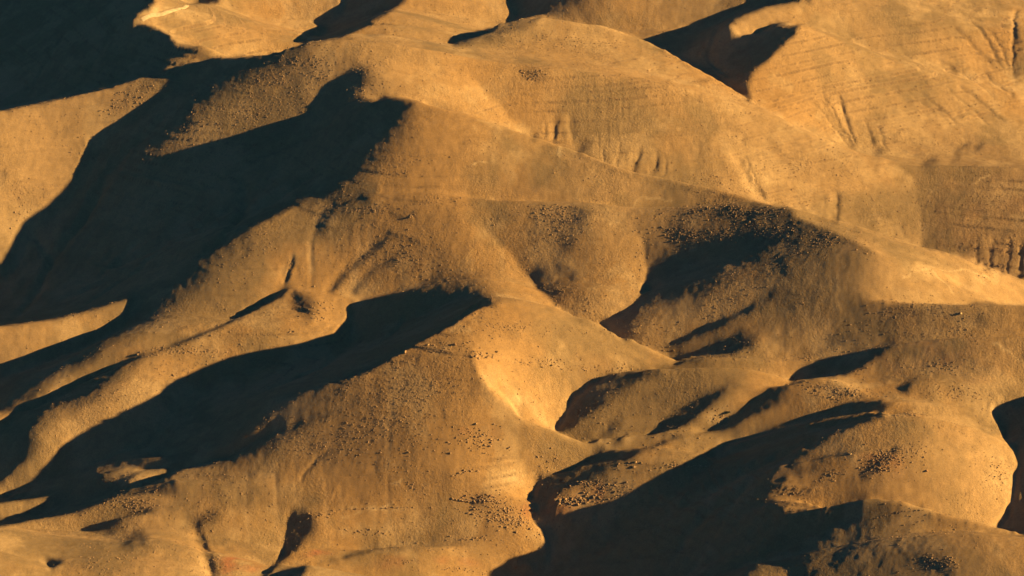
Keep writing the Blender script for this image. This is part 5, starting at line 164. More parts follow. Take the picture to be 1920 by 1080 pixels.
-2 1 0 1 -3 2 -4 7 0 2 1 3 1 0 3 2 1 1 2 3 0 1 -6 1 -3 -3 -9 -2 3 -4 5 -4 -3 -2 0 -1 -8 0 5 7 7 -2 4 -2 -1 2 -8 -12 -10 1 9 10 10 9 7 0 -5 -7 -2 -3 5 -3 -1 5 -5 -1 -1 0 2 -2 -4 4 4 1 -1 4 -2 -9 9 4 -12 -2 -12 8 -7 6 3 -3 6 5 -5 1 0 -2 0 -2 0 -1 0 -2 0 0 -1 1 -1 0 1 0 -2 1 1 0 1 0 0 0 0 -1 0 1 1 -5 0 7 -1 1 -1 -1 1 1 0 1 0 -1 -1 -1 -1 -1 4 -16 -12 17 20 10 9 3 -2 10 -23 -15 -11 -25 2 10 11 -1 -3 6 2 1 1 1 0 0 0 0 0 0 0 0 1 1 1 1 1 0 1 0 2 0 0 0 1 1 1 0 2 -1 0 2 0 0 0 1 -1 0 -1 0 -2 0 0 -1 0 0 0 2 0 2 3 -2 -8 -2 -1 -1 -2 -1 -2 0 2 3 1 5 3 9 2 -7 -12 -14 -5 -2 4 3 5 -2 -4 4 2 -4 0 -1 5 0 -1 2 2 1 1 2 0 2 0 1 0 1 -1 1
0 -1 -1 1 -2 0 -2 -3 5 3 3 2 2 0 1 1 1 0 0 -4 -1 -5 0 -5 -1 1 8 0 -8 0 -9 -1 0 -3 1 1 5 3 -1 -3 -1 4 0 2 2 -2 4 4 -1 -10 -14 -7 -1 2 8 13 15 10 0 -2 -7 0 0 -5 3 0 2 -2 0 1 4 1 0 0 1 0 2 -2 4 -4 8 0 2 -11 -8 -12 -2 23 -12 -8 7 3 -3 3 -3 -1 -2 -1 -1 1 -1 -1 1 -1 -1 -1 -1 0 2 1 0 1 1 0 2 0 1 2 3 0 1 1 -1 -4 -1 0 0 1 -2 -1 -1 -3 -3 -2 -2 -5 -2 5 -11 27 30 -1 -12 -7 -7 -3 0 -8 11 3 9 8 -11 -23 -15 7 11 0 3 2 2 1 0 0 0 0 1 1 0 2 0 1 0 0 0 0 0 0 -1 0 0 1 -1 0 0 0 -1 0 0 -1 0 0 0 -1 0 -1 0 -1 -1 -1 -1 1 -1 0 1 0 0 3 -7 -8 2 1 0 -1 0 0 0 -1 -3 -3 -2 -4 -3 -5 2 5 14 10 5 -4 -7 3 -3 3 4 0 1 0 3 -5 -10 -3 2 2 1 0 2 1 2 1 2 1 1 0 1 0
-1 -1 2 -4 8 -17 6 1 3 5 1 0 -3 4 -1 0 -1 2 -2 3 -1 1 1 0 -4 -1 -8 -2 3 -2 4 1 -1 1 -3 2 -1 -1 3 6 4 2 3 4 2 4 0 -2 3 5 6 -7 -10 -13 -14 -13 -8 2 11 11 6 -2 -4 4 -4 0 -3 3 0 0 -2 1 2 2 2 2 1 3 -1 3 1 -2 7 2 10 12 -5 -25 -10 4 2 -8 9 -6 4 -2 0 -1 0 -1 1 0 -2 0 2 1 0 1 -2 0 1 1 1 1 -3 0 0 0 0 -2 -2 -2 -1 0 0 -1 0 -2 1 0 0 2 3 3 0 7 -4 -3 27 -2 -13 -5 1 -2 0 -3 -2 3 -5 0 -1 -1 13 8 6 -27 -1 8 5 2 3 -1 2 -1 -1 0 -2 -1 0 -1 -1 -1 -1 -1 -2 -1 -1 -2 -1 -1 -1 -1 1 -1 -1 0 0 1 0 0 0 1 0 0 0 0 -1 0 0 0 0 -1 2 1 0 2 2 -9 -1 5 0 -1 0 0 -1 -2 -2 -2 -1 0 0 0 1 -1 -2 4 1 5 6 7 -2 -2 1 -2 -2 1 0 2 1 7 3 -7 -10 -7 -3 3 2 1 0 4 1 2 1 0 0 0
1 0 -4 4 -6 19 -15 15 -10 -2 -11 -1 7 -3 4 1 0 0 2 -3 0 -6 -5 -3 5 -1 5 1 -4 0 -3 -2 4 2 6 -5 -3 4 -3 -3 -1 0 0 0 1 0 3 4 0 0 -1 8 8 7 4 -1 -10 -14 -14 -6 7 10 6 -8 3 -2 2 -5 0 1 3 0 0 -1 0 -1 0 0 1 0 0 3 -4 1 1 -3 19 -5 2 -1 -21 25 -16 12 -9 3 -2 2 -1 0 0 0 2 0 -1 -2 1 -4 3 2 2 0 1 -1 0 0 0 0 -3 1 1 0 0 -1 0 2 1 3 3 3 3 1 -1 -2 1 -8 5 15 -9 -2 5 -1 -4 -2 -4 0 -1 -2 3 3 2 6 -6 4 -3 24 -23 4 -10 4 -7 3 -5 -1 -2 -2 -1 -1 -1 -1 0 -1 0 -2 0 -1 -1 1 -1 0 1 0 0 0 1 1 0 0 1 1 0 0 1 0 0 0 0 0 1 -1 1 2 -1 0 4 0 -9 0 2 -2 1 1 -1 0 0 0 1 1 0 -1 1 -1 0 0 4 2 -1 -3 -3 3 7 -1 1 1 2 -2 1 0 0 -4 0 8 6 -1 -7 -11 -7 -2 9 0 3 0 0 1 0 0
-1 -1 1 0 0 9 -23 -12 27 2 -6 -7 -9 4 -3 -1 4 -2 1 4 2 6 1 2 -4 2 -3 -2 4 -1 0 0 -7 -1 2 2 7 -5 1 3 -1 1 1 2 2 2 0 1 2 2 1 -3 -5 -3 -1 2 8 6 0 -8 -15 -8 6 16 -1 -3 -4 5 -1 -2 -4 -1 -1 1 -1 1 -1 -1 -2 0 0 0 1 -1 -2 4 -11 25 0 -17 14 -15 16 -9 9 -3 2 -4 2 -1 -1 1 -2 0 -1 5 -2 7 5 0 -3 -4 -3 0 2 1 2 -1 1 0 -1 0 0 1 0 0 1 1 -1 -1 -2 0 1 1 -6 9 13 -5 3 -1 -8 -4 -3 -3 -2 -4 -2 -2 -3 -2 -1 -3 5 -3 3 -12 25 -47 43 -18 16 -10 7 -4 3 0 1 1 0 1 1 1 1 0 1 0 0 -1 1 0 -1 0 0 0 1 -1 0 0 0 -1 1 -1 -1 0 0 0 1 0 0 3 1 -2 4 6 -5 -8 2 2 -1 3 0 1 1 1 1 1 0 1 1 1 0 0 0 0 -4 -1 0 2 2 -3 -4 1 -1 0 0 3 1 0 0 4 1 -3 -1 3 6 5 -3 -5 -7 -1 -2 0 -1 0 0 -1
1 -1 -1 -1 6 -11 28 -7 -22 -7 15 1 -3 -6 5 -1 -9 3 -2 0 -3 -2 0 0 2 0 2 4 -2 3 1 2 6 3 -7 11 0 6 -2 -6 2 -3 -2 -3 -1 0 0 1 -1 0 0 3 3 3 0 -2 -5 -3 2 4 5 -6 -12 -1 4 15 2 -10 -2 1 1 -2 -1 -3 -1 -5 -2 -2 -1 0 0 0 0 0 0 0 1 -2 8 8 -3 -5 14 -7 2 -1 1 4 0 3 2 1 4 3 5 -3 3 -4 -10 -4 0 5 5 3 0 1 -2 1 -1 0 -1 -1 -1 -1 0 1 2 1 1 2 3 -3 -7 -10 4 2 -8 -5 -7 -7 0 -1 -1 -3 0 0 1 1 2 1 2 2 0 5 5 7 -7 23 -54 35 -10 21 -8 6 -4 0 -1 0 1 1 -1 0 0 1 -2 -1 -1 0 -1 0 0 0 -1 1 -1 0 0 0 -1 0 -1 0 1 0 -1 2 0 2 2 -1 1 8 0 -11 -5 3 2 0 3 0 1 1 1 1 1 2 1 0 0 1 -1 0 -1 0 3 -1 -3 -3 -4 1 2 -1 0 1 1 -2 -2 1 0 -2 0 1 1 0 -1 0 5 4 -5 -1 -3 -2 0 -1 0 1
0 -1 -1 0 1 -1 13 -1 -12 -3 -3 7 8 -2 -2 -3 0 -12 -3 -6 -2 3 4 5 1 3 1 -2 4 1 3 2 0 0 10 -7 -2 6 5 2 -8 -3 -2 0 -1 -1 1 -1 2 1 1 -2 -2 -2 1 2 5 3 0 -1 -1 6 -1 -8 4 -17 5 10 -1 -7 -4 -2 -1 -2 -2 3 1 -1 1 0 2 3 1 -2 -1 -4 2 -9 20 -7 -11 25 -28 23 -7 8 0 2 -1 0 0 0 -5 -1 -6 3 0 2 8 7 3 2 -2 -1 1 0 0 -1 0 -1 -1 0 1 0 0 -1 -3 -2 -2 -6 -10 -6 -4 0 0 -2 0 0 2 5 0 1 3 3 2 2 1 2 1 0 0 1 1 -2 -3 -1 2 4 -22 17 0 4 -2 0 1 1 1 0 0 -2 2 0 -1 -1 0 1 0 0 0 0 1 0 1 -1 0 1 0 0 -1 0 0 -1 -1 0 2 -2 3 0 0 5 4 -8 -13 0 5 1 1 2 -1 2 1 0 0 0 0 0 0 1 2 0 2 0 5 1 -6 5 2 4 2 -2 -2 -2 -2 -2 -10 11 3 -5 2 -2 1 1 -1 -2 -2 1 -1 1 1 -7 -2 -1 -1 0 0 0
1 -2 0 0 -1 5 -10 0 8 1 0 -4 -2 7 -6 4 5 4 -3 -1 -2 -7 -8 -4 0 -5 -2 3 2 6 7 6 6 2 -5 5 3 -10 1 2 4 -1 -2 -3 -3 1 -1 1 0 0 1 1 1 2 -1 -2 -2 -2 0 0 -1 -5 2 -12 -7 33 1 -12 1 8 3 1 -3 1 0 -5 -3 1 0 3 1 0 1 3 0 2 -3 5 -15 29 -10 -27 24 -22 13 -7 4 0 4 3 4 5 9 3 4 2 0 1 -5 -5 -4 -4 -3 -2 -2 -3 -2 -2 -2 -2 0 -3 -4 -5 -3 -1 -1 -1 -5 0 2 3 7 2 5 4 -4 1 -2 -2 1 1 0 1 1 1 1 0 0 1 -1 -1 -1 0 2 1 0 -1 49 -34 6 -22 9 -3 2 -1 0 -1 0 0 -2 1 1 2 2 -2 1 -1 1 0 -1 1 -1 1 -1 -1 0 -1 -1 -1 -1 0 -1 0 -2 4 -3 2 5 -3 -11 -5 8 4 -1 1 0 0 1 -2 0 -1 0 1 1 0 2 -3 -1 -3 -3 0 -3 5 10 9 -8 2 -7 0 -2 -1 -3 0 -5 -1 0 3 -5 11 -1 -4 7 10 12 -3 0 -4 -14 3 -4 -1 0 0 -1 0
1 0 -2 1 -1 1 6 -5 -5 -2 1 3 1 -3 5 -2 -1 6 3 4 2 2 0 -5 -3 0 -1 -2 1 -2 -3 -4 -2 6 7 -3 -2 4 -4 2 3 -3 0 -3 4 -2 1 -1 0 -1 -3 -3 -2 -4 -2 -1 -1 1 -1 0 3 2 3 6 -15 -18 17 37 1 -14 -7 -3 4 -4 -3 3 1 -2 1 -2 4 6 4 0 -3 -5 -2 -4 1 -10 12 1 -6 7 -3 8 -1 0 -2 -3 -3 -3 1 5 10 -15 -2 -6 1 -2 0 -2 -1 -1 -1 1 0 0 -1 -1 -3 -2 0 1 1 0 4 2 7 4 5 4 -7 1 10 -11 3 -4 2 1 1 2 5 2 2 1 1 2 0 -1 1 0 -1 0 -3 1 -3 8 -13 2 -8 9 -4 2 -2 1 -1 1 -1 0 1 -1 0 0 1 4 -1 0 0 0 0 -1 0 -1 1 -1 -1 -1 1 -1 -1 0 0 -1 3 -4 6 1 -7 -5 1 6 -1 -3 3 1 1 -1 -1 1 -1 1 -1 -2 -2 -2 -4 3 0 3 6 3 10 -2 -10 -17 2 -9 4 -4 -1 0 0 9 15 -7 2 -5 -2 -6 2 11 -2 -2 -17 5 5 4 12 -3 2 -1 0 0 0 0
0 -1 1 -1 5 3 2 5 0 -1 -4 -4 -2 1 -4 1 1 -3 4 0 3 5 8 6 2 -2 0 -6 -7 -8 -4 1 -2 -2 -5 3 3 0 4 -2 -3 3 1 0 0 -4 -4 -3 -3 -3 1 -1 0 2 2 2 2 3 4 5 1 5 -1 8 14 -23 -26 -21 18 45 8 0 -12 2 1 -6 -5 5 4 10 3 -5 -6 -5 0 1 -3 -2 2 -3 12 2 -15 3 -4 -3 -1 -3 -1 -2 -4 -5 -13 -12 -11 5 -3 6 1 1 0 1 0 1 2 1 2 1 3 3 3 5 4 6 3 3 -1 2 0 0 -2 -4 0 14 -12 4 -4 1 0 -1 2 5 0 1 0 1 1 -1 0 0 -1 -1 -1 -1 0 -1 -1 -3 0 0 3 -4 2 -1 1 -2 0 -4 -1 4 2 1 1 -1 -2 -3 1 1 -1 1 0 1 1 0 0 0 -1 0 -1 1 0 -1 1 2 -3 7 -3 -10 -2 3 4 -2 1 3 -1 0 -1 1 0 -2 -2 -3 -2 1 2 5 9 2 4 -2 -6 0 -13 -4 0 -1 2 1 -2 3 4 3 8 -10 -11 12 -9 7 0 13 3 -15 -10 -15 8 -2 2 3 6 5 4 2 1 0 1 0
0 0 -1 1 0 0 14 1 -1 3 4 4 1 0 2 -1 -3 0 -6 -2 -3 -3 -5 1 3 7 5 6 -2 -2 -5 -12 -6 -16 0 3 0 1 -1 0 3 3 0 4 -8 -1 1 1 1 3 0 3 2 1 2 2 1 0 0 -1 1 -1 2 -5 1 18 -2 -27 -18 -16 5 27 27 2 -3 7 6 -9 4 -4 -10 -5 -2 2 0 -1 4 -1 -2 1 -2 -6 2 -9 -8 -4 -5 -1 -3 -1 1 1 7 1 -1 6 4 -3 -3 1 1 1 2 2 0 1 1 2 1 2 3 2 1 -1 2 0 1 -2 0 -3 2 -2 9 -3 1 -1 -1 0 -2 4 4 -3 -2 0 1 0 0 0 0 0 0 -1 -1 0 -2 -1 -1 1 -2 -1 -2 3 -1 0 0 -1 -2 0 1 -1 1 0 -1 0 0 1 0 1 2 0 0 0 0 -1 -1 -1 0 0 0 -1 1 2 0 0 9 -7 -9 3 4 -1 0 3 -1 -1 0 0 1 -2 -1 1 3 6 7 4 2 -3 -9 -8 -8 4 -4 -1 -2 -4 2 2 -1 5 5 5 1 10 -8 1 1 -10 13 0 5 -22 -9 4 3 7 0 2 -5 0 -1 3 2 2 0 0 0 0
0 0 0 -2 -3 -1 -14 -3 5 -1 1 2 7 6 3 5 6 4 8 5 2 1 2 -4 -9 -6 -7 1 4 5 2 4 -2 -3 -18 -18 -3 -2 3 6 1 4 4 -2 4 6 1 1 -1 -1 -1 0 1 0 0 0 0 0 0 0 1 0 0 4 -1 -6 7 25 -8 -28 -19 -22 -9 26 27 5 -12 10 -3 -9 -1 -1 -1 -2 0 -4 -4 4 -3 -2 -1 4 1 4 5 0 1 -1 1 0 -1 -1 -4 2 1 0 0 3 3 2 1 1 1 0 1 1 0 1 0 0 0 -1 1 1 -1 1 -3 2 -4 4 -6 2 2 3 0 0 1 -1 3 2 -3 -3 0 -1 -1 0 -2 0 -1 -1 -1 0 0 -1 1 -1 -1 -2 -1 1 -1 -1 0 1 -1 2 2 5 1 -1 -2 0 -1 0 1 1 0 0 -1 -1 1 -1 -2 0 0 0 1 1 0 3 3 2 5 7 -15 -7 2 1 -3 0 3 0 2 2 2 2 2 5 6 2 2 -8 -5 -13 -5 -2 0 3 0 -5 4 -5 5 2 1 4 7 1 3 0 0 -6 1 7 1 -1 -6 -12 1 -1 3 3 1 -1 -2 -1 3 0 0 1 0 0 1 1 0 -1
0 0 0 0 -1 -3 -4 -1 1 -1 0 0 -2 -5 -1 -2 2 1 -1 -1 6 6 6 10 13 4 5 -6 -6 -8 -5 -2 0 7 9 -1 -14 -11 -12 9 3 4 -2 5 2 0 -1 -6 1 -1 1 2 0 2 2 1 1 0 0 -1 -2 1 -1 0 2 5 -3 -9 9 12 7 -12 -21 -22 -9 16 22 -14 -2 -4 0 -3 2 2 0 1 11 -2 3 1 0 2 10 0 -2 3 1 2 0 -1 0 0 2 -1 -2 0 0 -2 -1 -1 -1 0 0 0 -1 -1 0 -1 0 -1 0 0 -1 1 1 -3 3 -7 3 -8 1 10 5 -3 -2 -1 -3 1 2 -4 -3 0 -1 -1 -1 -1 0 -1 0 -1 0 -1 0 0 -1 -1 1 -1 7 -4 1 -1 1 1 2 2 2 0 1 0 -1 -1 0 0 0 -1 0 0 0 0 -1 1 0 1 -1 1 -1 1 3 0 1 5 -1 -17 2 3 3 1 7 5 5 7 1 3 -1 1 -2 -6 -9 -9 -6 0 -3 8 -3 0 -1 1 -1 3 1 5 -1 5 4 2 0 0 -2 -1 0 -8 3 -9 6 -4 -5 10 -4 9 0 -4 0 3 4 -1 -2 -1 -1 -1 -1 1 -1 -1 1 0
-1 1 1 0 -2 -1 0 0 2 1 1 0 -2 0 -1 0 -2 -5 -3 0 -3 -5 -3 -2 -6 9 1 12 10 9 7 -1 0 -4 0 5 7 3 -4 -44 17 -12 12 1 4 -2 0 9 -1 -1 2 -2 2 0 -1 1 -1 -1 -1 -1 -1 -2 1 -1 -1 -2 5 6 -2 -5 5 12 15 -13 -20 -25 -8 16 -8 5 1 6 3 2 3 -2 -9 12 2 -1 2 -4 -7 9 5 -2 1 1 2 4 2 2 1 1 1 0 -1 0 0 -1 -1 -1 -1 -1 1 -1 0 -1 -1 0 -1 1 1 -1 -2 3 -6 5 -6 0 13 -6 -6 -5 0 -2 2 0 -4 -1 1 1 -1 1 -1 0 -1 0 0 0 1 0 1 -1 2 1 -1 -2 1 -1 1 -1 0 -1 1 -1 1 0 -1 -1 0 -1 0 0 -1 1 0 0 0 1 0 -1 1 0 1 0 5 0 2 5 6 -5 -14 12 4 5 4 5 0 -4 1 -4 -5 -5 -4 -12 -1 -1 -1 6 0 4 -1 -3 1 -3 1 2 8 2 3 1 3 0 0 -2 -1 -2 -2 -3 -4 1 -1 1 2 -2 3 0 3 -5 0 5 2 0 -2 2 0 -1 -1 -2 0 -2 0 0 -1 1
0 0 1 1 0 0 0 0 0 0 -1 -2 -2 0 -1 -1 -3 1 0 -2 -1 -3 2 -8 4 -10 1 -3 -7 5 0 14 8 14 5 3 0 -1 10 11 -49 31 -18 6 -3 3 2 1 1 -2 -3 0 -2 0 0 -1 0 -1 -1 0 -1 0 -1 0 1 2 -2 -1 5 6 1 -3 -4 9 3 -3 2 -11 4 0 2 1 1 3 1 7 -8 -16 12 8 -1 -2 -3 -8 4 7 1 0 -1 -3 -1 -1 1 0 1 1 2 1 0 0 1 0 0 1 -1 -1 -1 -1 -1 0 -1 0 -1 0 0 -6 5 -7 -3 14 -9 1 -3 0 -2 1 0 -1 1 2 2 1 0 -1 -1 -1 0 -2 0 1 -2 1 -2 1 -2 -1 1 3 3 -2 0 -1 0 -1 0 0 0 -1 -1 -1 -1 0 0 -1 1 0 2 0 1 -1 1 1 2 1 3 4 -2 5 5 -3 1 0 11 -7 0 -1 -3 -5 -8 -4 -6 -3 0 -2 -1 6 -3 3 4 -3 -1 -4 4 2 5 6 4 0 -1 0 0 0 -1 -1 -2 -1 -4 -3 -1 -1 1 1 1 1 -2 3 -1 1 0 4 2 -1 0 2 1 -1 -1 -1 -1 -1 -1 -1 0 -1 0 0
-1 2 0 1 0 0 1 0 1 0 1 -1 -1 -2 0 -2 0 -2 -3 -1 -3 0 -4 1 -6 2 -6 -8 1 3 3 -7 2 0 7 10 10 12 -4 21 -4 -38 21 -6 4 -1 0 -5 -2 3 -1 -1 0 -1 0 -1 -1 0 -1 -1 -1 -1 -1 1 -1 -1 2 2 -1 0 2 4 3 -2 -1 -4 8 5 -2 3 -1 0 1 -1 0 -1 9 -4 -21 4 11 6 -1 -3 -11 -4 4 4 5 6 3 2 -1 0 -1 -1 0 -1 0 0 0 0 0 -1 0 0 -1 0 -1 -2 1 -2 0 -2 -2 4 -11 -1 14 -10 1 -1 2 -1 1 1 1 1 -1 1 0 0 0 -1 1 -1 -1 1 -1 0 1 0 2 1 -1 5 -7 5 -3 0 -1 -1 0 1 -1 1 -2 0 0 0 0 0 -1 1 -1 -1 -1 0 1 2 2 2 1 2 0 -2 8 -1 -6 8 -12 -16 -1 5 1 -2 0 0 2 4 -4 -2 3 1 0 -2 1 -3 -1 6 5 8 1 4 -1 -1 -1 0 0 -1 0 -2 -3 -3 -2 -2 2 1 0 0 0 1 -1 1 1 -1 2 1 0 0 -1 2 2 -1 0 0 0 -1 -1 -1 -1 0 -1 0 0 0
0 0 0 1 0 2 -2 1 0 1 -1 -2 0 0 -1 1 -3 0 1 -1 1 -3 -1 -2 -1 -5 1 0 0 -10 5 1 -2 -1 1 1 1 -1 16 -1 38 -31 -1 0 -1 -1 -1 -1 0 -1 0 0 -1 0 -2 -1 0 -1 0 -2 1 -1 0 -1 1 1 -1 0 1 1 1 -1 2 1 7 3 -12 10 -3 2 0 1 0 1 0 1 -3 8 4 -19 -9 4 12 9 4 -5 -8 -5 -5 -3 1 2 0 0 1 1 0 0 0 0 0 0 0 0 -1 0 0 1 1 0 -1 1 -2 2 1 -12 8 12 -8 3 -1 -1 0 1 1 0 0 0 1 -2 -1 0 1 1 -1 0 0 0 0 0 1 1 1 0 3 -7 11 4 -4 0 -1 2 0 0 1 0 0 0 -1 -1 -1 -1 0 0 1 3 2 3 2 0 -1 -2 -1 -1 2 7 -15 -11 -2 -22 4 17 -3 0 0 2 1 0 1 -1 -1 -1 -1 0 1 3 3 5 4 1 2 -2 2 -2 2 -1 1 -2 -2 -3 -3 -1 0 0 0 2 -1 -1 0 2 0 0 1 0 0 1 -1 0 1 0 2 -2 0 0 0 -1 0 0 -1 1 -1 0 0 0 0 0
0 0 1 -1 1 -1 1 0 0 -1 1 1 -2 0 -1 -3 3 1 -2 3 -3 2 1 -1 1 -1 3 1 2 -4 -13 4 -2 3 -3 -3 2 7 -10 1 -6 35 -15 0 -2 0 -1 0 -1 0 1 -1 0 -1 0 0 0 -1 0 1 -2 1 -1 0 -1 -1 0 0 -1 0 0 2 0 2 -2 7 -5 1 11 -5 3 -2 0 -1 0 -1 1 -3 4 9 -4 -13 -13 -2 9 10 6 -1 -1 -2 -3 -4 -1 1 -1 -2 -1 1 1 1 0 0 -1 0 1 0 0 -1 1 0 0 -3 2 -5 -5 16 5 -7 1 -2 -1 1 1 0 0 1 1 0 -1 -1 -1 1 1 1 1 1 0 0 1 0 -1 0 0 2 -1 10 1 -4 2 -1 1 0 0 1 -1 0 0 -1 2 2 2 3 4 2 3 1 0 -2 -3 -4 -4 -3 -1 2 -10 -28 4 10 -3 9 -5 -1 3 -2 0 1 0 1 0 0 1 1 2 3 4 2 1 -1 1 -1 1 1 -1 1 -4 -1 -4 -1 -1 1 0 1 0 1 0 -1 0 2 0 0 1 0 0 -1 1 0 0 0 0 0 -2 1 -1 -1 -1 0 -1 0 0 1 1 0 1 0 0 0
0 0 0 0 0 1 -1 1 -1 2 -5 0 3 0 -4 5 1 -3 5 0 0 2 -3 4 -1 3 -4 1 -1 5 5 -9 2 -6 0 -1 -2 -8 4 1 -3 7 3 -2 -2 -1 0 1 1 0 0 1 -1 0 0 0 0 0 0 -1 1 0 1 0 0 -1 0 -1 0 0 -1 0 0 1 2 3 6 -9 -3 2 -2 1 -2 0 -1 0 0 1 -2 -1 5 8 2 -9 -13 -5 3 7 3 0 -3 -2 1 -2 4 3 3 2 -2 -1 -1 0 0 0 0 1 0 0 -1 0 -3 2 -6 3 13 -4 -5 2 -1 0 0 0 -1 0 1 0 0 1 1 0 0 -1 1 2 1 0 2 1 0 1 1 1 1 0 4 -3 -2 2 -2 1 0 1 0 0 1 0 2 5 2 1 1 -2 -3 -2 -5 -4 -5 -3 -3 1 -1 1 0 -17 1 21 -6 -6 2 2 2 -3 0 2 -2 -1 1 2 2 2 2 3 1 0 -1 1 0 2 0 0 -3 -2 -3 -3 0 0 1 1 1 0 0 0 0 0 1 0 1 0 0 0 1 0 0 1 -1 0 0 -1 0 -1 1 -2 -1 0 -1 -1 0 1 0 0 1 1 0 1 0 0
0 0 0 -1 1 -1 1 -3 2 -2 3 5 -2 -4 6 1 -5 3 1 -2 3 1 2 -1 1 0 3 1 0 -1 -1 3 -4 0 -3 -2 -4 -1 -3 -4 4 2 -1 0 0 0 0 0 1 1 0 1 1 0 1 0 -1 0 -1 1 1 0 1 -1 0 0 -1 -1 1 -1 0 0 0 0 0 -1 1 0 -2 0 -1 -1 0 -2 -1 0 -1 -1 1 0 -2 -3 2 7 4 -6 -7 -5 4 5 5 6 0 3 -4 0 -5 -4 1 -1 1 -1 1 0 0 1 1 0 1 -2 2 -7 6 6 -7 0 2 -2 1 -1 0 0 1 0 0 1 0 0 0 0 -1 0 0 2 3 2 0 1 1 1 1 1 0 1 -1 1 0 -1 1 0 0 0 1 1 0 1 0 -3 -4 -3 -4 -2 -2 -2 1 -1 1 0 0 -2 1 -2 -2 10 -2 -6 7 1 1 0 0 0 0 -1 3 3 0 1 -1 1 0 -2 1 1 3 -1 0 -4 -3 -3 -1 -2 1 1 1 0 1 0 0 0 1 0 1 0 0 1 0 0 1 0 0 0 0 0 0 -1 0 1 -2 0 -2 0 -1 -1 0 -1 1 -1 2 0 1 1 1 0 0 0
1 -1 0 0 -1 0 -1 2 0 -1 7 -3 -3 3 0 -6 5 3 -2 2 1 1 1 1 1 1 0 1 1 1 0 -1 1 -2 -2 -3 -2 -3 -2 -1 -2 1 0 -1 0 1 1 1 0 1 1 0 0 1 -1 1 0 0 1 1 0 1 -1 1 0 -1 0 0 -1 -1 -1 -2 0 0 0 0 0 0 1 0 -1 -1 -1 -1 0 -1 1 1 -1 1 1 2 0 -2 1 6 0 -2 -9 -2 2 -6 0 -3 1 -5 3 2 0 1 0 1 0 1 0 0 1 1 -1 3 -4 8 3 -5 2 0 -2 1 0 0 1 1 0 1 0 0 1 -1 0 0 0 0 1 1 0 0 0 0 1 -1 0 -1 0 -2 0 -1 0 0 0 -1 0 0 0 -1 0 -1 -2 -1 0 1 1 0 0 0 -2 0 -1 -1 0 2 1 1 -3 -1 5 2 1 3 2 0 2 2 1 1 -1 -2 0 -2 2 -1 1 2 0 -2 -4 -3 -3 1 -1 0 0 1 0 -1 0 1 0 1 0 1 0 0 1 0 0 0 0 1 0 1 -1 0 1 -1 0 0 0 -2 1 -1 0 -1 0 -1 0 0 -1 1 1 0 1 0 0 1 1 0
0 0 0 0 0 -1 1 -2 -2 8 -5 -2 6 -2 -1 3 0 -2 2 1 1 0 0 1 1 1 0 1 0 1 1 0 -1 -1 -1 -2 -1 -2 -2 -1 -1 -1 -1 1 0 0 1 0 1 1 0 0 0 0 1 1 3 0 0 0 1 0 1 -1 0 0 0 0 -1 -3 -1 -1 -1 -1 1 0 0 0 -1 0 0 -1 0 1 0 2 1 0 1 -1 0 1 0 2 1 -2 2 1 3 -4 -8 1 -2 0 -1 7 0 -1 1 1 0 0 0 0 1 -1 0 -1 0 -3 7 1 -4 2 -2 0 2 0 0 0 0 0 0 1 0 0 -1 1 -1 0 0 -1 -2 -3 -1 -1 1 1 0 1 -1 0 -1 0 -2 0 -1 -2 -1 -1 -1 -2 -2 0 -1 0 0 0 0 -1 -1 1 0 0 1 1 2 1 2 0 0 0 1 3 -1 4 3 4 0 4 0 0 -1 -3 1 1 0 2 -4 3 -4 -4 -3 -1 0 1 1 -1 0 0 -1 0 -1 1 0 1 0 0 1 0 0 1 -1 0 0 1 0 0 0 -1 1 0 -1 0 0 0 -1 1 -1 -1 0 1 -1 1 -1 1 1 0 1 0 0 0 1 -1 0 0
0 1 -1 0 0 -1 0 1 3 -6 1 1 -1 3 0 0 0 1 0 0 -1 1 0 0 -1 0 1 0 1 0 0 1 0 0 -1 0 -1 0 0 -1 -1 -1 0 -1 1 0 0 1 0 0 0 0 1 -1 0 0 -1 4 0 1 -1 0 0 1 -1 1 0 -1 -1 0 -1 0 -2 0 -3 0 -1 -1 0 -1 0 0 -1 1 5 3 0 -1 -1 0 -1 -1 0 -1 -1 1 0 -1 -1 1 3 1 5 5 5 -1 -2 0 -1 0 -1 0 0 -1 0 0 0 1 0 4 -1 -2 1 -2 1 -1 -1 1 -1 1 0 -1 0 -1 0 0 1 -1 1 0 1 0 -1 0 -1 0 0 -1 -1 -2 -2 -4 -3 -3 -2 -4 -2 -1 -1 -1 0 0 1 0 1 0 1 0 1 0 1 0 1 1 0 0 1 3 -1 5 1 2 3 -2 7 1 1 -2 4 -4 3 -1 1 2 -2 -1 -2 -5 1 -6 2 1 0 1 -1 -1 0 0 0 0 1 -1 1 0 0 -1 0 1 -1 1 0 -1 1 0 0 0 0 -1 0 1 -1 0 0 0 0 -1 0 0 0 1 0 0 1 0 2 1 0 0 0 0 -1 0 -1 1 -1 0
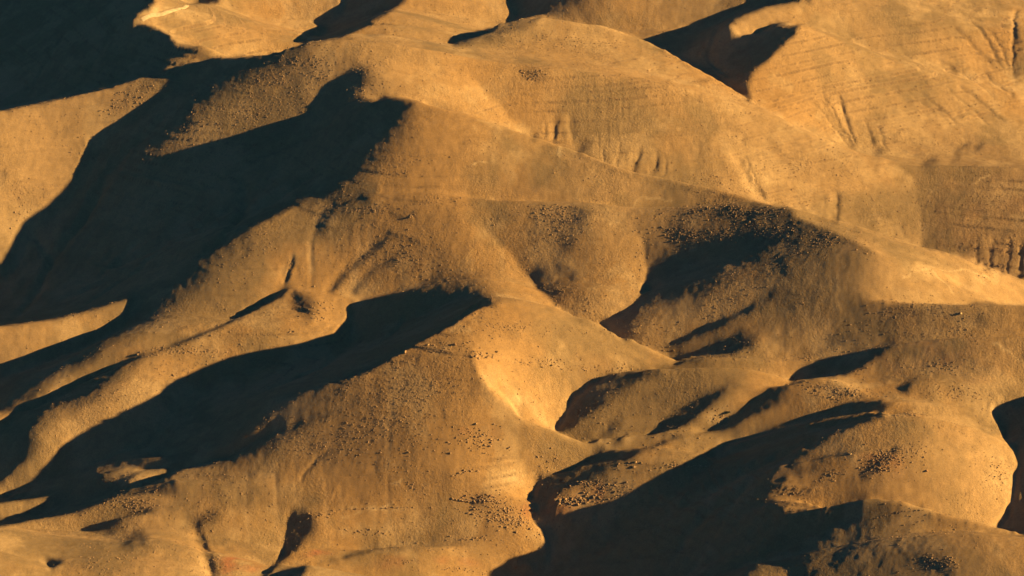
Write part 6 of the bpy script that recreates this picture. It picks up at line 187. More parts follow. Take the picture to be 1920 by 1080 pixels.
0 0 0 0 -1 1 -1 1 -3 1 0 -1 2 0 2 0 0 0 -1 -1 0 -1 0 -1 1 0 0 0 0 0 0 0 0 1 0 1 0 1 0 0 0 -1 0 0 -1 1 0 -1 1 0 0 0 -1 0 0 -1 0 -1 3 2 3 1 1 1 1 1 0 2 1 -2 -3 -4 0 -1 0 -2 0 0 0 1 -1 1 1 2 0 -1 2 0 0 0 0 1 0 1 2 1 0 2 2 -1 2 6 -5 -4 -8 -6 2 0 0 -1 2 0 0 1 0 1 0 1 2 0 -1 1 -1 1 -1 0 1 -1 1 0 1 1 0 0 0 0 -1 1 -1 -1 -2 -2 -1 -3 -2 -2 -3 -3 -4 -5 -2 0 0 1 1 2 1 1 0 1 -2 0 -1 -1 0 1 0 0 1 0 0 0 0 0 1 0 0 4 12 -5 -2 1 5 13 -7 2 1 0 -1 3 -4 1 -4 -2 -1 -3 0 2 -1 2 -1 0 0 -1 1 0 0 0 0 1 -1 1 -1 0 0 0 1 -1 0 0 0 0 0 0 0 -1 0 0 0 -1 0 0 0 -1 0 0 0 0 0 1 1 0 2 2 0 1 1 1 -1 0 -1 -1 -1 -1 0 0
1 -1 0 -1 0 0 1 -1 0 -1 -1 2 -1 2 -1 1 0 -1 0 -1 0 -1 -1 0 0 -1 0 -1 0 0 1 0 1 0 1 1 1 0 1 1 0 1 -1 0 0 0 -1 0 0 -1 0 0 0 0 0 -1 -1 1 -1 -1 1 4 2 -1 0 -2 0 -1 1 8 6 3 -2 -3 -1 0 0 -1 0 -1 1 -1 0 -2 -2 0 -1 3 1 0 0 -2 1 0 -1 0 1 0 0 2 -2 -9 1 -1 5 4 -2 0 0 0 -1 0 0 -1 0 0 1 0 0 0 2 -1 2 0 1 1 -1 0 1 -1 -1 -1 -2 -2 -2 -2 -3 -3 -2 -1 -1 0 -1 1 0 1 -2 -2 -4 -1 0 2 0 -1 1 0 1 0 1 0 0 -3 -2 2 2 2 2 0 -3 1 1 -1 0 1 3 4 3 -2 -10 8 13 10 3 -12 2 1 -4 1 -5 -2 -1 -4 2 0 1 2 0 -1 1 -1 0 1 0 1 -1 1 -1 1 0 0 0 0 1 0 -1 0 -1 1 0 -1 0 0 -1 0 0 0 0 0 0 -1 0 -1 0 0 0 0 1 0 0 1 0 2 1 0 2 1 1 -1 1 -2 0 -1 -1 0 -1 0
-1 1 0 1 -2 1 -1 0 -1 0 0 0 1 0 1 0 -1 0 -1 0 -1 -1 0 -1 -1 0 -1 1 -1 0 0 0 0 1 2 1 1 2 0 1 0 0 1 0 -1 -1 0 0 -1 0 0 0 0 0 -1 0 0 -2 0 0 -1 -4 -2 1 0 1 -1 0 1 -4 1 6 8 5 0 -2 -3 -1 -1 0 -1 1 0 -1 -2 -1 -1 -1 0 1 1 2 1 1 2 1 0 0 0 0 1 6 1 1 -3 -2 1 0 1 0 1 0 -1 0 0 -1 -1 -1 -1 -1 -2 -1 -3 -2 -3 -3 -2 -3 -4 -3 -3 -2 -2 -2 -4 -2 5 4 4 4 3 2 3 -1 0 -2 -2 -5 2 2 -4 -2 2 2 -1 1 1 1 0 1 3 4 3 0 -2 -3 -1 2 6 4 4 6 5 3 -1 0 2 5 13 2 -6 -16 -13 1 0 -5 -1 -5 1 -1 0 3 -1 2 0 0 1 0 0 1 0 0 0 0 1 -1 1 0 1 -1 1 0 0 0 0 0 0 -1 0 0 0 0 0 0 -1 0 0 -1 0 0 -1 1 -1 1 -1 1 0 0 2 0 0 1 0 2 1 0 -1 2 -2 0 -2 0 0 -1 0 0
0 0 0 0 0 0 0 0 0 -1 0 0 -1 2 -1 0 0 0 -1 0 -1 0 -1 0 -1 0 -1 -1 1 -1 0 0 1 1 1 0 2 0 2 0 1 1 -1 0 1 -1 0 -1 0 -1 0 0 0 0 0 0 -1 0 -2 -1 -1 -1 0 -1 0 0 1 1 -1 5 0 -4 -4 2 5 5 1 -1 -2 -1 1 -1 0 0 -1 -1 0 0 0 -1 0 0 0 0 1 1 0 0 0 0 0 -4 -1 -2 2 0 -2 -2 -2 -1 -3 -1 -2 -3 -3 -2 -3 -2 -3 -2 -1 -1 1 -2 0 1 1 3 1 4 1 3 2 3 5 1 1 1 0 0 0 2 0 3 2 4 9 12 7 4 9 3 -1 0 1 0 -1 0 0 1 -1 -1 1 -2 2 1 1 -1 -3 -5 -2 -4 -2 1 7 6 2 -2 -21 -14 -15 -4 9 2 0 0 -1 1 -2 0 0 -1 3 -1 1 2 0 1 0 -1 1 0 1 0 -1 1 0 0 0 1 0 0 0 0 1 -1 0 0 0 0 -1 0 0 0 0 -1 0 0 0 0 1 -1 0 0 1 0 0 1 -1 0 2 1 0 -1 0 0 2 -3 0 -1 0 -1 0 0 1 -1
0 -1 0 1 -1 2 -1 2 -2 0 1 -2 3 -5 3 -2 1 -1 0 -1 0 0 0 0 0 -1 1 -1 -1 1 -1 1 0 0 0 2 0 1 0 1 1 -1 2 -1 0 0 -1 1 -1 0 0 0 0 0 0 0 0 -1 0 -2 -1 -1 0 0 1 -2 1 -1 0 -4 -2 3 4 -3 -3 0 4 2 0 1 -1 1 1 -1 -1 -3 -4 -4 -1 1 0 0 0 -1 -1 -2 -3 -1 -2 -1 -2 2 0 0 -2 -1 1 1 0 1 2 1 1 3 2 2 2 2 4 3 2 3 1 6 4 4 2 2 5 2 4 2 3 2 2 5 -3 -2 0 0 0 -1 0 -1 0 1 -3 -3 -2 0 -3 -3 0 -1 0 -1 1 0 1 0 1 1 -1 1 -3 -1 -3 1 0 6 2 9 5 1 -12 -11 -21 -15 -10 6 20 6 -6 -4 1 -2 0 -1 0 0 1 1 0 1 1 -1 1 0 0 1 0 0 0 0 1 0 1 0 0 1 0 0 0 0 0 0 0 0 -1 0 1 -1 0 0 0 0 0 0 0 0 0 0 2 0 0 0 1 -1 2 0 -1 -2 0 0 -1 -1 -3 2 -2 1 1 0 0 1 -1 1
0 0 0 -1 2 0 2 -1 5 -2 -4 4 -7 4 -5 2 -2 1 0 1 0 1 0 0 0 0 0 0 0 -1 0 0 0 0 0 0 0 1 0 0 0 0 0 1 0 0 0 -1 1 0 0 0 0 1 -1 0 0 0 -1 1 -2 1 -2 1 -2 2 -1 0 -1 1 0 -3 -7 1 2 -1 -2 1 3 0 2 1 0 2 1 -1 1 3 0 0 0 -2 -3 0 -2 -1 2 2 2 3 3 1 2 3 4 3 1 2 3 1 1 1 4 0 0 -1 0 -1 -1 -1 -1 0 -1 -3 -2 -2 0 -1 -2 -2 -1 -3 -1 -1 -2 -3 1 1 -1 -1 1 -1 -1 -1 0 -2 2 2 1 1 3 3 2 3 0 4 -2 0 -2 -1 -1 0 3 2 7 5 8 2 3 -7 -3 -19 -16 -15 -7 -9 11 10 24 -6 -17 5 1 3 -3 1 0 1 0 0 0 0 0 1 0 0 0 0 1 0 0 0 1 0 0 1 -1 1 0 0 0 0 1 0 0 1 -1 0 1 0 -1 1 -1 0 0 1 -1 1 0 1 0 2 -1 1 1 1 -1 1 -3 0 1 2 -2 -4 -3 -3 1 -6 4 0 1 2 1 0 1 0
-1 0 0 2 0 1 -1 3 -4 1 5 -6 4 -7 2 -2 2 -2 2 0 1 0 1 0 1 1 -1 1 -1 0 0 -1 -1 0 0 -1 1 -1 0 0 0 1 -1 1 0 0 1 0 0 0 0 1 0 -1 1 0 0 0 0 -1 1 -1 1 -2 1 0 0 0 -1 -2 0 -1 3 -2 -4 -1 3 2 2 4 3 2 2 3 4 6 5 -1 0 0 -2 1 0 -4 -3 -3 -1 -2 -1 -2 -1 0 -1 0 -2 -1 0 -1 -1 -1 0 0 -2 0 1 1 0 1 0 0 1 -1 0 1 1 -1 0 0 0 1 0 1 -1 0 0 1 -1 -1 0 -1 -1 0 -1 1 -1 1 -3 -1 0 1 1 2 0 -1 2 -6 4 1 6 5 6 8 0 1 -8 -8 -13 -15 -8 -14 -4 -1 5 9 20 13 -1 -6 -13 6 10 -3 0 -1 2 -1 0 -1 1 0 0 1 0 -1 0 1 0 0 0 0 0 1 0 0 1 -1 1 0 0 0 0 1 -1 0 1 0 1 0 0 -1 0 0 1 -1 1 0 1 0 0 0 1 1 2 1 -1 -1 1 -1 3 -2 -4 -5 1 1 -3 -5 -8 5 -1 4 2 2 2 0 1 0
1 -1 0 0 1 0 4 -4 6 -1 -2 0 -4 3 -5 1 -1 2 -1 1 1 1 0 1 0 0 1 0 0 0 -1 0 0 -1 0 -1 -1 0 0 0 -1 0 1 -1 0 1 0 1 0 1 0 -1 1 0 0 0 0 0 1 1 -1 0 0 1 -1 0 0 0 0 1 -1 0 -1 0 3 2 0 5 1 -3 0 -1 0 -1 0 -3 -4 4 4 -3 1 -5 -3 1 -1 2 -1 0 0 0 0 0 0 0 2 1 2 1 1 1 0 0 1 0 0 0 0 0 0 0 -2 0 0 -2 -1 0 -1 0 -2 -1 -1 -2 -1 -2 -1 -1 -1 -1 0 1 0 0 1 -2 -2 -1 4 2 2 0 -2 -2 5 7 2 15 -2 5 -7 -5 -10 -17 -7 -10 -6 -2 -2 6 1 23 3 20 3 -2 -21 -4 3 6 7 -2 -5 2 0 1 0 2 0 0 0 0 0 0 -1 1 0 0 -1 1 -1 0 1 0 -1 1 0 1 0 -1 1 -1 1 -1 1 0 0 0 1 0 0 0 1 -1 0 1 0 1 0 0 1 1 0 -1 -2 1 4 1 -1 -2 -8 1 3 3 -3 -2 0 -2 -21 3 13 3 3 1 0 1 0 0
0 0 0 0 1 1 -3 8 -5 3 -5 3 -5 5 -5 2 -1 1 1 0 0 0 1 1 1 0 0 -1 1 -1 1 -1 0 0 -1 0 -1 -1 -1 0 0 0 0 0 1 0 0 0 1 0 0 0 0 0 0 0 1 0 0 1 1 1 -1 0 1 -1 0 -1 1 0 1 0 1 1 -2 -1 -1 -6 -2 -2 -2 0 -2 -2 -3 -2 7 8 -11 -1 -5 5 4 -1 3 -1 2 1 1 1 1 1 1 0 -1 1 -1 1 -1 0 0 0 -1 1 0 0 1 0 0 -1 0 -1 0 0 0 -1 -1 -1 0 -1 0 0 0 1 0 0 1 0 -1 -1 -2 0 -1 3 5 1 -3 -3 -1 3 11 9 -3 -8 -9 -18 -2 -13 -4 -6 0 -2 4 6 14 7 12 6 2 -13 0 -14 1 5 18 2 1 -2 -2 1 3 -1 1 0 0 0 1 0 0 0 1 -1 1 -1 0 -1 1 -1 0 1 -1 0 1 -1 0 0 0 0 0 0 0 0 0 1 -1 1 0 0 0 0 0 0 0 1 1 1 1 1 -3 -2 0 1 6 -1 -7 -1 -1 4 7 -9 -12 -3 -2 0 6 9 27 -23 5 -5 1 -2 0 0 -1 0
0 1 -1 0 1 -3 4 -11 5 1 2 0 6 -4 4 -7 6 -4 0 1 1 1 0 -1 0 0 1 0 0 1 -1 1 -1 -1 0 -1 0 -1 0 -1 1 -1 0 0 0 0 1 0 0 0 0 1 -1 0 0 0 0 1 2 0 1 0 1 -1 0 1 -1 1 0 0 0 1 -1 0 1 -1 -2 -2 -2 3 -2 -2 0 0 0 2 -9 -20 2 6 9 6 11 2 -3 2 -2 0 0 0 0 0 -1 0 -1 -1 1 -2 0 0 -1 0 0 -1 -1 0 0 0 -1 1 0 -1 -1 0 -1 0 0 0 0 0 -2 0 0 -1 0 -1 -2 0 1 1 5 0 4 -4 -7 -1 5 10 6 0 -19 -19 -9 -11 4 -9 4 6 10 9 9 21 1 0 -14 -4 -6 -1 2 10 0 9 1 0 -7 1 1 2 2 0 -1 0 0 1 1 0 0 1 0 0 -1 1 -1 0 -1 1 -1 0 0 -1 1 -1 0 1 0 -1 0 0 0 0 -1 0 0 0 1 0 0 0 0 0 0 0 0 -1 0 1 1 1 3 -1 -2 -4 -10 2 12 1 -2 -14 -4 0 -3 -6 8 14 3 5 7 23 -27 2 -6 1 -2 -1 0 -1
0 0 0 1 -2 2 -5 8 -9 -2 3 1 1 7 -5 9 -14 10 -3 0 -1 0 0 0 0 0 -1 1 0 0 1 0 0 0 0 0 -1 0 0 -1 -1 1 -1 0 0 0 0 0 0 0 0 -1 0 0 1 0 0 1 0 0 1 0 0 1 0 0 1 0 0 0 0 0 1 0 -1 -1 -1 -1 0 -3 1 0 -2 -1 0 -2 2 12 9 -3 -1 -7 -11 7 1 -2 2 -1 0 0 0 -2 1 0 0 -2 -1 0 -1 -1 0 -2 0 0 0 0 -1 -1 1 -1 0 1 1 0 0 0 0 -2 0 0 2 0 0 0 2 2 3 3 0 0 -7 1 -6 9 16 8 -4 -20 -19 -10 -4 0 5 16 0 30 -7 4 -11 -8 -8 -13 2 2 13 3 4 2 1 -5 2 -4 1 0 4 1 1 -1 0 0 1 0 1 -1 1 0 0 0 1 0 0 -1 1 0 -1 -1 0 0 0 0 -1 0 0 -1 0 0 -1 1 -2 0 0 1 -1 0 0 0 0 0 -1 0 -1 1 0 2 1 1 0 2 -6 -5 1 3 1 3 -11 -14 7 -3 -14 20 21 16 -1 -3 -6 -1 -7 -7 13 -5 0 -4 0 0 -1 0
0 0 0 -1 0 -3 -3 -7 -24 17 16 8 3 -11 14 -11 13 -12 5 -1 -1 -1 -1 0 -2 1 0 0 0 1 0 0 1 1 -1 0 0 0 -1 1 0 -1 0 0 -1 0 0 0 -1 0 0 0 -1 1 -1 0 1 0 0 1 -1 1 0 1 0 0 0 0 0 1 0 1 0 -1 1 -1 0 0 -1 1 -1 0 2 0 -1 2 0 -5 -4 3 -1 5 3 -5 9 -1 -2 0 0 0 -2 1 -2 -2 0 1 -2 -1 -1 0 -1 0 0 -1 -1 0 0 1 0 0 1 0 -1 1 0 1 0 2 1 0 0 -1 3 1 -2 -1 -4 -3 2 3 15 2 21 0 -28 -25 -10 3 5 0 21 10 -3 -10 2 -25 8 -4 13 8 5 6 -2 1 -6 0 -2 -1 0 3 0 2 0 -1 -3 -1 0 1 0 1 -1 1 -1 1 0 0 1 0 -1 1 0 0 -2 0 1 0 -1 0 -1 0 0 0 -1 0 -1 0 0 -2 1 -1 0 -1 0 0 0 -1 0 0 0 0 1 -2 1 -2 -1 -2 1 -3 2 4 0 -3 -4 -10 -21 12 6 21 28 -5 -3 -10 -2 -2 2 -1 5 3 -9 1 -2 0 -1 0 0 0
0 0 0 0 -3 1 -6 3 9 2 -17 -4 5 13 -8 14 -12 10 -3 -3 1 -3 0 -1 1 -3 1 0 1 0 1 1 1 -1 1 0 0 0 0 -1 0 0 0 0 0 0 -1 -1 0 0 -1 0 1 -1 0 1 -1 0 0 0 1 0 0 -1 1 0 0 1 0 0 1 -1 0 1 -1 1 0 1 0 0 0 1 -1 0 1 -1 1 3 3 -3 1 -4 -1 1 -5 6 3 -1 -2 -2 1 -2 2 0 -1 -2 0 -1 -1 -1 0 1 -1 1 1 0 -1 -1 0 1 0 2 2 2 2 0 2 -1 0 1 1 4 -5 1 5 4 11 10 3 -1 -20 -9 -33 -14 10 14 6 12 9 5 -16 -7 6 7 -2 16 -5 3 -8 -3 -2 -3 1 -2 4 0 2 0 0 -2 -1 -1 -2 -1 1 0 -2 -1 1 0 1 -1 2 -1 -1 0 0 0 1 0 0 0 1 -1 0 -1 0 -1 1 0 -1 -1 0 -1 0 -1 -1 0 0 0 0 -1 1 -1 -1 1 -1 -1 0 -2 -3 2 -2 4 4 2 -3 -6 -8 -8 -6 -3 -1 10 33 16 -3 -3 -13 -3 0 3 0 -2 1 1 0 -7 2 -2 1 1 0 -1 1 0
-1 0 2 -3 3 -3 2 2 -27 25 17 -3 -23 -1 13 -8 7 2 -5 6 -6 3 -2 -2 -2 2 -1 0 0 1 1 0 0 1 0 0 0 1 0 0 0 0 0 -1 0 -1 0 0 0 -1 1 -1 0 0 0 -1 1 -1 0 0 0 -1 1 0 0 0 1 -1 1 0 -1 1 0 0 1 1 0 0 1 1 0 0 1 1 0 1 -1 -1 -3 2 -2 2 -2 -1 0 -1 4 1 5 1 -1 1 -3 1 -2 0 -2 0 1 0 0 -1 0 0 -1 0 1 2 1 0 1 -1 -1 -1 0 2 1 4 2 2 3 -1 15 2 -4 -6 -15 -18 -17 -1 -1 9 8 6 13 6 2 -10 -8 3 10 10 -3 -3 2 -9 3 -3 5 1 2 1 -2 1 -3 -1 -2 0 -1 1 0 -2 0 -1 -2 -2 0 1 -2 1 0 3 -3 1 0 0 -1 1 0 0 -1 1 -1 0 -2 0 0 0 0 -1 1 1 -2 0 -1 0 0 -1 0 0 -1 1 -2 0 0 -1 -1 1 -2 3 3 -5 -2 -9 -6 1 -10 3 2 8 11 12 20 2 -9 -17 4 -4 6 -4 3 -5 -2 1 1 1 -1 -4 1 1 0 0 1 1 -1 1
0 0 1 -1 4 -7 15 -22 59 -30 -12 8 -18 4 -21 21 3 -11 13 -9 6 -5 0 1 1 -3 0 1 0 0 0 1 0 1 0 0 1 -1 1 0 0 0 -1 1 -1 1 -1 0 -1 1 -1 0 0 0 0 0 -1 1 -1 0 -1 0 0 0 0 1 -1 1 -1 0 1 -1 1 0 0 0 1 1 1 0 1 0 0 0 0 0 1 0 2 -2 0 -3 0 0 -2 -1 -5 4 1 2 -2 -4 2 -2 0 0 -1 0 -3 0 1 1 2 1 2 0 -1 -1 -1 1 0 4 5 4 5 1 2 -2 -2 -2 -5 -5 -24 1 -3 -1 5 5 7 -3 15 -4 16 2 -12 -7 5 10 10 -3 -5 -4 3 3 -1 6 -2 2 -4 -1 -3 -1 0 -1 -1 0 1 -1 0 -1 -2 2 -3 -1 -1 -1 -1 -2 3 -2 3 -3 6 -5 -4 -1 2 0 2 0 3 -1 0 -1 0 -1 0 0 0 1 -2 -1 1 0 -1 0 -1 1 -1 1 0 0 1 1 -1 -1 0 -4 0 -7 -5 6 0 4 -1 -3 12 6 16 10 -1 -4 -12 -8 2 2 -5 1 -5 -1 -6 2 0 -6 -4 -6 -2 17 -1 2 0 1 1 0 1 -1
-1 2 -1 3 -4 8 -8 21 10 -17 -18 -5 26 -21 24 -40 20 3 -8 10 -7 5 -1 -2 -3 6 -3 0 0 0 0 -1 1 -1 1 1 -1 1 0 1 0 0 0 0 0 -1 1 0 0 -1 1 0 0 0 -1 0 0 -1 0 -1 1 0 -1 0 0 -1 1 -1 1 0 -1 0 0 0 1 0 1 0 1 0 1 0 1 0 1 0 0 -1 -2 1 -1 1 -1 -2 -1 -1 1 -5 -5 -7 2 9 -6 1 1 -1 2 -2 4 2 0 0 0 -1 -1 1 3 3 5 4 4 -1 -4 -4 -6 -3 -5 -2 -2 -2 -1 1 5 -6 7 4 5 9 7 3 -8 0 -15 3 12 10 -4 -4 -5 4 3 3 -2 -1 1 -5 1 -1 2 -1 2 -1 0 -2 1 -1 -3 0 -1 0 1 -5 4 -1 -2 0 1 1 -3 3 -3 3 -6 3 0 0 -2 4 -3 3 -3 1 -2 -1 -1 0 0 1 0 -1 4 1 -2 0 0 1 2 -1 0 -1 0 -1 -1 -1 2 2 1 2 3 1 3 6 5 5 6 0 1 -3 -8 -8 -4 -3 3 0 -3 -1 -8 -2 1 1 -4 0 0 -1 0 2 1 -4 5 -1 2 0 1 0 0 1
0 0 2 -1 1 -1 1 -3 -18 8 18 -7 15 -4 -17 23 -35 20 -2 -5 7 -4 0 3 7 -10 5 -1 -1 -1 -1 0 -1 1 -1 0 1 0 0 0 1 0 1 -1 1 1 -1 1 0 1 -1 1 0 -1 1 0 0 -1 0 0 -1 0 0 0 -1 0 -1 0 0 -1 0 1 -1 0 0 0 0 1 0 1 -1 1 0 0 0 0 -1 1 0 -1 0 -1 0 -1 -1 -2 -3 1 -1 5 -5 -7 8 1 4 5 1 4 -1 -3 3 4 3 5 5 2 -1 -2 -9 -8 -9 -5 -1 -1 2 1 0 -1 -1 1 2 5 13 3 -5 -2 -7 -8 -3 1 8 3 12 -2 -7 -6 4 1 5 -4 -1 -3 2 0 -1 3 -2 0 -3 2 -4 1 -1 1 -3 1 3 -2 0 -1 -1 9 -9 0 3 -2 -3 0 6 -2 2 -5 4 -6 0 -2 -1 -7 6 4 8 -3 -2 -1 1 1 1 -2 2 3 -6 -1 5 0 2 -2 -1 2 2 1 1 3 1 1 2 0 2 2 0 4 6 -5 0 -3 -4 -1 -4 0 2 1 0 -1 -5 -3 -1 -1 1 1 -2 -1 2 0 -1 1 0 0 -1 -2 -1 2 1 1 -1 0 1 0
0 1 -1 1 -1 1 -2 4 2 -5 -8 7 -10 25 -10 -14 20 -35 23 -2 2 3 5 -1 -5 9 -5 -1 0 -2 -1 -2 0 -1 0 0 1 0 1 0 0 1 0 1 1 -2 2 0 2 -1 1 0 -1 2 -1 0 0 1 -1 0 -1 0 -1 0 0 -1 0 0 -1 0 0 -1 0 0 -1 0 0 0 0 -1 1 0 0 0 0 0 0 0 0 0 0 0 0 0 0 1 -3 -3 0 -4 10 3 7 4 1 -1 3 -3 4 11 0 -1 -3 -7 -11 -8 -4 -2 1 2 4 3 1 0 -3 -2 1 1 1 0 -1 -1 -9 1 2 2 8 5 4 -1 -6 0 -7 0 3 2 -3 -1 -6 3 -1 1 -3 -1 0 -4 1 -2 5 -6 5 -3 1 -1 7 -3 -4 3 -1 0 -1 -12 15 5 -4 4 2 2 -5 -1 -4 3 -10 4 4 1 1 7 -4 -2 -6 -3 2 0 0 -1 0 4 -2 -1 10 2 -1 3 1 2 1 1 0 2 1 0 2 1 -2 0 0 -1 0 -2 -3 2 -1 1 1 -1 2 -2 -2 -2 -2 0 0 1 -1 0 -1 -1 1 1 -2 1 0 -1 0 -1 0 3 0 0 -1 0 0 0 0 0
1 -1 0 0 0 -1 0 -1 -12 7 4 -4 8 -16 28 -8 -18 24 -32 17 -2 8 -4 6 3 -4 3 -2 -2 -1 -1 0 -2 0 0 0 0 0 0 1 0 -1 1 1 -1 4 -1 0 -1 2 1 -1 3 -3 2 -1 1 -2 1 -1 1 -1 1 -1 -1 0 0 -1 -1 0 -1 -1 0 0 0 1 -1 0 -1 1 0 -1 0 1 -1 -1 1 -1 0 1 0 2 0 2 -1 -2 6 3 0 7 -4 -2 -12 4 8 16 -1 6 -2 -19 -6 -8 -6 2 7 10 3 2 0 -1 -2 -5 -4 0 -1 0 -2 2 2 1 2 -1 6 -2 1 -1 -4 -2 -2 0 4 -1 2 -2 -4 -2 -1 -3 3 -5 -1 -3 1 0 -3 6 -6 3 -11 11 -6 6 -2 1 -8 8 7 -2 2 1 5 2 -3 -2 2 0 0 -4 -1 0 3 -6 10 -3 -16 -3 -4 -1 0 1 1 4 6 6 4 5 3 1 4 -9 7 5 -2 -1 -1 1 1 -1 -1 -1 0 -1 -1 -1 0 0 -1 0 0 0 3 -3 1 -2 -1 0 -2 0 0 1 1 -1 0 -1 0 1 1 1 -1 0 2 -1 1 1 0 1 -1 -1 0 0 -1 0 -1 0 0 0
0 0 0 -1 0 0 0 -1 8 -9 -2 1 -5 9 -17 27 -3 -22 20 -15 7 -6 10 -1 -2 4 -3 2 1 -1 0 -3 1 -2 1 0 0 1 -1 0 0 1 0 0 2 -5 3 2 3 -1 0 2 -3 3 -2 2 -3 3 -1 1 -1 0 -1 0 0 0 -1 0 0 -1 1 0 -1 0 -1 -1 0 -1 0 -1 0 0 0 0 0 0 -1 0 0 0 2 1 3 1 5 6 -6 -2 3 -7 0 8 17 3 -5 -21 3 -6 -27 14 7 9 9 3 1 -8 1 -6 -2 -1 -2 2 1 -1 3 0 2 -1 0 1 0 0 -4 1 -3 2 1 2 1 0 -5 -1 -1 -3 0 -3 -2 2 -8 3 -1 2 -4 -3 1 -9 7 -4 21 -14 9 -4 6 -1 5 -4 -1 0 -1 0 -2 7 -7 -1 3 0 0 4 1 4 -4 9 -18 0 35 -4 2 -8 -1 -8 0 3 -1 0 1 -1 1 -3 2 -2 -6 1 0 0 0 -1 -1 1 0 0 -1 0 1 0 0 0 0 0 -1 -1 -1 1 -1 0 0 0 1 0 0 0 -1 1 1 1 1 0 1 0 2 0 0 1 0 0 0 -1 0 1 0 -2 0 -1 -1 0 0 0
1 -1 -1 -1 1 -1 2 -2 -1 2 -1 -2 2 -4 9 -14 19 1 -10 -5 -3 11 -9 2 3 -1 4 0 -1 0 0 1 -2 2 -2 1 -1 0 1 0 -1 0 -1 1 -2 10 -5 -2 -4 4 -1 -2 6 -4 3 -2 4 -4 2 -1 0 0 1 0 0 0 -1 0 0 1 -1 0 0 -1 0 0 -1 0 -1 1 -1 1 -1 -1 1 0 0 -1 1 0 1 1 3 5 -1 -4 13 4 -2 16 3 -4 -20 -17 -14 11 -8 -3 20 -6 0 -1 1 -3 -2 2 -3 4 4 2 3 1 0 0 -2 1 -1 2 0 -1 0 2 1 -1 2 -3 -1 -1 -2 -1 3 -3 -5 1 -3 2 -2 -10 10 -10 -1 -4 6 4 3 15 -3 6 -17 15 -9 4 -6 3 0 -2 -4 1 0 0 -1 -2 6 2 1 1 3 -2 3 -6 4 -18 18 27 -25 11 1 5 -2 0 -3 -2 -1 -2 -2 -2 -3 0 -3 1 -1 1 -2 0 0 0 0 -1 0 -1 0 0 -1 0 0 -1 0 0 -1 1 1 -2 0 0 0 0 -1 0 1 1 1 1 0 1 1 1 0 1 1 1 1 0 0 0 1 0 0 -2 -1 0 -1 -1 0 0 -1 0
0 -1 0 0 -1 2 -2 3 -2 7 2 -3 -2 -1 -5 10 -8 18 -4 1 -12 -14 -2 -3 10 3 -1 2 2 3 -3 2 1 -2 1 -1 1 -1 -1 0 0 0 1 -2 2 -12 6 2 6 -4 2 3 -8 7 -4 1 -4 6 -4 2 1 0 -1 0 1 -1 3 -1 1 -2 1 0 0 0 0 0 0 0 0 -2 1 -1 2 1 -3 0 -1 2 -1 0 1 -1 2 0 13 12 -17 -9 -2 -13 -8 -8 6 7 12 -2 -1 -1 6 -1 -2 -1 -3 4 2 2 1 0 0 0 0 2 1 0 1 0 1 -2 0 3 0 -4 1 1 -3 1 0 -4 1 -1 -6 3 7 -6 -1 -10 2 16 -11 12 6 7 0 4 -12 5 -1 0 -9 1 7 -7 4 -2 0 0 2 -1 0 0 0 2 -2 1 0 2 -2 5 -7 4 -16 25 13 -32 7 -4 1 -3 2 1 2 0 -1 0 1 0 0 -1 1 -3 -4 2 0 0 0 0 0 0 -1 0 0 -1 -1 0 0 1 -1 -1 1 -1 -1 0 0 0 -1 0 1 1 -1 0 1 0 2 1 0 1 1 1 0 1 0 1 0 1 -1 0 0 -1 -1 -1 0 -1 0 0 0 0
0 -1 0 0 1 -2 3 -3 5 -7 -3 3 1 5 2 -6 7 -7 8 5 7 -4 0 -12 -24 3 15 -2 4 -2 7 0 0 3 -1 0 -2 -1 -1 -1 -1 -2 -1 0 -3 11 -7 -7 -8 4 0 0 5 -4 4 2 3 -5 6 -2 0 1 2 2 -2 2 -3 3 0 2 0 1 1 0 0 -2 1 -2 2 1 0 1 -3 -3 6 -3 2 0 0 1 -2 3 -2 -6 -14 -9 4 2 1 0 8 7 1 -1 0 -4 -3 6 -9 5 -1 1 1 -4 -2 -1 2 1 1 1 2 -2 3 2 2 0 0 3 -1 -5 -3 7 -3 -2 4 -5 -2 4 -5 0 9 -9 -15 12 8 13 4 -6 11 7 -6 1 -4 -1 2 -8 6 -8 17 -23 14 -2 1 -1 1 0 -1 0 0 -1 0 -3 1 -2 1 -3 4 -9 6 -12 12 12 -28 18 -2 2 0 2 -2 0 -2 -1 0 -1 -2 -1 -1 0 -3 6 -5 2 -1 0 -1 0 -1 -1 1 -1 0 0 0 -1 -1 0 -1 1 -2 2 1 -1 0 0 1 0 0 -1 2 0 0 1 0 -1 2 0 1 0 0 -1 1 0 1 -1 1 1 -1 0 0 0 0 1 0 -1 0 0
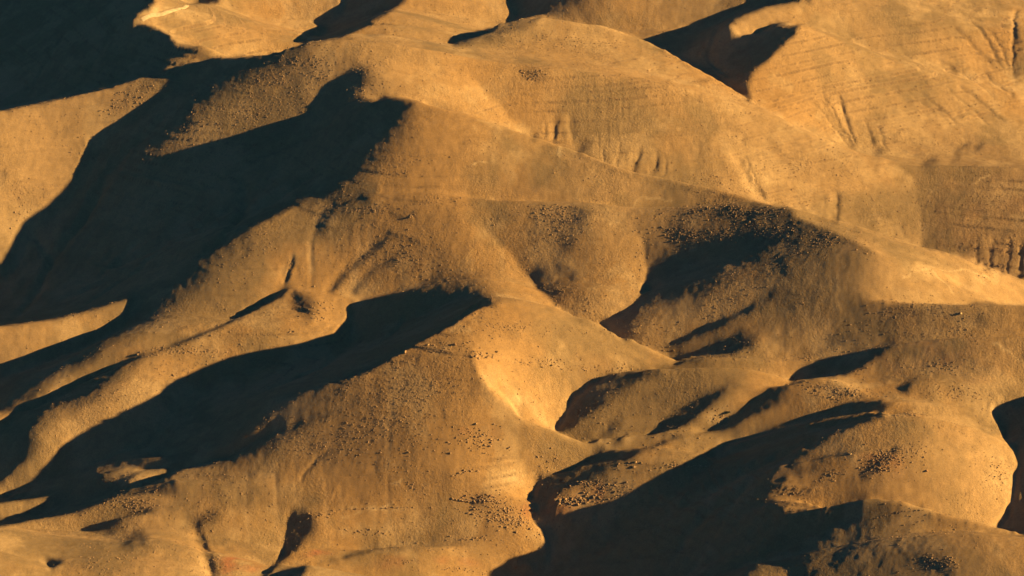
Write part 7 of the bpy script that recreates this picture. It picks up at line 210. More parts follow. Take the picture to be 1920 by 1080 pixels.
-1 1 -1 0 0 2 -2 5 -9 16 6 -9 -2 -10 1 6 -4 6 -4 0 1 7 2 9 3 -27 -20 19 0 8 -4 4 3 -2 2 -3 1 -1 -1 -1 0 1 1 1 6 -4 -1 2 -3 -4 0 -5 -1 0 -2 -1 1 1 -1 3 0 1 -1 -2 3 -1 6 -5 3 -1 2 2 -1 1 0 2 -2 4 -2 0 -1 0 4 5 -13 8 -4 0 0 0 1 -5 -4 2 -4 -1 0 -5 3 4 1 -3 -2 0 4 -4 3 -4 7 -7 3 -2 -3 2 1 0 -3 -1 -1 1 0 5 0 2 1 4 1 -7 0 4 4 -15 7 7 -8 16 -9 -13 -6 0 -16 31 31 5 -1 -4 -3 -1 5 -15 5 -3 0 1 -2 -4 5 0 -4 15 -21 7 -3 3 -3 2 0 0 -1 1 -1 2 -2 1 -2 3 -6 3 -11 -3 27 -29 16 -7 0 1 -1 0 2 0 2 1 -1 0 -1 1 -1 0 -3 7 2 -17 4 -2 0 -1 0 0 -1 0 0 -1 0 1 0 -1 0 1 -2 5 -2 1 0 0 0 -1 1 1 -1 0 1 -1 0 1 0 0 -1 0 0 1 -1 0 0 1 0 0 1 1 1 1 0 0 1 1 -1 0
0 0 0 -1 2 -1 3 -6 13 -32 0 15 5 14 -4 -8 3 -4 3 0 0 -3 2 -1 12 18 -7 -38 2 7 5 6 -3 5 -3 4 -3 1 0 0 0 -1 -1 -1 -8 -3 4 0 5 -1 -1 3 -3 -2 0 -2 -3 0 -3 -1 -1 3 0 7 -3 4 -11 12 -3 6 0 -1 3 0 1 -2 1 -5 4 4 2 2 -12 -10 25 -12 5 -3 2 1 0 6 1 -13 3 -5 -1 3 -2 0 0 2 3 3 -10 -8 0 0 2 15 -6 -6 -5 -11 -4 -1 6 3 1 -3 -2 -5 3 7 9 4 7 10 -12 -20 -18 34 -10 -13 16 -11 16 13 16 2 22 -31 -20 5 8 7 -1 1 -13 7 -3 0 2 -6 13 -5 -11 5 -1 -1 5 -2 1 -1 2 -2 0 1 0 -1 1 -2 0 -1 0 -5 -3 -5 -2 33 -24 3 -3 -1 3 -2 2 0 -1 0 0 0 0 0 0 -1 -1 0 1 -4 0 5 -2 -1 0 -1 0 0 -1 0 0 0 0 -2 0 0 0 0 1 -1 0 0 0 0 0 2 -1 0 1 0 0 0 0 0 -1 0 -1 0 0 -1 1 0 0 0 1 0 1 1 1 1 1 1 0 0 1 0
0 0 1 0 0 0 0 1 -3 14 -6 -8 -3 -8 20 4 -4 0 -3 -1 0 2 -1 2 -6 2 13 19 -24 -24 16 -12 17 -8 9 -6 4 -3 1 -3 -1 -1 0 3 11 -5 -2 1 -2 0 -4 -3 0 0 -2 -1 0 1 2 -2 2 -4 2 -5 3 -1 7 -6 0 -1 -2 1 -2 4 -1 8 -2 11 -9 -9 -4 -1 33 4 -42 22 -9 0 -6 -7 -5 -11 -11 16 1 2 -4 -1 -2 12 -1 -1 0 -5 -8 13 4 4 -18 -17 4 11 25 23 10 7 -1 -1 -2 1 0 3 -3 -9 -8 -4 -6 -11 11 14 20 -37 21 22 -17 4 -20 22 -14 6 -17 10 1 -14 -2 -4 0 -2 4 -3 1 -1 0 1 -2 3 4 -1 0 1 -2 2 -1 1 -1 2 0 0 0 1 -1 1 0 0 1 0 -1 -2 8 -13 -4 4 -1 2 -2 1 0 0 1 0 -1 0 1 0 0 0 0 0 -1 2 -1 -2 1 1 -1 0 0 -1 1 -1 -1 0 0 1 0 0 0 0 0 1 -1 1 -1 0 1 -1 1 0 0 0 -1 1 -1 0 -1 0 0 -1 0 0 0 0 0 0 0 2 1 1 0 1 1 0 1 0 0 0
0 0 1 0 -1 2 -4 8 -12 19 4 -5 -2 -4 -19 5 1 2 1 2 0 0 1 1 5 0 -2 -1 24 -4 -36 22 -22 20 -14 13 -7 4 -3 2 -1 -1 -2 -4 -4 19 -7 0 -1 -2 1 3 1 2 1 1 0 -1 -2 2 -1 2 -1 2 1 0 3 -1 2 -4 1 -2 1 -4 2 -7 4 -8 6 7 0 2 -36 9 40 -27 15 1 4 3 3 5 14 -11 -5 -8 4 7 0 -18 -3 2 0 7 18 2 6 5 25 9 -1 -9 -26 -16 -7 -5 -2 1 4 2 1 -2 -4 -2 -5 -7 -2 7 1 0 -8 12 -13 -15 10 -1 6 -11 9 -3 1 1 2 0 -11 -3 1 1 -1 1 0 1 1 0 1 0 -2 2 1 0 2 -1 1 0 1 -1 0 0 0 0 0 0 -1 0 -1 2 4 6 0 -11 3 -1 0 -1 1 0 0 1 -1 1 0 0 0 0 0 0 2 0 1 -1 1 1 0 0 0 1 -1 0 -1 1 0 0 -1 0 -1 0 0 0 1 -1 0 -1 0 2 0 1 -1 1 -1 1 0 0 0 -1 0 0 0 0 -1 1 0 0 0 1 1 0 -1 -1 0 0 0 1 0 0 0 0
0 1 1 -1 1 -2 2 -6 9 -18 8 4 -2 5 0 -7 1 -3 1 -1 0 1 0 1 -1 4 2 7 -12 30 -7 -30 21 -30 29 -20 13 -6 4 -1 1 1 -1 -2 -6 -14 21 -1 2 3 0 -1 0 0 2 2 2 3 1 -2 0 -2 0 -1 0 -1 -1 0 -1 1 -1 0 -1 1 -1 3 -1 2 2 -1 5 -5 17 -21 -17 28 -18 7 1 6 -3 1 -7 2 5 11 8 1 2 4 1 -2 -1 -5 -9 -3 -4 -4 -9 -2 -1 5 8 2 -1 -1 -1 -3 -2 -2 -1 -1 1 0 -1 4 -3 -9 -3 5 8 5 -2 1 -3 -3 -3 1 -2 -3 0 -1 -2 -1 3 1 0 0 0 0 0 -1 0 1 -1 1 2 -1 1 0 0 1 0 -1 0 0 0 0 0 0 0 0 1 -1 0 -1 2 1 1 5 -1 -1 -1 0 -1 0 0 -1 1 -1 0 0 0 1 1 0 0 1 0 2 0 1 0 1 2 0 1 1 1 0 0 1 1 0 1 0 1 0 3 -1 -1 0 -1 -3 0 -2 1 -1 1 -1 1 -1 0 0 0 -2 0 0 0 -1 -1 0 1 0 -1 2 -1 -2 -2 -1 0 0 0 1 0 0
0 1 -1 1 0 -1 -1 1 -5 8 -6 -3 1 -4 0 3 -2 1 -1 0 -1 -1 0 -1 2 -3 2 -3 13 -23 40 -12 -20 16 -33 34 -16 12 -3 5 -1 2 1 1 0 -1 -15 8 6 -1 0 2 2 0 0 2 3 -1 0 2 0 0 -1 -2 -2 -1 -2 -1 -1 -2 0 -1 -1 -2 0 -2 0 -2 -2 0 -3 3 -8 21 -7 -15 22 -8 1 -7 8 -4 7 11 3 3 -2 2 1 0 0 2 0 2 3 -1 0 0 3 -1 -1 -4 -6 -2 -1 -2 -1 0 0 -1 0 -1 -4 -1 -1 -9 -6 14 11 3 -3 -6 0 -2 -1 0 1 -9 14 -9 1 0 0 0 -2 -1 0 0 0 -1 0 1 -1 0 0 -1 0 0 0 0 0 0 -1 1 -1 0 0 0 1 0 1 0 0 1 0 1 0 1 0 -3 1 1 1 0 0 0 -1 0 -1 1 0 0 1 0 0 2 0 1 1 0 2 1 1 1 0 2 1 2 1 3 2 0 1 -1 0 0 1 0 1 -1 -2 -2 2 2 -1 2 -1 0 0 0 0 0 0 0 0 1 0 0 0 0 0 0 0 0 2 -4 -9 -4 -3 0 -1 0 0 0 0 0
0 0 0 -1 1 1 -2 -2 1 -5 4 -2 -1 1 0 -3 2 -2 1 -2 1 -1 -1 0 -2 1 -1 1 -7 16 -27 40 -27 7 17 -41 31 -12 10 -3 6 0 3 2 2 0 3 -6 -3 3 4 -1 1 1 3 3 -6 -1 0 -1 -1 0 -1 -1 -2 -2 -1 -2 -1 -1 -2 -1 0 0 -1 -1 0 0 0 -1 2 -2 5 -10 14 -9 -15 10 4 11 -6 7 -3 0 2 0 1 -3 0 -1 0 -1 -1 -3 -3 -1 -1 0 -3 1 1 2 5 1 2 0 0 0 -1 0 -1 -2 5 -6 -4 10 16 -5 -8 -4 0 3 -3 1 -1 -2 14 -8 -10 4 2 -1 0 0 1 1 0 0 0 0 0 -1 0 -1 0 1 -1 0 0 0 -1 0 0 -1 1 0 0 -1 0 0 0 0 1 1 0 1 1 0 1 3 0 0 -1 0 -1 0 0 -1 0 -1 0 1 -1 1 0 0 2 0 2 2 0 1 2 1 3 1 2 0 2 -1 0 3 2 7 4 6 2 2 -1 4 8 7 -5 -7 -2 -4 -1 -1 -2 -1 -2 -2 -1 -2 -2 -2 -2 -1 -2 -1 -1 -2 -1 -2 -1 -10 2 0 0 -1 0 0 0 -1 0 0
0 0 0 0 -1 0 1 -1 0 0 -2 6 -3 0 -2 1 -3 1 -1 1 -2 -1 0 -1 -1 -1 -1 -2 4 -9 16 -27 48 -44 4 24 -29 22 -7 9 -2 3 0 2 2 4 0 1 0 -2 -1 2 0 -1 -2 -8 3 -1 0 -1 1 -2 0 0 0 0 -1 -1 -2 0 0 0 -1 0 -1 -1 -1 -1 0 0 -2 1 -2 6 -6 11 3 -13 -9 -9 7 2 3 -4 -2 -1 1 0 0 1 0 0 1 1 1 0 0 0 2 -1 0 -1 -2 1 0 2 1 1 -1 1 2 2 -11 10 17 3 -8 -1 4 0 -2 -2 1 -2 1 2 -6 4 -6 6 3 -1 1 0 0 0 0 0 1 0 0 -1 0 0 -1 -2 0 -1 -1 0 0 -1 1 0 -1 0 0 1 0 0 0 0 0 1 1 0 1 1 1 -1 0 1 0 0 0 -1 -1 0 -1 0 0 -1 1 1 1 1 0 0 0 0 1 0 0 -1 -1 0 -1 2 2 6 7 0 -1 -6 -6 -10 -5 -2 -1 -10 -7 -16 10 12 -5 6 -1 4 -1 2 1 2 0 2 1 2 1 -1 0 0 -1 1 -2 1 -5 13 5 2 2 0 0 0 -1 1 0 0
0 -1 1 0 -1 0 0 2 1 0 3 -2 -1 0 1 0 2 0 -2 -1 0 0 -1 -2 0 -1 0 0 -3 3 -6 13 -22 42 -19 -11 0 -9 8 -8 8 2 6 0 1 -2 4 4 1 1 0 -4 -4 0 -2 0 0 0 -2 0 -1 0 -1 -2 -1 0 -1 1 2 0 -1 0 0 -2 0 0 0 -1 -1 1 0 0 1 -2 4 -4 2 8 4 -1 -11 -10 -3 2 -2 -3 -1 2 1 0 0 0 0 0 -2 1 0 0 0 2 1 1 2 1 0 0 0 -1 2 -1 -5 -1 20 5 -9 -3 4 0 -4 -1 0 0 1 2 0 -1 4 -1 3 -3 0 1 -1 1 1 1 0 1 0 0 0 0 -1 0 1 0 0 0 -1 -1 -1 -1 -1 -1 0 0 -1 0 0 0 0 1 1 -1 1 1 0 1 1 1 1 0 1 -1 0 0 0 -1 0 0 0 1 -1 -1 0 -1 0 2 1 2 1 1 1 3 1 0 1 -3 -4 1 -16 -9 -6 -13 0 -4 14 5 7 2 7 -6 7 14 -9 -2 -3 -2 -1 -1 0 0 1 0 0 0 3 2 0 -1 2 0 1 0 3 -5 2 2 2 1 0 -1 1 -1 0 0
-1 1 -1 1 -1 -1 2 -3 8 -2 14 4 -3 0 -3 -2 -6 0 1 0 -1 0 0 1 -2 -1 -2 -1 0 -1 1 -2 10 -9 12 8 2 -8 -17 6 -21 10 -9 3 3 7 -2 0 -1 0 -1 3 3 -2 -1 2 -4 -1 2 0 -2 0 -1 1 1 -1 1 -1 0 0 4 2 2 5 -1 1 -1 0 0 -2 -1 -1 -1 2 -3 4 0 -3 1 2 7 4 -3 -7 -3 -2 -3 -2 -1 0 -1 1 -1 1 2 -2 -1 -1 0 -1 0 0 0 0 2 1 0 1 -4 -1 10 11 -7 -5 4 0 -3 0 1 0 0 0 -1 -2 1 2 -1 1 0 2 1 1 1 0 1 0 1 0 0 1 0 1 1 -1 -2 0 -2 1 0 0 1 1 0 0 0 -1 0 0 -1 0 0 -1 -1 0 0 0 -1 0 0 0 0 0 0 1 0 0 -1 1 0 -1 0 0 3 2 3 2 2 0 -2 -3 -3 -3 -6 -5 -2 -9 1 -10 -3 -11 8 10 5 20 1 10 -18 -5 -5 3 -9 15 -13 -14 26 -3 2 -2 0 0 -1 0 0 0 2 1 -2 0 2 1 0 1 0 1 -1 4 0 1 1 0 0 0 0 0 0 0
0 0 0 1 -1 0 -2 2 -2 3 -1 -1 8 5 7 4 10 -4 -4 -3 -2 -4 -4 -1 -1 0 1 -1 -1 -2 0 0 -5 6 -4 -2 9 1 12 -11 12 -26 -4 -6 -7 6 -8 2 3 3 4 0 -3 5 2 -4 5 0 -2 -2 2 3 -1 1 -2 1 0 3 3 4 -1 0 0 -8 7 -2 4 1 4 2 1 1 0 -4 0 -3 -1 3 -1 0 -3 -1 0 1 1 1 1 0 -1 -2 0 -3 0 -3 -2 1 1 2 1 2 -1 0 0 -1 -2 -1 0 -3 6 10 -2 -8 1 1 -5 -1 0 -1 -1 1 0 -1 2 6 0 -2 1 0 1 -1 0 -1 1 1 -1 0 0 0 0 0 0 0 -1 3 3 1 2 -1 0 0 -2 -1 -1 2 0 1 1 0 1 0 0 1 0 0 -1 -1 0 -1 -2 0 -1 -1 0 -1 0 1 3 0 3 5 4 2 -1 -2 -5 -4 -6 -6 -3 -4 -2 -4 1 -4 -2 9 -7 13 1 4 0 -8 -1 -10 2 -2 10 1 -2 0 2 -1 1 1 -8 7 1 -1 2 -1 0 0 -1 1 -1 0 1 0 1 1 0 0 2 -1 2 -1 0 1 0 0 0 0 -1 0 0 1
1 -1 0 0 0 1 0 2 -6 3 -19 -2 0 -2 1 8 10 9 14 5 3 6 3 -3 -2 -7 -5 -4 -3 0 -2 -1 3 -4 4 3 -7 1 -5 5 -3 12 4 -5 -5 -23 5 -8 10 -7 -6 2 9 -5 -4 8 -7 5 1 1 -5 -2 5 -1 8 1 5 1 -3 -1 5 7 3 23 -7 12 1 2 -3 0 4 0 1 3 -1 0 -3 -5 -1 -1 -2 -1 -1 -1 -1 -1 -1 0 -1 0 -1 0 0 1 3 2 1 0 -1 -3 0 -1 -2 -1 -1 -1 -1 5 -1 -9 -2 2 -4 -5 0 -3 -3 -3 -2 -4 1 14 8 6 0 0 -2 0 -2 1 -1 0 -1 0 0 0 -1 0 -1 -1 -2 -1 -1 -3 -1 2 1 4 4 3 4 3 1 -3 -1 0 0 0 0 1 0 -1 -1 1 0 0 0 0 1 -2 1 0 0 3 1 -1 -2 2 -4 -10 -11 -9 -5 -4 0 0 1 2 1 1 -1 2 -1 3 1 -4 5 -5 2 -3 -1 4 0 5 -1 2 -4 1 0 0 -3 2 -3 -5 3 -2 4 1 1 0 0 -1 2 -1 1 0 -1 1 0 0 1 0 0 1 0 0 0 0 0 0 0 0 0 0 0 -1
0 0 0 1 0 0 0 -1 0 -6 2 7 -2 1 -3 -10 -21 4 2 -3 16 4 4 13 9 11 6 3 -1 -5 -3 -5 -6 -3 -7 -7 8 -3 3 1 0 -5 -2 4 3 8 -7 -4 -30 4 -5 5 -6 -1 11 -9 12 -6 5 4 12 -1 3 4 -6 5 -1 6 14 10 10 0 2 -30 11 -8 -32 32 -20 11 -20 5 -2 0 2 2 7 6 3 3 3 1 -2 -1 1 0 2 2 2 2 2 2 0 1 -1 -2 -3 -1 1 2 1 1 1 0 2 0 2 -3 -2 4 0 -3 0 2 -1 1 3 3 2 4 0 -12 -12 -14 0 2 1 1 2 0 1 1 1 0 0 1 1 1 1 2 3 1 4 1 -2 -4 -3 -4 -4 -2 -1 2 3 1 2 -1 0 1 0 -1 0 -1 -2 -4 -3 -3 -3 -5 -4 -1 -6 -3 -2 -6 -2 2 2 -4 -2 3 7 11 6 4 1 -1 -3 -2 -2 0 1 0 1 0 0 4 -2 4 -1 2 1 -2 -1 -3 0 -3 4 0 2 0 3 -4 1 0 -4 -1 -2 2 0 1 1 1 -1 1 0 -1 1 0 0 0 0 1 -1 0 0 -1 1 0 -1 0 0 0 0 0 0 0
1 0 -2 0 1 1 1 0 -2 1 -6 -10 -1 -11 0 5 15 -5 -9 9 -12 -11 -6 -10 -3 12 9 7 12 17 10 9 7 2 7 4 -17 0 -6 -11 3 1 3 0 1 -3 9 5 20 -7 3 -11 -16 -4 -31 23 -13 11 -5 9 -9 9 -2 -2 10 8 11 3 -5 -14 -26 -15 -13 -26 22 -10 40 -40 29 -3 10 -2 1 -11 -2 -1 0 -1 -1 4 -5 0 3 2 -2 3 -1 2 0 -2 -2 -2 0 -2 -1 4 4 -1 -1 -1 -2 0 -1 1 1 3 1 4 4 -3 -2 1 -1 -2 0 0 -2 -1 0 -1 -2 -4 3 7 -1 -3 -2 -2 -1 0 0 0 -1 -1 0 -1 0 -2 1 1 -1 1 -3 3 9 5 4 1 1 -2 -2 -8 -5 6 1 2 0 -1 0 1 -1 0 0 -1 -1 -2 -2 2 1 -3 3 2 -1 5 7 3 1 9 13 9 -2 -10 -7 -5 -3 0 5 3 3 1 0 1 2 2 0 -1 2 -3 1 -1 -1 2 0 3 1 2 -3 -2 -2 1 1 5 -1 -5 -1 -5 1 0 0 1 0 1 1 -1 0 1 0 0 0 0 0 -1 0 0 -1 0 0 -1 1 0 -1 0 -1 0 1 0
0 0 0 0 0 1 0 1 1 -2 1 3 -1 -1 -3 2 -11 -3 -3 -11 -5 12 8 5 1 -23 -14 -8 -2 -7 -8 2 3 10 4 -3 32 3 7 25 -9 3 -6 -2 -2 5 -6 -1 -10 6 10 -2 17 -1 -3 -18 16 -11 4 -12 19 -5 20 1 4 -9 -19 -19 -15 -6 8 11 7 54 -45 13 -14 9 -7 -16 12 -9 -4 12 0 0 -4 0 2 -9 11 1 -1 -2 4 -3 1 -3 1 1 1 2 -1 2 1 -5 -2 1 -1 0 0 0 0 -1 -2 -1 -1 -4 -4 3 1 -2 -1 0 -2 -1 2 1 1 2 2 6 -1 -5 0 2 2 2 1 -1 0 0 0 1 0 -1 0 1 -1 -3 1 -1 2 -3 -8 0 -2 1 0 2 3 8 3 -5 0 0 1 1 1 -1 1 0 -1 0 0 -1 1 0 -4 3 -1 0 7 2 -1 3 9 1 -11 -12 -4 4 5 5 4 2 -3 0 -1 1 2 1 0 1 1 0 0 1 -1 1 1 -1 1 -2 1 0 0 0 -2 0 4 1 0 0 -3 2 -2 0 0 -1 1 0 -1 0 -1 0 0 0 -1 1 -1 0 0 -2 -1 0 0 1 -1 -1 0 0 0 0 0 0
1 -2 0 0 1 0 2 0 1 1 -1 0 5 10 3 -8 6 -2 0 4 1 -10 -8 -4 -3 14 8 6 -11 -14 4 -14 -16 -17 -4 3 -8 -6 -16 9 21 13 8 9 -2 -8 1 -3 7 -8 -22 5 -2 15 58 -15 5 2 -5 12 -11 23 -33 10 -40 -10 -2 2 18 12 -2 -6 -1 -26 24 -7 6 0 -1 12 -9 6 2 -9 0 -2 1 -3 1 9 -9 -2 5 6 -4 1 0 1 -1 0 1 -1 1 0 -1 3 -2 0 1 0 0 0 1 0 1 -1 -1 3 2 -3 -2 2 1 0 2 1 0 0 0 -1 1 -3 2 3 0 -1 0 -2 0 0 0 0 0 -1 0 1 0 0 0 1 -1 1 -1 1 2 -3 0 0 0 1 -2 -3 0 0 -1 0 -1 0 0 1 0 -1 0 1 2 3 -2 0 8 -3 5 5 -5 3 7 0 -11 -10 -1 8 7 -2 -2 -2 -1 0 3 1 1 0 1 1 1 0 0 0 -1 0 1 -1 0 1 -1 2 -2 0 -1 0 1 0 0 0 3 -1 2 -3 4 1 0 1 -1 -1 0 0 0 -1 -1 -1 0 -1 -1 0 -1 0 -1 -2 1 -2 0 0 1 -1 0 0 0 0
0 0 0 0 -1 1 0 1 0 1 2 4 2 3 2 3 -5 0 -2 -4 -2 4 4 0 1 -11 -6 -7 5 14 -7 15 9 -17 9 30 -21 2 2 -46 -21 22 -4 -12 22 7 2 7 -10 18 35 2 4 -7 -42 44 -20 5 -8 -12 -5 -34 11 -38 39 -8 17 2 -13 -6 10 1 0 14 -18 5 2 0 4 -6 2 -6 0 11 -2 2 -4 1 -9 -10 15 10 -3 -7 2 0 0 0 1 2 1 -1 2 -1 0 -1 1 -1 0 1 1 0 1 1 0 0 1 -2 -1 1 1 -1 0 1 0 0 1 0 1 1 0 1 -1 -2 1 0 0 1 -1 0 0 -1 0 0 -1 0 0 -1 0 0 0 0 0 -1 -1 1 0 0 0 0 0 0 1 0 -1 -1 0 0 -1 -1 0 1 3 1 -1 0 8 2 -8 11 -4 -6 13 2 -15 -10 -5 5 5 -4 -3 3 2 2 2 1 -1 -1 1 1 0 0 0 0 1 -1 0 -1 0 2 1 -2 0 -2 0 -1 0 0 0 0 0 2 0 2 -1 1 1 1 -1 -1 0 0 0 -1 0 0 0 0 -1 0 1 -1 0 0 0 -1 -1 0 0 0 0 0 1 -1 0 0
0 0 -1 0 1 0 0 0 0 1 0 1 1 1 1 -1 2 0 0 2 2 -3 -1 1 -1 6 3 5 -2 -9 6 -7 9 25 -24 -45 20 -1 25 23 17 -61 23 -1 -14 5 5 -1 13 -5 1 -6 -19 30 -15 -19 -1 -15 3 -15 12 6 10 17 -17 9 -16 3 5 10 -4 3 -2 -12 1 0 -7 2 -1 6 5 5 -3 -8 6 -5 1 -7 2 6 -5 5 6 -6 4 1 1 0 -1 -1 0 1 -2 2 1 -1 2 1 2 0 1 1 -1 0 -1 0 -1 1 0 0 0 2 2 0 1 2 -1 1 0 -1 0 0 0 1 0 0 0 0 -1 0 -1 -1 0 0 0 0 -1 1 0 0 -1 -1 0 0 0 -1 0 -1 1 -1 0 -1 -2 0 0 -1 0 -2 0 1 -2 1 -2 1 5 4 -7 0 18 -14 10 20 -20 -14 -3 2 8 -3 -3 2 4 0 -2 -1 -2 0 3 0 0 0 0 -1 1 1 -3 0 -1 0 -2 4 -2 1 -1 0 0 0 0 -1 1 0 0 0 3 0 0 0 -1 0 -1 1 -1 0 -1 0 0 -1 0 0 0 0 -1 1 0 0 0 1 -1 1 0 1 0 0 0 1 -1 0
0 0 0 0 0 -1 0 0 1 -1 1 0 0 -3 -2 1 -1 0 1 0 -1 2 1 1 1 0 -2 -2 1 8 -3 -2 -4 -3 14 18 -26 6 -12 -5 0 6 -7 20 -6 -7 1 -2 6 -6 -30 7 25 -37 23 0 -4 17 0 25 -21 6 -23 11 3 5 4 3 -8 -12 10 11 21 -11 12 -2 -19 -1 -14 4 9 13 10 -8 1 -1 2 6 11 3 -15 -17 -5 10 -7 -2 -1 1 1 0 -1 1 1 -1 -1 2 -1 0 -1 1 0 -1 0 0 -1 -1 -1 -2 0 0 2 -1 2 2 1 0 0 0 0 0 0 0 0 0 1 1 -1 0 0 0 -1 0 -1 0 0 -1 1 -1 0 -1 1 0 -1 0 -1 0 -1 0 -1 -1 0 -1 1 -2 -1 -2 2 2 -3 -4 2 0 4 2 -6 1 15 9 -23 26 26 -57 5 1 8 -2 -7 0 1 0 -4 0 3 1 3 1 -4 1 0 -1 0 0 -1 -2 3 -1 -1 -2 2 0 2 -1 1 -1 0 0 0 1 0 1 -2 1 0 -1 1 -1 0 0 0 -1 -1 0 0 0 -1 0 0 0 0 0 1 -1 1 0 1 0 2 0 1 0 0 1 -1 0 0 1
-1 1 1 -1 0 0 0 -1 0 0 0 -2 -2 0 0 0 0 2 0 2 1 0 1 -1 2 -1 3 2 2 -5 3 2 -10 -4 -3 -1 20 -3 -4 6 -19 41 -21 -16 10 8 -6 6 -15 12 25 -2 -18 8 5 -20 11 -18 2 -27 3 -2 25 1 1 0 2 -7 3 8 -4 6 -12 19 -6 -4 10 -5 1 0 0 -1 3 5 -11 0 4 4 -9 -5 21 2 -9 -6 1 0 0 -2 -1 -1 -1 -1 -1 0 0 -2 0 0 0 0 0 0 -1 0 -2 1 0 0 0 0 0 2 1 1 1 1 1 -1 0 0 -1 0 1 0 0 0 1 -1 0 -1 0 0 0 -1 1 0 0 0 0 0 -1 -1 1 -2 1 -2 1 -1 -1 1 -2 0 -2 0 0 -1 -3 4 2 4 -2 0 -2 2 14 10 -19 -4 32 -23 -41 26 4 1 -5 1 4 0 -4 -2 4 0 -1 0 -3 -1 5 1 -1 0 -3 1 -5 5 -2 -2 -1 -1 1 2 2 1 -1 1 0 0 0 0 1 0 -2 -1 -1 1 -1 1 -2 0 0 0 0 -1 0 0 0 0 0 0 1 0 -1 1 0 1 0 2 0 1 0 1 0 0 1 0 0 -1
0 0 0 1 -1 0 0 0 -1 0 -2 -1 0 -2 -2 1 0 0 3 -1 1 1 0 2 -2 3 -2 1 -2 5 -2 -2 7 10 -1 -3 -8 0 3 -4 18 -35 16 7 -6 -7 6 -6 11 -15 -19 -2 17 -3 -7 6 -9 12 5 31 10 -7 -21 -9 9 3 -1 5 11 6 -12 -17 -7 9 -2 0 6 -1 7 -2 -3 -4 -13 0 2 3 -4 -3 -1 8 -7 5 7 0 0 -2 3 2 1 0 0 0 0 -1 0 0 0 0 0 0 -1 1 0 -1 0 2 0 -1 -2 0 1 0 1 1 1 -1 0 1 -1 0 0 0 -1 1 1 0 1 0 0 0 0 -1 0 0 -1 1 0 0 0 0 0 0 -2 2 -2 1 -2 0 0 -1 1 0 1 0 -1 2 -1 -6 6 0 3 2 7 4 -15 -15 28 13 -37 -11 -3 23 -3 5 0 -2 -9 -6 3 2 -3 6 3 2 0 1 -1 -3 -1 -2 2 -3 1 -4 8 -6 5 -1 2 0 2 0 0 -1 0 0 0 1 0 0 -1 -1 -2 -1 1 0 -1 2 -1 -1 0 1 -1 0 0 1 0 0 0 0 2 0 1 0 1 1 0 0 0 -1 1 0 0 0 0 0
0 0 0 0 0 1 -1 0 -1 0 -1 -1 -2 1 0 -3 1 1 0 3 1 0 0 -2 4 -4 3 -1 3 -6 3 3 -2 -6 4 2 4 2 -3 2 -11 24 -14 -6 1 6 -6 2 -9 7 5 9 -12 10 6 8 5 -10 -22 -48 -18 33 28 31 -12 -4 -3 2 -4 -5 9 -2 1 -10 3 2 5 0 5 -4 -6 -8 1 6 1 -2 -1 4 5 -7 2 3 -2 2 -2 0 0 1 0 0 -1 -1 -1 0 0 0 -1 0 0 0 1 -1 0 -1 -2 2 1 0 1 -1 0 0 -1 0 -1 2 0 -1 0 0 0 0 0 0 -1 0 -1 1 0 0 0 0 0 1 0 0 0 1 -1 1 0 1 1 -1 2 -1 1 1 0 0 1 0 -2 2 1 1 -3 -4 -8 4 8 4 -8 -10 26 15 -25 -40 8 18 23 -23 0 -7 2 3 10 5 3 2 1 -4 -3 -2 2 -2 -4 1 -1 3 -6 5 -7 13 -5 7 -7 4 -6 -3 0 -2 2 0 -1 1 0 0 1 0 1 -2 -1 2 -1 1 0 0 0 2 0 -2 1 1 1 0 0 1 1 0 0 1 0 1 0 0 -2 -1 -2 1 0 0 0 1 0 0
0 0 0 0 1 -1 -1 0 1 -1 1 -1 -1 -3 -1 4 1 0 1 -2 -2 2 -1 5 -7 5 -5 0 -4 7 -3 0 5 7 -7 -1 -1 -4 7 -2 1 -21 8 2 -3 -8 5 0 6 -7 -6 -27 7 -8 -2 -7 3 4 41 60 24 -32 3 -8 -18 -18 3 -6 -2 3 0 1 -2 1 1 1 0 5 -3 -2 -3 -2 2 -3 3 2 -1 0 -2 -1 -1 3 5 -2 0 2 -2 -1 2 1 0 0 1 -1 0 0 0 1 -1 -1 0 0 -1 0 2 0 2 0 -1 -1 -3 -1 -1 -1 0 -4 -1 0 0 -1 0 0 0 1 0 1 1 1 1 1 0 2 1 0 1 0 0 1 1 0 1 0 1 1 -2 2 0 -1 0 1 0 1 5 -1 0 1 7 7 2 -9 -15 10 6 22 -44 -28 0 19 17 -7 -39 26 2 9 9 5 3 5 -1 -3 0 -3 -2 -1 -4 1 1 -2 3 -7 12 -17 25 -16 2 -8 9 -7 9 -4 -7 2 -1 1 1 -1 0 0 1 1 0 0 -1 0 1 0 -2 2 0 -1 -1 10 1 -1 0 -1 1 0 0 1 0 -1 0 0 0 -4 -3 -1 1 -1 0 0 0 0 0 0
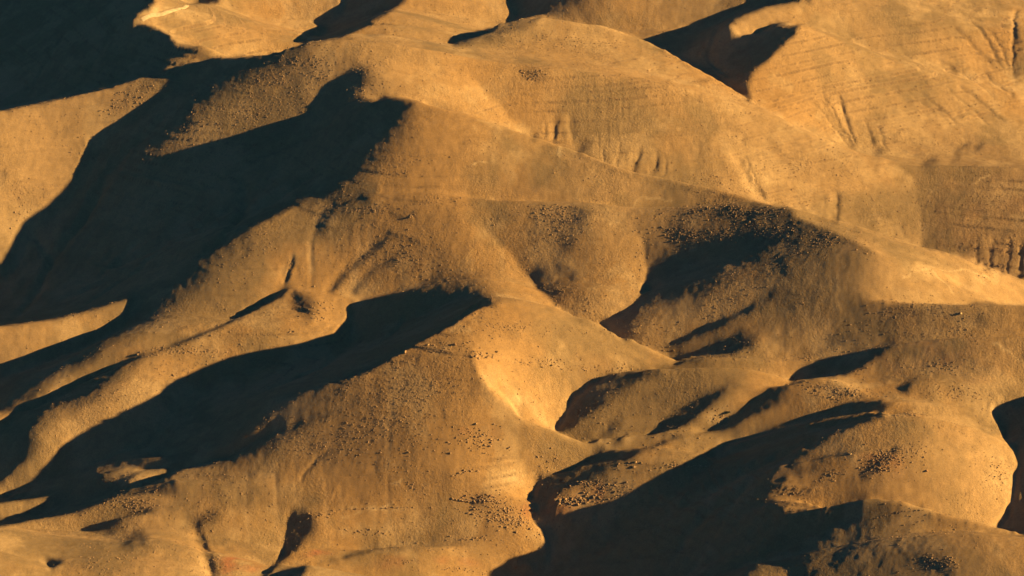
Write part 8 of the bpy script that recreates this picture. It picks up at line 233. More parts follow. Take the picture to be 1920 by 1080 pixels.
0 0 0 0 -1 0 1 0 0 1 0 2 0 -2 3 -1 0 1 -3 0 2 -3 3 -7 7 -11 4 -3 4 -11 1 0 -7 -1 17 -4 -5 11 -8 7 8 5 -6 2 0 -2 0 -8 -5 -9 35 18 -24 -2 -3 -3 6 0 -23 -24 0 9 10 -26 38 14 -8 1 -1 -3 -3 -1 4 0 0 1 1 -1 1 -1 -2 2 0 3 -1 2 1 -5 3 4 -4 -6 3 7 -1 -1 2 1 -3 1 -1 -1 -2 1 0 -1 1 -2 1 2 -1 -1 1 -1 -2 3 -1 2 0 0 -1 -2 -4 -4 -3 3 0 0 0 1 1 1 0 -2 -1 -1 -1 0 0 0 1 0 1 0 1 0 0 -1 0 1 0 1 1 -1 4 -1 1 2 2 1 1 1 -5 5 5 3 -5 -2 2 14 13 -14 -26 -36 23 11 0 8 -30 2 45 -15 13 1 -3 -2 -2 -3 0 0 -2 -1 -1 -2 2 -3 -1 4 -9 14 -26 36 -25 15 -15 12 -12 8 2 -6 3 -1 1 -1 0 0 0 0 -1 0 0 0 1 0 0 1 -1 -2 9 0 0 -1 7 0 -1 1 -2 0 -1 -1 -1 0 -2 -1 -1 -1 1 0 0 0 -1 0 0 -1 0 1
0 0 0 0 0 0 0 0 0 0 1 1 5 8 1 -2 2 -4 0 -1 -4 6 -6 4 -10 5 -7 11 -5 9 1 1 -7 -4 10 -5 1 -1 0 -5 5 3 3 0 1 -4 -2 4 -3 13 -36 21 22 1 1 4 -13 7 -5 6 -1 -6 -40 16 -14 15 4 -5 -6 0 0 2 -4 1 1 0 1 -1 0 0 0 0 1 0 3 -1 1 0 -4 -3 -2 -1 -2 3 5 1 -5 0 3 2 4 -2 2 1 0 2 -2 1 -1 -4 0 1 -2 -2 4 -2 5 1 2 0 -1 -2 -1 -1 -2 -8 -2 -2 0 -2 -1 -3 0 1 0 1 1 0 2 2 2 1 0 0 -1 0 1 1 1 0 1 1 0 2 -2 1 0 -2 -1 -2 2 1 12 -5 -2 -3 17 8 5 -25 -25 -11 26 12 -6 5 -6 -9 4 20 9 -4 -10 -4 -1 0 1 3 1 1 1 -2 -3 -1 -3 2 0 -8 17 -29 45 -32 13 -9 1 -1 2 13 -14 5 -1 1 -1 1 0 -1 1 -1 -1 0 1 0 0 1 0 0 2 -7 -4 9 1 -9 3 -1 0 -1 0 -1 -1 0 0 0 0 0 -1 4 3 1 0 0 -1 0 0 0 0 -1
0 0 0 -1 1 0 0 1 0 0 0 3 -1 1 -4 2 0 -4 6 -5 6 -10 3 -2 2 6 1 -9 1 3 -3 0 11 7 -35 16 4 -5 4 -2 -7 6 2 -2 0 4 0 -3 2 -5 1 -25 0 -1 6 12 24 18 37 7 -24 -2 0 -20 -10 -16 7 4 -5 -7 -3 -2 2 -1 -1 1 -1 1 -1 1 1 1 1 1 0 2 -1 0 -1 -2 -2 -3 -5 -6 0 3 5 -2 -2 -3 -2 5 0 1 1 1 0 1 6 5 -1 -3 2 2 -2 5 -3 1 -1 1 0 -2 -4 -3 -4 6 0 0 -2 4 0 4 -2 -3 -2 -3 -2 -1 -2 -1 0 0 1 1 1 0 -2 -2 -1 0 1 0 1 1 4 2 2 4 4 9 -1 2 -18 11 11 12 -21 -27 -15 14 18 8 -10 5 0 -13 5 -6 27 13 -28 0 -1 -1 -1 0 0 -1 1 1 0 2 2 -1 1 -3 0 12 -25 47 -27 -7 17 -20 15 -12 15 -12 2 3 -2 2 0 1 -1 1 -1 0 0 0 0 0 1 0 1 0 0 2 -5 -8 1 1 -7 1 0 1 1 0 2 0 0 1 1 -1 1 0 2 0 1 0 0 -1 0 0 0 0
0 0 0 0 0 0 0 0 0 1 1 -4 -2 -4 -3 5 -5 10 -7 4 -1 1 2 -5 6 -7 9 3 2 -9 4 -2 -1 -8 12 -10 1 -1 -3 6 0 1 2 2 -2 3 -4 -1 0 7 -3 21 -8 14 6 0 -16 -23 -38 -26 38 -9 4 18 4 1 3 17 6 -8 -4 -1 -2 0 1 0 0 -1 1 -1 1 0 1 1 1 -1 0 1 -1 -2 -1 -6 -2 0 0 -2 -6 6 0 0 2 -4 0 -1 4 2 10 2 -7 -2 3 1 -2 -5 4 -2 4 4 4 2 0 1 3 5 3 -8 -1 1 1 -7 -3 -8 1 1 3 2 1 1 3 2 0 2 -1 -2 -1 0 2 4 1 1 1 1 1 2 -4 -1 -1 -2 -5 -15 -2 1 31 -1 -35 -27 8 21 10 0 1 0 4 -9 4 6 -15 21 15 -14 -2 -4 -9 -1 -2 0 0 2 0 1 1 1 0 2 0 3 0 -18 41 -26 -16 31 -19 13 -7 11 -13 -3 6 -3 4 -1 1 -1 1 0 -1 0 1 -1 0 0 -1 1 -1 0 1 -1 2 -2 0 1 -4 1 1 0 1 0 0 0 1 -1 0 1 0 -1 0 1 0 -1 0 1 -1 0 0 0
0 0 0 0 0 0 0 0 0 0 -1 2 -2 -3 4 -3 2 -3 1 3 -5 4 -3 5 -2 4 -4 -1 2 4 -5 -2 -2 0 1 1 -1 -2 6 -2 0 -1 0 1 3 -2 -3 4 1 -10 22 -22 24 4 -33 -22 -5 4 21 21 -31 17 4 -9 5 4 -8 -4 11 8 1 -2 0 -1 0 -1 -1 1 0 1 0 1 0 0 -1 1 0 0 1 1 -2 4 -10 -18 -9 10 20 -9 -1 -9 -9 3 -1 1 -2 0 -6 5 10 3 3 6 5 7 2 12 -2 -1 -4 -3 2 -5 -3 -14 -1 13 7 4 6 15 9 11 -7 -6 -8 -6 -4 -4 -8 -4 -3 -4 -1 1 -1 -3 -7 -9 -1 -4 -2 -3 -2 -3 4 4 4 3 9 25 22 10 -67 -24 23 17 -1 -1 4 4 -1 3 -1 7 -17 -5 45 11 -19 -9 -6 -6 0 -7 0 -2 1 -1 0 0 0 1 0 1 -3 2 -7 40 -32 0 6 3 -9 5 -2 0 3 4 -3 2 -1 0 0 0 0 0 1 -1 -1 0 -1 1 1 -2 1 2 -3 1 0 1 1 -1 2 0 0 0 -1 0 -1 1 -1 1 0 -1 0 -2 0 0 0 0 1 -1 0 0 0 0
0 0 0 0 0 0 0 0 0 -1 -1 -2 4 3 0 -5 1 -1 1 -1 3 -1 0 0 1 0 0 -1 -1 0 1 0 2 1 -2 3 -1 1 -2 -1 0 -1 -1 -3 -2 4 1 -1 1 17 -20 27 2 -41 18 1 6 -5 -12 -4 6 -4 2 3 -1 4 3 -3 -6 7 4 1 1 -1 0 -1 1 -1 0 0 -1 -1 0 -1 1 -1 1 0 1 1 4 6 7 9 -11 -16 -2 10 5 12 3 0 -2 -4 -2 -4 -4 -8 -9 -6 -5 -8 -4 -6 -9 -19 6 -6 17 20 7 17 5 37 1 -15 -10 1 -3 -8 -3 -1 25 9 3 9 2 5 9 3 1 1 -3 -4 -1 1 14 9 -5 2 -3 0 4 -1 -3 -7 -12 -5 -18 -24 -52 -38 56 16 -5 -3 5 5 -2 2 3 0 -4 -5 12 25 -9 -18 -1 -5 15 -3 -9 3 -6 2 -3 1 1 0 1 -1 3 -3 8 -9 18 -29 12 -14 16 -4 0 1 0 2 0 -1 2 0 -1 1 0 1 0 -1 0 1 -1 0 0 -2 -1 2 -1 -4 7 4 0 -1 -1 1 -2 0 0 0 -1 0 -1 0 0 -1 0 0 -1 1 0 -1 1 0 -1 1 0 0 0 0
0 0 0 0 0 0 0 0 0 -1 1 1 -2 0 1 1 -2 0 0 0 -1 3 0 0 -1 1 -1 1 -1 1 3 1 -1 -1 2 -3 2 -1 -2 -1 -4 -1 -3 3 4 -6 9 4 7 -17 34 -3 -36 13 -4 -1 -11 2 10 4 0 -6 -4 -1 0 1 6 -3 6 -2 3 2 0 1 -3 2 -2 2 -1 0 -1 -1 -2 0 -1 0 0 1 1 5 6 4 14 19 28 3 -27 -10 -7 -2 7 -4 3 2 -1 1 2 0 0 2 1 4 5 4 17 -42 -21 14 -15 -29 -8 2 19 -17 35 -9 7 -5 -5 6 -4 -1 -28 15 9 -8 2 -1 -8 -3 -2 -2 3 4 3 9 -8 -11 1 -8 -1 -1 -31 -6 -2 -3 14 6 -3 -2 56 20 -20 -7 9 3 -2 -1 2 -2 -1 -3 2 5 4 6 -12 3 -1 0 -10 16 -1 -9 5 -7 3 -3 1 0 0 1 0 3 -4 7 -12 -3 1 3 17 -20 10 -5 3 -3 3 -1 0 0 1 -1 1 -1 0 2 0 0 1 -1 -1 2 0 -5 3 10 -3 -8 0 1 0 0 0 0 -1 0 1 -1 1 -1 0 0 0 -1 1 0 0 0 0 0 1 0 0 0 0 0
0 0 0 0 0 0 0 0 0 0 0 0 1 0 0 0 0 0 0 0 1 -2 1 0 1 -2 1 -2 1 0 -1 1 2 3 -1 1 -2 0 -1 -3 0 -4 1 -6 -9 17 0 0 1 36 -16 -34 7 4 2 4 6 2 -8 -5 4 -1 2 -2 0 -7 4 7 -7 5 3 3 -3 -1 0 -1 3 -1 1 -2 0 -1 -1 -1 -1 0 0 0 3 1 1 1 -1 0 -2 16 23 -2 -2 -8 -10 1 -2 -1 -1 -2 -2 -1 -1 -2 -1 -2 -4 1 -13 40 10 -15 -12 -3 -13 -1 -8 6 -30 13 -2 2 13 6 -42 -13 54 -26 -8 4 0 1 4 -2 0 0 -3 4 3 -9 4 6 3 9 1 3 33 4 2 2 -17 -2 14 4 -45 4 14 9 -7 1 0 -2 -1 1 -1 2 -1 -3 12 -15 1 -6 -4 -5 1 3 21 6 -14 7 -8 4 -4 1 0 1 1 1 0 0 2 6 -9 15 -28 10 -4 3 0 1 -2 1 -1 0 0 0 -1 1 0 0 0 0 -1 1 1 -3 -2 10 3 -9 -3 4 0 -1 1 -1 1 -2 2 -1 0 2 0 0 0 0 0 1 -1 -1 1 0 0 1 0 0 0 0 0 1
0 0 0 0 0 0 1 -1 0 0 1 -1 1 -1 0 0 0 1 -1 1 0 0 0 0 -1 0 0 0 -1 -1 1 0 0 0 2 1 1 0 -2 -2 -3 0 -3 9 23 -20 3 14 17 -35 -25 8 5 5 2 3 -1 0 4 1 -5 4 -8 -4 -11 2 -4 20 9 -7 7 -12 2 0 2 4 -3 3 -2 0 -1 0 0 -1 0 -1 0 0 -1 1 -1 5 -2 -7 -5 -8 -10 9 8 6 11 3 -2 -1 0 1 -1 -1 -2 -2 -2 0 0 0 3 -6 -12 -1 -3 -3 18 11 7 -18 -8 7 -7 14 -20 20 14 -23 -15 4 12 0 5 -3 2 2 0 -1 3 -6 -4 5 -3 4 3 -1 3 -3 -11 4 2 2 6 -9 -4 5 25 -3 -8 -3 2 -3 0 1 -1 -3 0 -3 4 4 -3 -6 -2 -4 -1 -2 3 -2 -6 21 14 -18 9 -10 3 -2 1 0 0 1 1 1 -1 -4 4 -7 8 -5 2 -2 0 0 0 -1 0 -1 -1 0 1 -1 0 -1 0 -1 2 -2 -3 4 9 -6 -8 3 2 -1 1 0 0 -1 -1 2 -3 1 7 2 -2 1 -1 0 -1 1 0 -2 1 0 1 0 0 0 1 0 0 -1
0 0 0 0 0 1 -1 0 0 0 -1 2 -1 1 0 0 0 -1 1 -1 0 0 0 0 1 0 -2 0 0 -1 -1 0 0 0 1 2 2 2 2 -1 -4 -7 -4 -14 -34 45 27 -9 -40 6 5 0 5 1 7 7 4 0 -5 -4 0 2 8 12 13 4 -4 -23 -5 8 -11 0 -3 5 2 -5 11 -9 3 0 3 -1 2 -1 -2 -1 -1 0 0 -2 0 -8 2 -14 -3 -1 7 1 -7 1 -5 7 4 1 3 3 2 0 2 1 2 1 1 1 -3 9 18 -17 -3 -6 2 5 -26 10 9 -5 12 -11 18 -13 -24 27 -12 6 -3 4 -1 3 -3 -1 0 1 -2 1 1 -3 1 -1 0 1 -1 0 4 -2 -1 4 4 7 4 1 -6 2 1 -2 1 1 -2 -2 -2 1 -2 0 -4 9 -10 2 -6 0 -3 3 -4 3 8 -13 17 19 -22 10 -10 1 -1 0 1 0 1 -1 1 2 -3 3 -3 1 -1 0 0 -1 0 0 -1 -1 0 -1 -1 0 0 1 -1 1 -4 3 9 1 -11 -1 4 -2 -1 2 -1 0 -1 2 -1 -3 6 7 -7 -5 3 -2 1 0 0 0 0 3 0 1 0 0 0 0 0 0 0 0
0 0 1 -1 0 0 0 0 -1 2 0 -1 0 0 0 0 1 0 0 0 0 0 0 0 -1 0 0 -1 -1 0 0 0 -1 1 0 1 0 -1 2 5 7 9 10 20 47 -76 -54 -16 17 -9 12 10 6 9 5 4 2 3 1 -2 3 1 1 -3 0 -1 -4 -11 -8 -10 4 9 2 -18 27 16 -33 13 -10 6 1 10 -3 0 -1 -4 -2 1 0 -2 -2 -9 -4 13 -14 2 -7 -17 10 2 11 -12 5 5 2 -2 1 0 -1 1 -1 0 0 0 9 0 16 14 6 9 -23 -4 -4 -13 9 3 4 2 -4 -2 24 -7 -21 4 -1 4 0 0 1 0 0 -1 0 0 -1 1 -1 1 -1 0 0 1 0 2 -1 -2 3 1 0 -2 0 0 2 2 -1 -1 0 -2 0 -2 2 -6 10 -11 3 -5 1 -1 0 0 1 1 -8 17 -18 14 20 -23 9 -8 1 -1 0 1 0 0 0 -1 1 -2 2 0 1 0 0 1 0 -1 0 1 -1 0 0 0 0 -2 1 -2 7 4 -9 -5 3 1 -2 1 0 -2 1 2 0 -4 2 9 0 -10 -1 2 -2 1 0 0 1 -1 2 2 1 0 -1 0 0 0 0 0 0 0
0 0 0 -1 2 -1 0 0 1 -2 0 1 0 0 0 1 0 0 -1 0 0 0 0 0 0 0 0 0 0 0 -1 0 0 0 0 -1 0 0 0 -1 -1 0 -2 -7 -19 67 4 -10 -22 6 -9 2 -3 1 0 0 2 -1 -1 0 -2 -1 -2 1 -2 -1 3 4 0 -4 -11 -6 5 9 -17 11 2 -32 11 22 8 -7 20 -9 -15 5 2 -2 -1 0 -4 1 -13 -10 15 -13 -7 25 -9 -7 -15 13 0 3 -2 1 0 4 2 0 0 1 -1 2 -7 5 1 29 14 -2 8 -14 -4 -10 -17 22 -8 5 -5 0 7 4 -3 -4 0 -2 1 0 0 1 -1 1 -1 0 0 0 0 -1 0 0 0 0 1 -2 0 1 -1 1 0 2 1 1 -1 1 -1 1 -3 2 -3 0 -4 9 -8 3 -3 2 -1 -1 2 0 3 -3 8 -19 20 -20 12 19 -22 7 -7 2 -2 0 0 1 -1 1 -1 1 -1 1 0 2 0 1 0 0 1 -1 1 1 -1 0 1 1 0 3 -6 -8 4 2 0 -1 1 -1 1 1 -1 -4 1 10 6 -9 -8 3 0 -1 1 0 0 0 1 0 2 3 -1 -1 -1 0 -1 0 -1 0 0 0
0 0 0 0 0 0 0 0 0 0 0 0 0 0 0 0 0 -1 1 0 0 0 0 0 0 0 0 0 0 0 1 -1 1 -1 -1 0 -1 1 -1 3 0 4 0 6 3 -47 23 20 7 -12 7 -5 4 -2 1 0 -2 1 -1 -1 0 0 1 0 2 0 -1 -2 0 3 2 3 -5 3 -13 -26 17 11 -5 -21 8 17 6 -14 6 0 0 0 0 -3 0 -1 9 1 -11 -9 7 -4 6 3 8 -9 -3 -5 1 0 2 -2 1 0 1 0 0 -1 2 -3 -14 -4 21 20 7 -11 -4 4 8 -9 5 -8 11 -18 9 -3 4 -2 -2 0 -1 0 1 -1 1 0 1 0 0 0 0 0 0 0 0 0 -1 0 0 -1 0 -2 1 -1 0 0 1 -2 4 -5 5 -9 7 -5 2 -3 4 -1 1 -1 1 4 0 2 -1 3 -7 10 -23 16 -19 12 20 -19 4 -6 2 -2 1 0 1 -1 2 0 1 0 1 -1 1 0 1 1 0 0 0 0 0 1 -1 0 0 -1 2 4 -2 -1 1 0 0 1 -1 -4 0 10 7 -6 -10 2 4 -2 0 1 -2 0 0 0 0 2 -2 1 -3 0 -2 -1 0 -1 1 0 0 0
1 -1 0 -1 1 0 0 0 0 0 0 -1 0 1 0 -1 0 1 0 0 0 0 0 0 0 0 0 1 0 1 -1 1 -1 -1 0 -1 0 -1 1 -1 2 -5 -2 -17 -23 42 -2 2 31 -3 -14 3 -10 1 -3 0 1 -2 1 2 1 0 0 0 -1 0 2 2 2 1 2 2 4 4 0 -4 7 6 -2 -17 -12 -14 -33 31 21 2 -8 4 -4 3 -1 4 -1 7 12 17 2 -12 -23 8 -5 0 -2 0 -2 0 -1 1 0 2 1 1 2 2 -1 -4 -8 -22 -18 18 23 6 -6 12 7 -22 8 0 -2 -10 3 7 0 2 -1 -2 0 0 -1 1 0 0 1 0 0 0 0 0 0 -1 0 0 0 -1 -1 0 -2 0 -1 0 0 2 -2 5 -9 11 -16 18 -15 3 0 0 1 1 2 2 0 -2 4 3 2 -1 2 -10 8 -22 10 -15 11 20 -11 4 -5 2 -2 0 0 1 0 1 0 0 0 2 0 0 0 0 0 1 0 0 1 -1 0 0 0 0 0 -2 1 1 0 0 0 0 1 11 8 -6 -11 -1 6 0 -1 2 1 -2 2 0 -1 0 0 -1 3 -9 -3 -2 0 -1 0 0 0 -1 0 1
0 0 0 0 0 0 1 -1 0 0 0 0 0 -1 0 1 -1 1 -1 0 0 0 0 0 1 -1 1 0 1 0 1 0 -1 0 -1 -1 0 0 0 0 0 1 -1 5 14 -34 1 8 -13 29 -2 -5 2 -4 -1 -2 -1 1 0 -1 0 1 0 0 2 1 0 2 0 2 1 3 0 2 4 9 -4 9 -2 7 -16 -11 16 0 -12 -4 17 -11 -8 -3 4 -1 4 5 6 11 -5 4 18 -20 0 -2 -1 -2 0 0 0 0 0 -1 0 0 0 -2 0 1 -2 6 -7 -20 -17 3 20 -6 -6 14 -9 2 -4 3 4 0 3 -1 1 -1 -1 0 0 0 1 0 0 1 0 0 0 0 0 0 0 -1 0 0 0 -2 0 -2 -1 0 0 -2 5 -8 13 -24 29 -25 9 0 -4 4 0 0 0 4 2 6 -1 0 2 -1 -1 2 -6 11 -16 2 -13 18 6 -9 5 -4 3 -2 1 0 0 1 0 1 0 -1 0 1 0 1 1 0 0 0 1 0 0 0 0 0 0 2 0 0 1 1 1 -1 5 -3 -11 -2 7 1 -3 1 2 -1 0 4 8 3 0 3 -1 6 -19 -13 2 -2 0 1 -1 0 -1 1 0 0
0 0 0 0 0 0 0 1 -1 0 0 0 0 0 0 -1 1 -1 1 0 0 0 0 0 -1 2 0 0 0 0 0 0 1 -1 0 -1 -1 0 0 1 0 0 1 1 -9 17 -10 -6 5 3 4 -4 -2 -4 -2 -1 -1 -2 -1 0 0 0 1 0 -1 0 0 -1 1 -1 1 -1 1 0 -1 -4 4 -3 4 -4 14 9 -1 -7 -4 7 -8 6 9 -2 -4 2 1 -1 -1 -12 7 3 6 15 -6 2 -1 1 0 0 0 0 0 1 -1 -1 -2 -1 -2 -3 -1 -10 -2 -4 -1 -11 11 15 -7 -1 -2 -3 -1 3 1 3 1 1 -1 1 -1 -1 -1 1 0 1 0 0 1 0 -1 0 0 0 0 0 0 0 -1 -1 -1 1 -2 -2 0 1 -3 8 -12 24 -31 13 -3 -5 10 1 -1 1 1 -5 9 4 0 0 -8 6 -1 -1 0 -10 5 12 -4 -6 11 3 -4 3 -1 2 -1 1 1 0 0 0 0 0 0 -2 0 -1 -1 -1 -1 2 0 0 0 -1 -1 0 -1 -1 0 0 -2 0 -2 2 -9 -7 5 0 -5 -2 1 -2 -2 0 1 3 -9 -6 0 -5 0 -8 20 16 0 3 0 0 1 -1 0 0 0 -1
0 0 0 0 0 0 0 -1 1 0 0 0 -1 0 0 1 -1 1 0 0 0 0 0 0 0 -1 1 0 1 0 0 1 -1 0 0 0 -1 0 0 -1 1 1 1 1 4 -8 5 2 -5 -3 -2 -2 0 1 0 -2 -1 1 -1 -1 0 -1 -1 -1 0 0 0 1 -1 1 -1 0 -1 0 1 2 -2 2 0 6 -20 16 -5 4 13 -4 1 1 0 3 0 0 -2 0 -5 4 -4 3 -3 4 7 -5 1 -2 1 0 1 0 -1 -2 -1 -1 -1 -2 -1 -1 -2 5 -5 1 10 -6 1 2 1 -4 0 -2 -2 2 3 1 1 1 0 -1 -1 0 1 -1 0 1 0 0 0 -1 1 0 -1 0 0 0 0 0 0 0 0 -1 0 1 -3 0 -2 -1 7 -14 14 -2 2 9 -1 -3 1 -3 2 16 -15 -15 12 7 12 -3 5 2 -5 5 3 -29 8 -20 8 1 1 -2 -1 -2 -1 -2 -1 -2 0 -2 -1 -2 -1 0 -1 -1 0 -1 2 0 -1 -1 -1 0 0 0 0 0 0 -1 2 0 0 -3 4 4 -3 0 2 1 -1 1 1 0 1 -2 2 2 0 2 0 3 -5 3 5 1 3 0 0 0 0 0 0 0
0 0 0 -1 1 0 0 0 0 0 0 0 1 0 0 -1 0 0 -1 1 0 0 0 0 0 0 0 0 0 0 1 -1 1 0 -1 0 0 0 0 1 -1 0 0 0 -2 4 -3 -1 1 1 0 0 0 0 -1 1 -1 -2 -1 0 -2 -1 0 0 1 1 0 -1 1 1 1 0 1 1 -1 1 1 4 -1 9 1 -48 23 7 0 5 0 1 1 0 1 -1 -1 -2 2 -3 3 -8 6 -5 6 -1 -2 1 -1 0 -1 0 0 0 -1 0 0 1 0 2 3 -2 5 -5 -4 5 -2 -3 3 4 -2 -1 -1 1 0 2 0 -1 0 -1 0 -1 0 0 1 -1 1 0 -1 0 0 -1 0 0 0 1 -1 0 1 1 -1 1 1 -3 3 -6 0 -3 4 0 6 8 4 2 -9 -1 -4 1 -1 -20 19 27 -16 -5 -7 4 -9 -1 3 15 -12 8 -19 5 -17 8 -2 3 0 2 1 1 0 1 0 1 1 0 0 0 0 0 0 1 0 -1 0 1 0 0 1 0 1 0 0 1 -2 -1 1 2 -1 -3 2 0 -1 -1 1 0 -1 3 3 -2 -3 -1 0 -1 -1 -3 4 2 2 3 1 0 1 0 0 0 0 1
0 0 0 0 0 0 0 0 0 0 0 0 0 0 0 0 1 -1 1 -1 0 0 0 0 0 0 0 0 0 0 -1 0 0 1 0 1 0 0 0 -1 0 1 -1 0 0 -1 0 1 -2 -2 4 1 3 -1 2 -2 1 0 -1 -3 0 0 0 1 0 0 1 2 1 -1 0 0 -1 -1 0 -1 1 -5 8 -14 29 -10 -15 3 0 1 1 0 0 -1 0 -1 1 0 -1 1 -4 4 -6 2 -1 2 -2 -1 0 0 1 0 0 0 0 0 0 1 2 1 0 3 0 -1 0 -3 -1 6 0 0 -1 -1 0 -1 2 -1 0 0 -1 -1 0 0 -1 0 0 0 0 0 0 0 -1 0 0 0 0 0 1 1 -1 1 2 -2 1 4 -3 4 -3 4 -17 15 2 -2 6 -3 7 -2 1 5 -2 23 -31 -51 -3 -7 -7 -4 11 16 6 -17 11 15 2 13 13 -2 0 0 -1 0 -2 0 -1 0 -1 0 -2 0 0 0 -1 1 -2 0 0 -1 0 0 1 0 0 -1 0 0 0 -1 1 2 0 -1 -1 3 1 0 1 1 -1 1 4 4 -5 -2 1 2 -1 0 -1 0 -2 -1 -1 1 0 2 -1 2 0 -1 0 0
0 0 0 0 -1 1 -1 1 0 0 0 0 0 0 0 0 0 0 0 0 0 0 0 0 0 1 -1 0 -1 0 1 0 0 0 1 -1 1 0 0 0 0 -2 1 -1 1 -1 1 -4 1 6 -1 1 -2 2 -1 -1 -1 5 4 2 -4 1 -2 0 0 1 0 0 -1 0 0 0 1 -2 -1 -2 -1 1 -2 7 -8 19 -14 -4 0 0 0 -1 0 0 -2 1 0 -1 1 0 1 -3 -2 -1 -2 2 -1 1 0 1 0 0 0 0 1 -1 0 1 1 1 3 1 3 1 -9 7 -4 -5 11 -3 -1 0 0 0 0 0 0 -1 -1 0 -2 0 0 0 0 0 0 0 -1 0 0 0 0 0 0 0 0 0 1 0 -1 4 -1 0 3 1 2 -11 19 -11 -2 2 -5 1 -1 5 4 -4 23 -34 -2 19 -7 -14 6 -48 32 8 17 14 6 -13 8 -22 -2 5 2 1 1 0 0 0 0 -1 0 0 0 1 -1 -2 -1 -3 1 1 -1 0 0 0 0 1 0 1 0 1 -1 2 0 -3 -2 1 5 7 0 0 0 0 1 4 3 -7 -2 0 0 -1 -1 -2 -1 -3 2 2 -3 0 -1 0 1 0 0 1 0 -1
0 0 0 1 -1 0 0 0 0 0 0 0 0 0 0 0 0 0 0 0 0 0 0 0 0 0 0 0 0 0 -1 0 0 0 1 1 0 0 0 -1 0 0 -1 1 0 0 -1 6 2 -12 3 1 2 1 1 1 -3 3 -1 7 -1 -2 1 0 0 -1 1 0 0 0 0 -2 -2 -1 -1 -1 -1 -2 1 -3 6 0 2 -2 0 -1 -2 0 -2 0 0 -1 0 2 -1 0 -1 1 -1 -2 -1 2 -2 1 0 1 0 2 0 -1 -1 0 1 1 1 2 2 1 0 0 1 -2 -3 4 -5 2 1 0 -1 1 0 0 -1 0 -1 -1 0 -1 1 0 -1 1 0 -1 1 0 -1 0 0 0 0 0 0 1 0 2 3 -3 2 0 1 -1 0 8 -14 10 -5 -3 -4 -2 -1 -2 -1 2 -16 14 28 -2 -1 4 -8 53 -56 -40 17 -5 4 14 3 5 3 -1 -3 -1 -1 -1 1 -2 0 0 0 -1 -1 -4 -2 -1 1 3 3 1 0 0 0 0 1 0 1 0 1 -1 2 -2 -2 3 7 7 2 -9 -1 1 -2 -1 7 0 -10 0 1 0 1 5 1 1 -1 0 -1 -5 -1 -2 -1 0 0 0 0 0 0 0
0 0 0 0 0 0 0 0 -1 1 -1 0 1 1 0 0 0 -1 0 0 0 0 0 0 1 -1 0 0 -1 0 0 0 0 1 -1 1 0 0 0 0 -1 0 1 0 1 2 5 -7 -4 -1 6 1 0 0 -1 0 1 -3 5 1 7 -3 -1 -2 -1 0 -1 -1 1 -1 -1 1 -1 -1 -1 -1 -1 1 -2 6 -7 21 -17 1 -1 -2 2 -2 0 -2 -1 1 0 0 1 0 0 -2 1 -2 1 1 1 -1 1 -1 1 -1 0 0 0 0 0 0 1 1 0 3 1 2 -5 -8 1 11 0 -6 2 0 1 -1 0 0 -1 -1 0 1 0 0 -1 0 1 0 -1 1 0 0 0 0 -1 0 -1 1 0 0 2 -3 -2 4 1 -3 -1 1 4 -1 9 -9 0 -4 -1 -3 -2 -1 -1 -1 -4 12 -17 24 15 13 0 -22 20 18 -59 -4 2 -12 10 -1 0 4 4 2 2 2 0 3 0 0 -1 -2 0 5 5 6 4 3 -2 -1 0 0 0 0 -1 1 -1 0 -1 0 -3 4 9 4 -3 -9 -8 0 -1 -2 3 1 -8 -9 5 0 -2 0 2 5 2 2 2 5 -8 2 -3 -2 0 -1 -1 0 0 0 0 0
0 0 0 0 0 0 0 0 0 0 0 0 0 0 0 0 0 0 0 0 0 0 0 0 0 0 0 -1 1 0 -1 0 1 -1 1 -1 1 0 0 -1 0 1 0 2 2 1 -5 -1 -2 -2 1 5 1 0 0 -1 -2 2 -1 0 2 2 -2 1 -1 -1 0 0 -2 1 0 -1 1 0 -1 0 -2 1 0 -1 0 0 6 -4 2 0 -3 0 0 0 0 0 0 0 0 1 0 1 -2 3 -3 1 1 -1 -1 1 0 1 -1 1 -1 0 0 0 1 0 3 -1 0 -1 2 -3 2 2 -2 0 -2 0 -1 1 0 -1 1 0 0 -1 0 1 1 1 0 0 1 0 0 -1 2 -1 1 -1 1 -2 1 -1 -1 5 0 5 -13 6 -8 3 1 3 -2 4 -3 -1 -3 0 -2 -1 -2 -1 3 -9 14 -10 2 6 18 22 -9 -7 30 -7 -19 4 -12 9 -13 -9 2 -2 0 -1 1 -3 -1 -1 1 5 7 3 1 0 -2 -3 0 0 0 -1 0 0 0 0 1 0 0 0 2 -3 -7 -8 -4 2 3 0 2 2 -3 -1 -1 11 -5 -2 3 -3 -2 -1 -2 0 -1 -1 14 -4 0 -1 -2 0 0 0 0 0 0 0
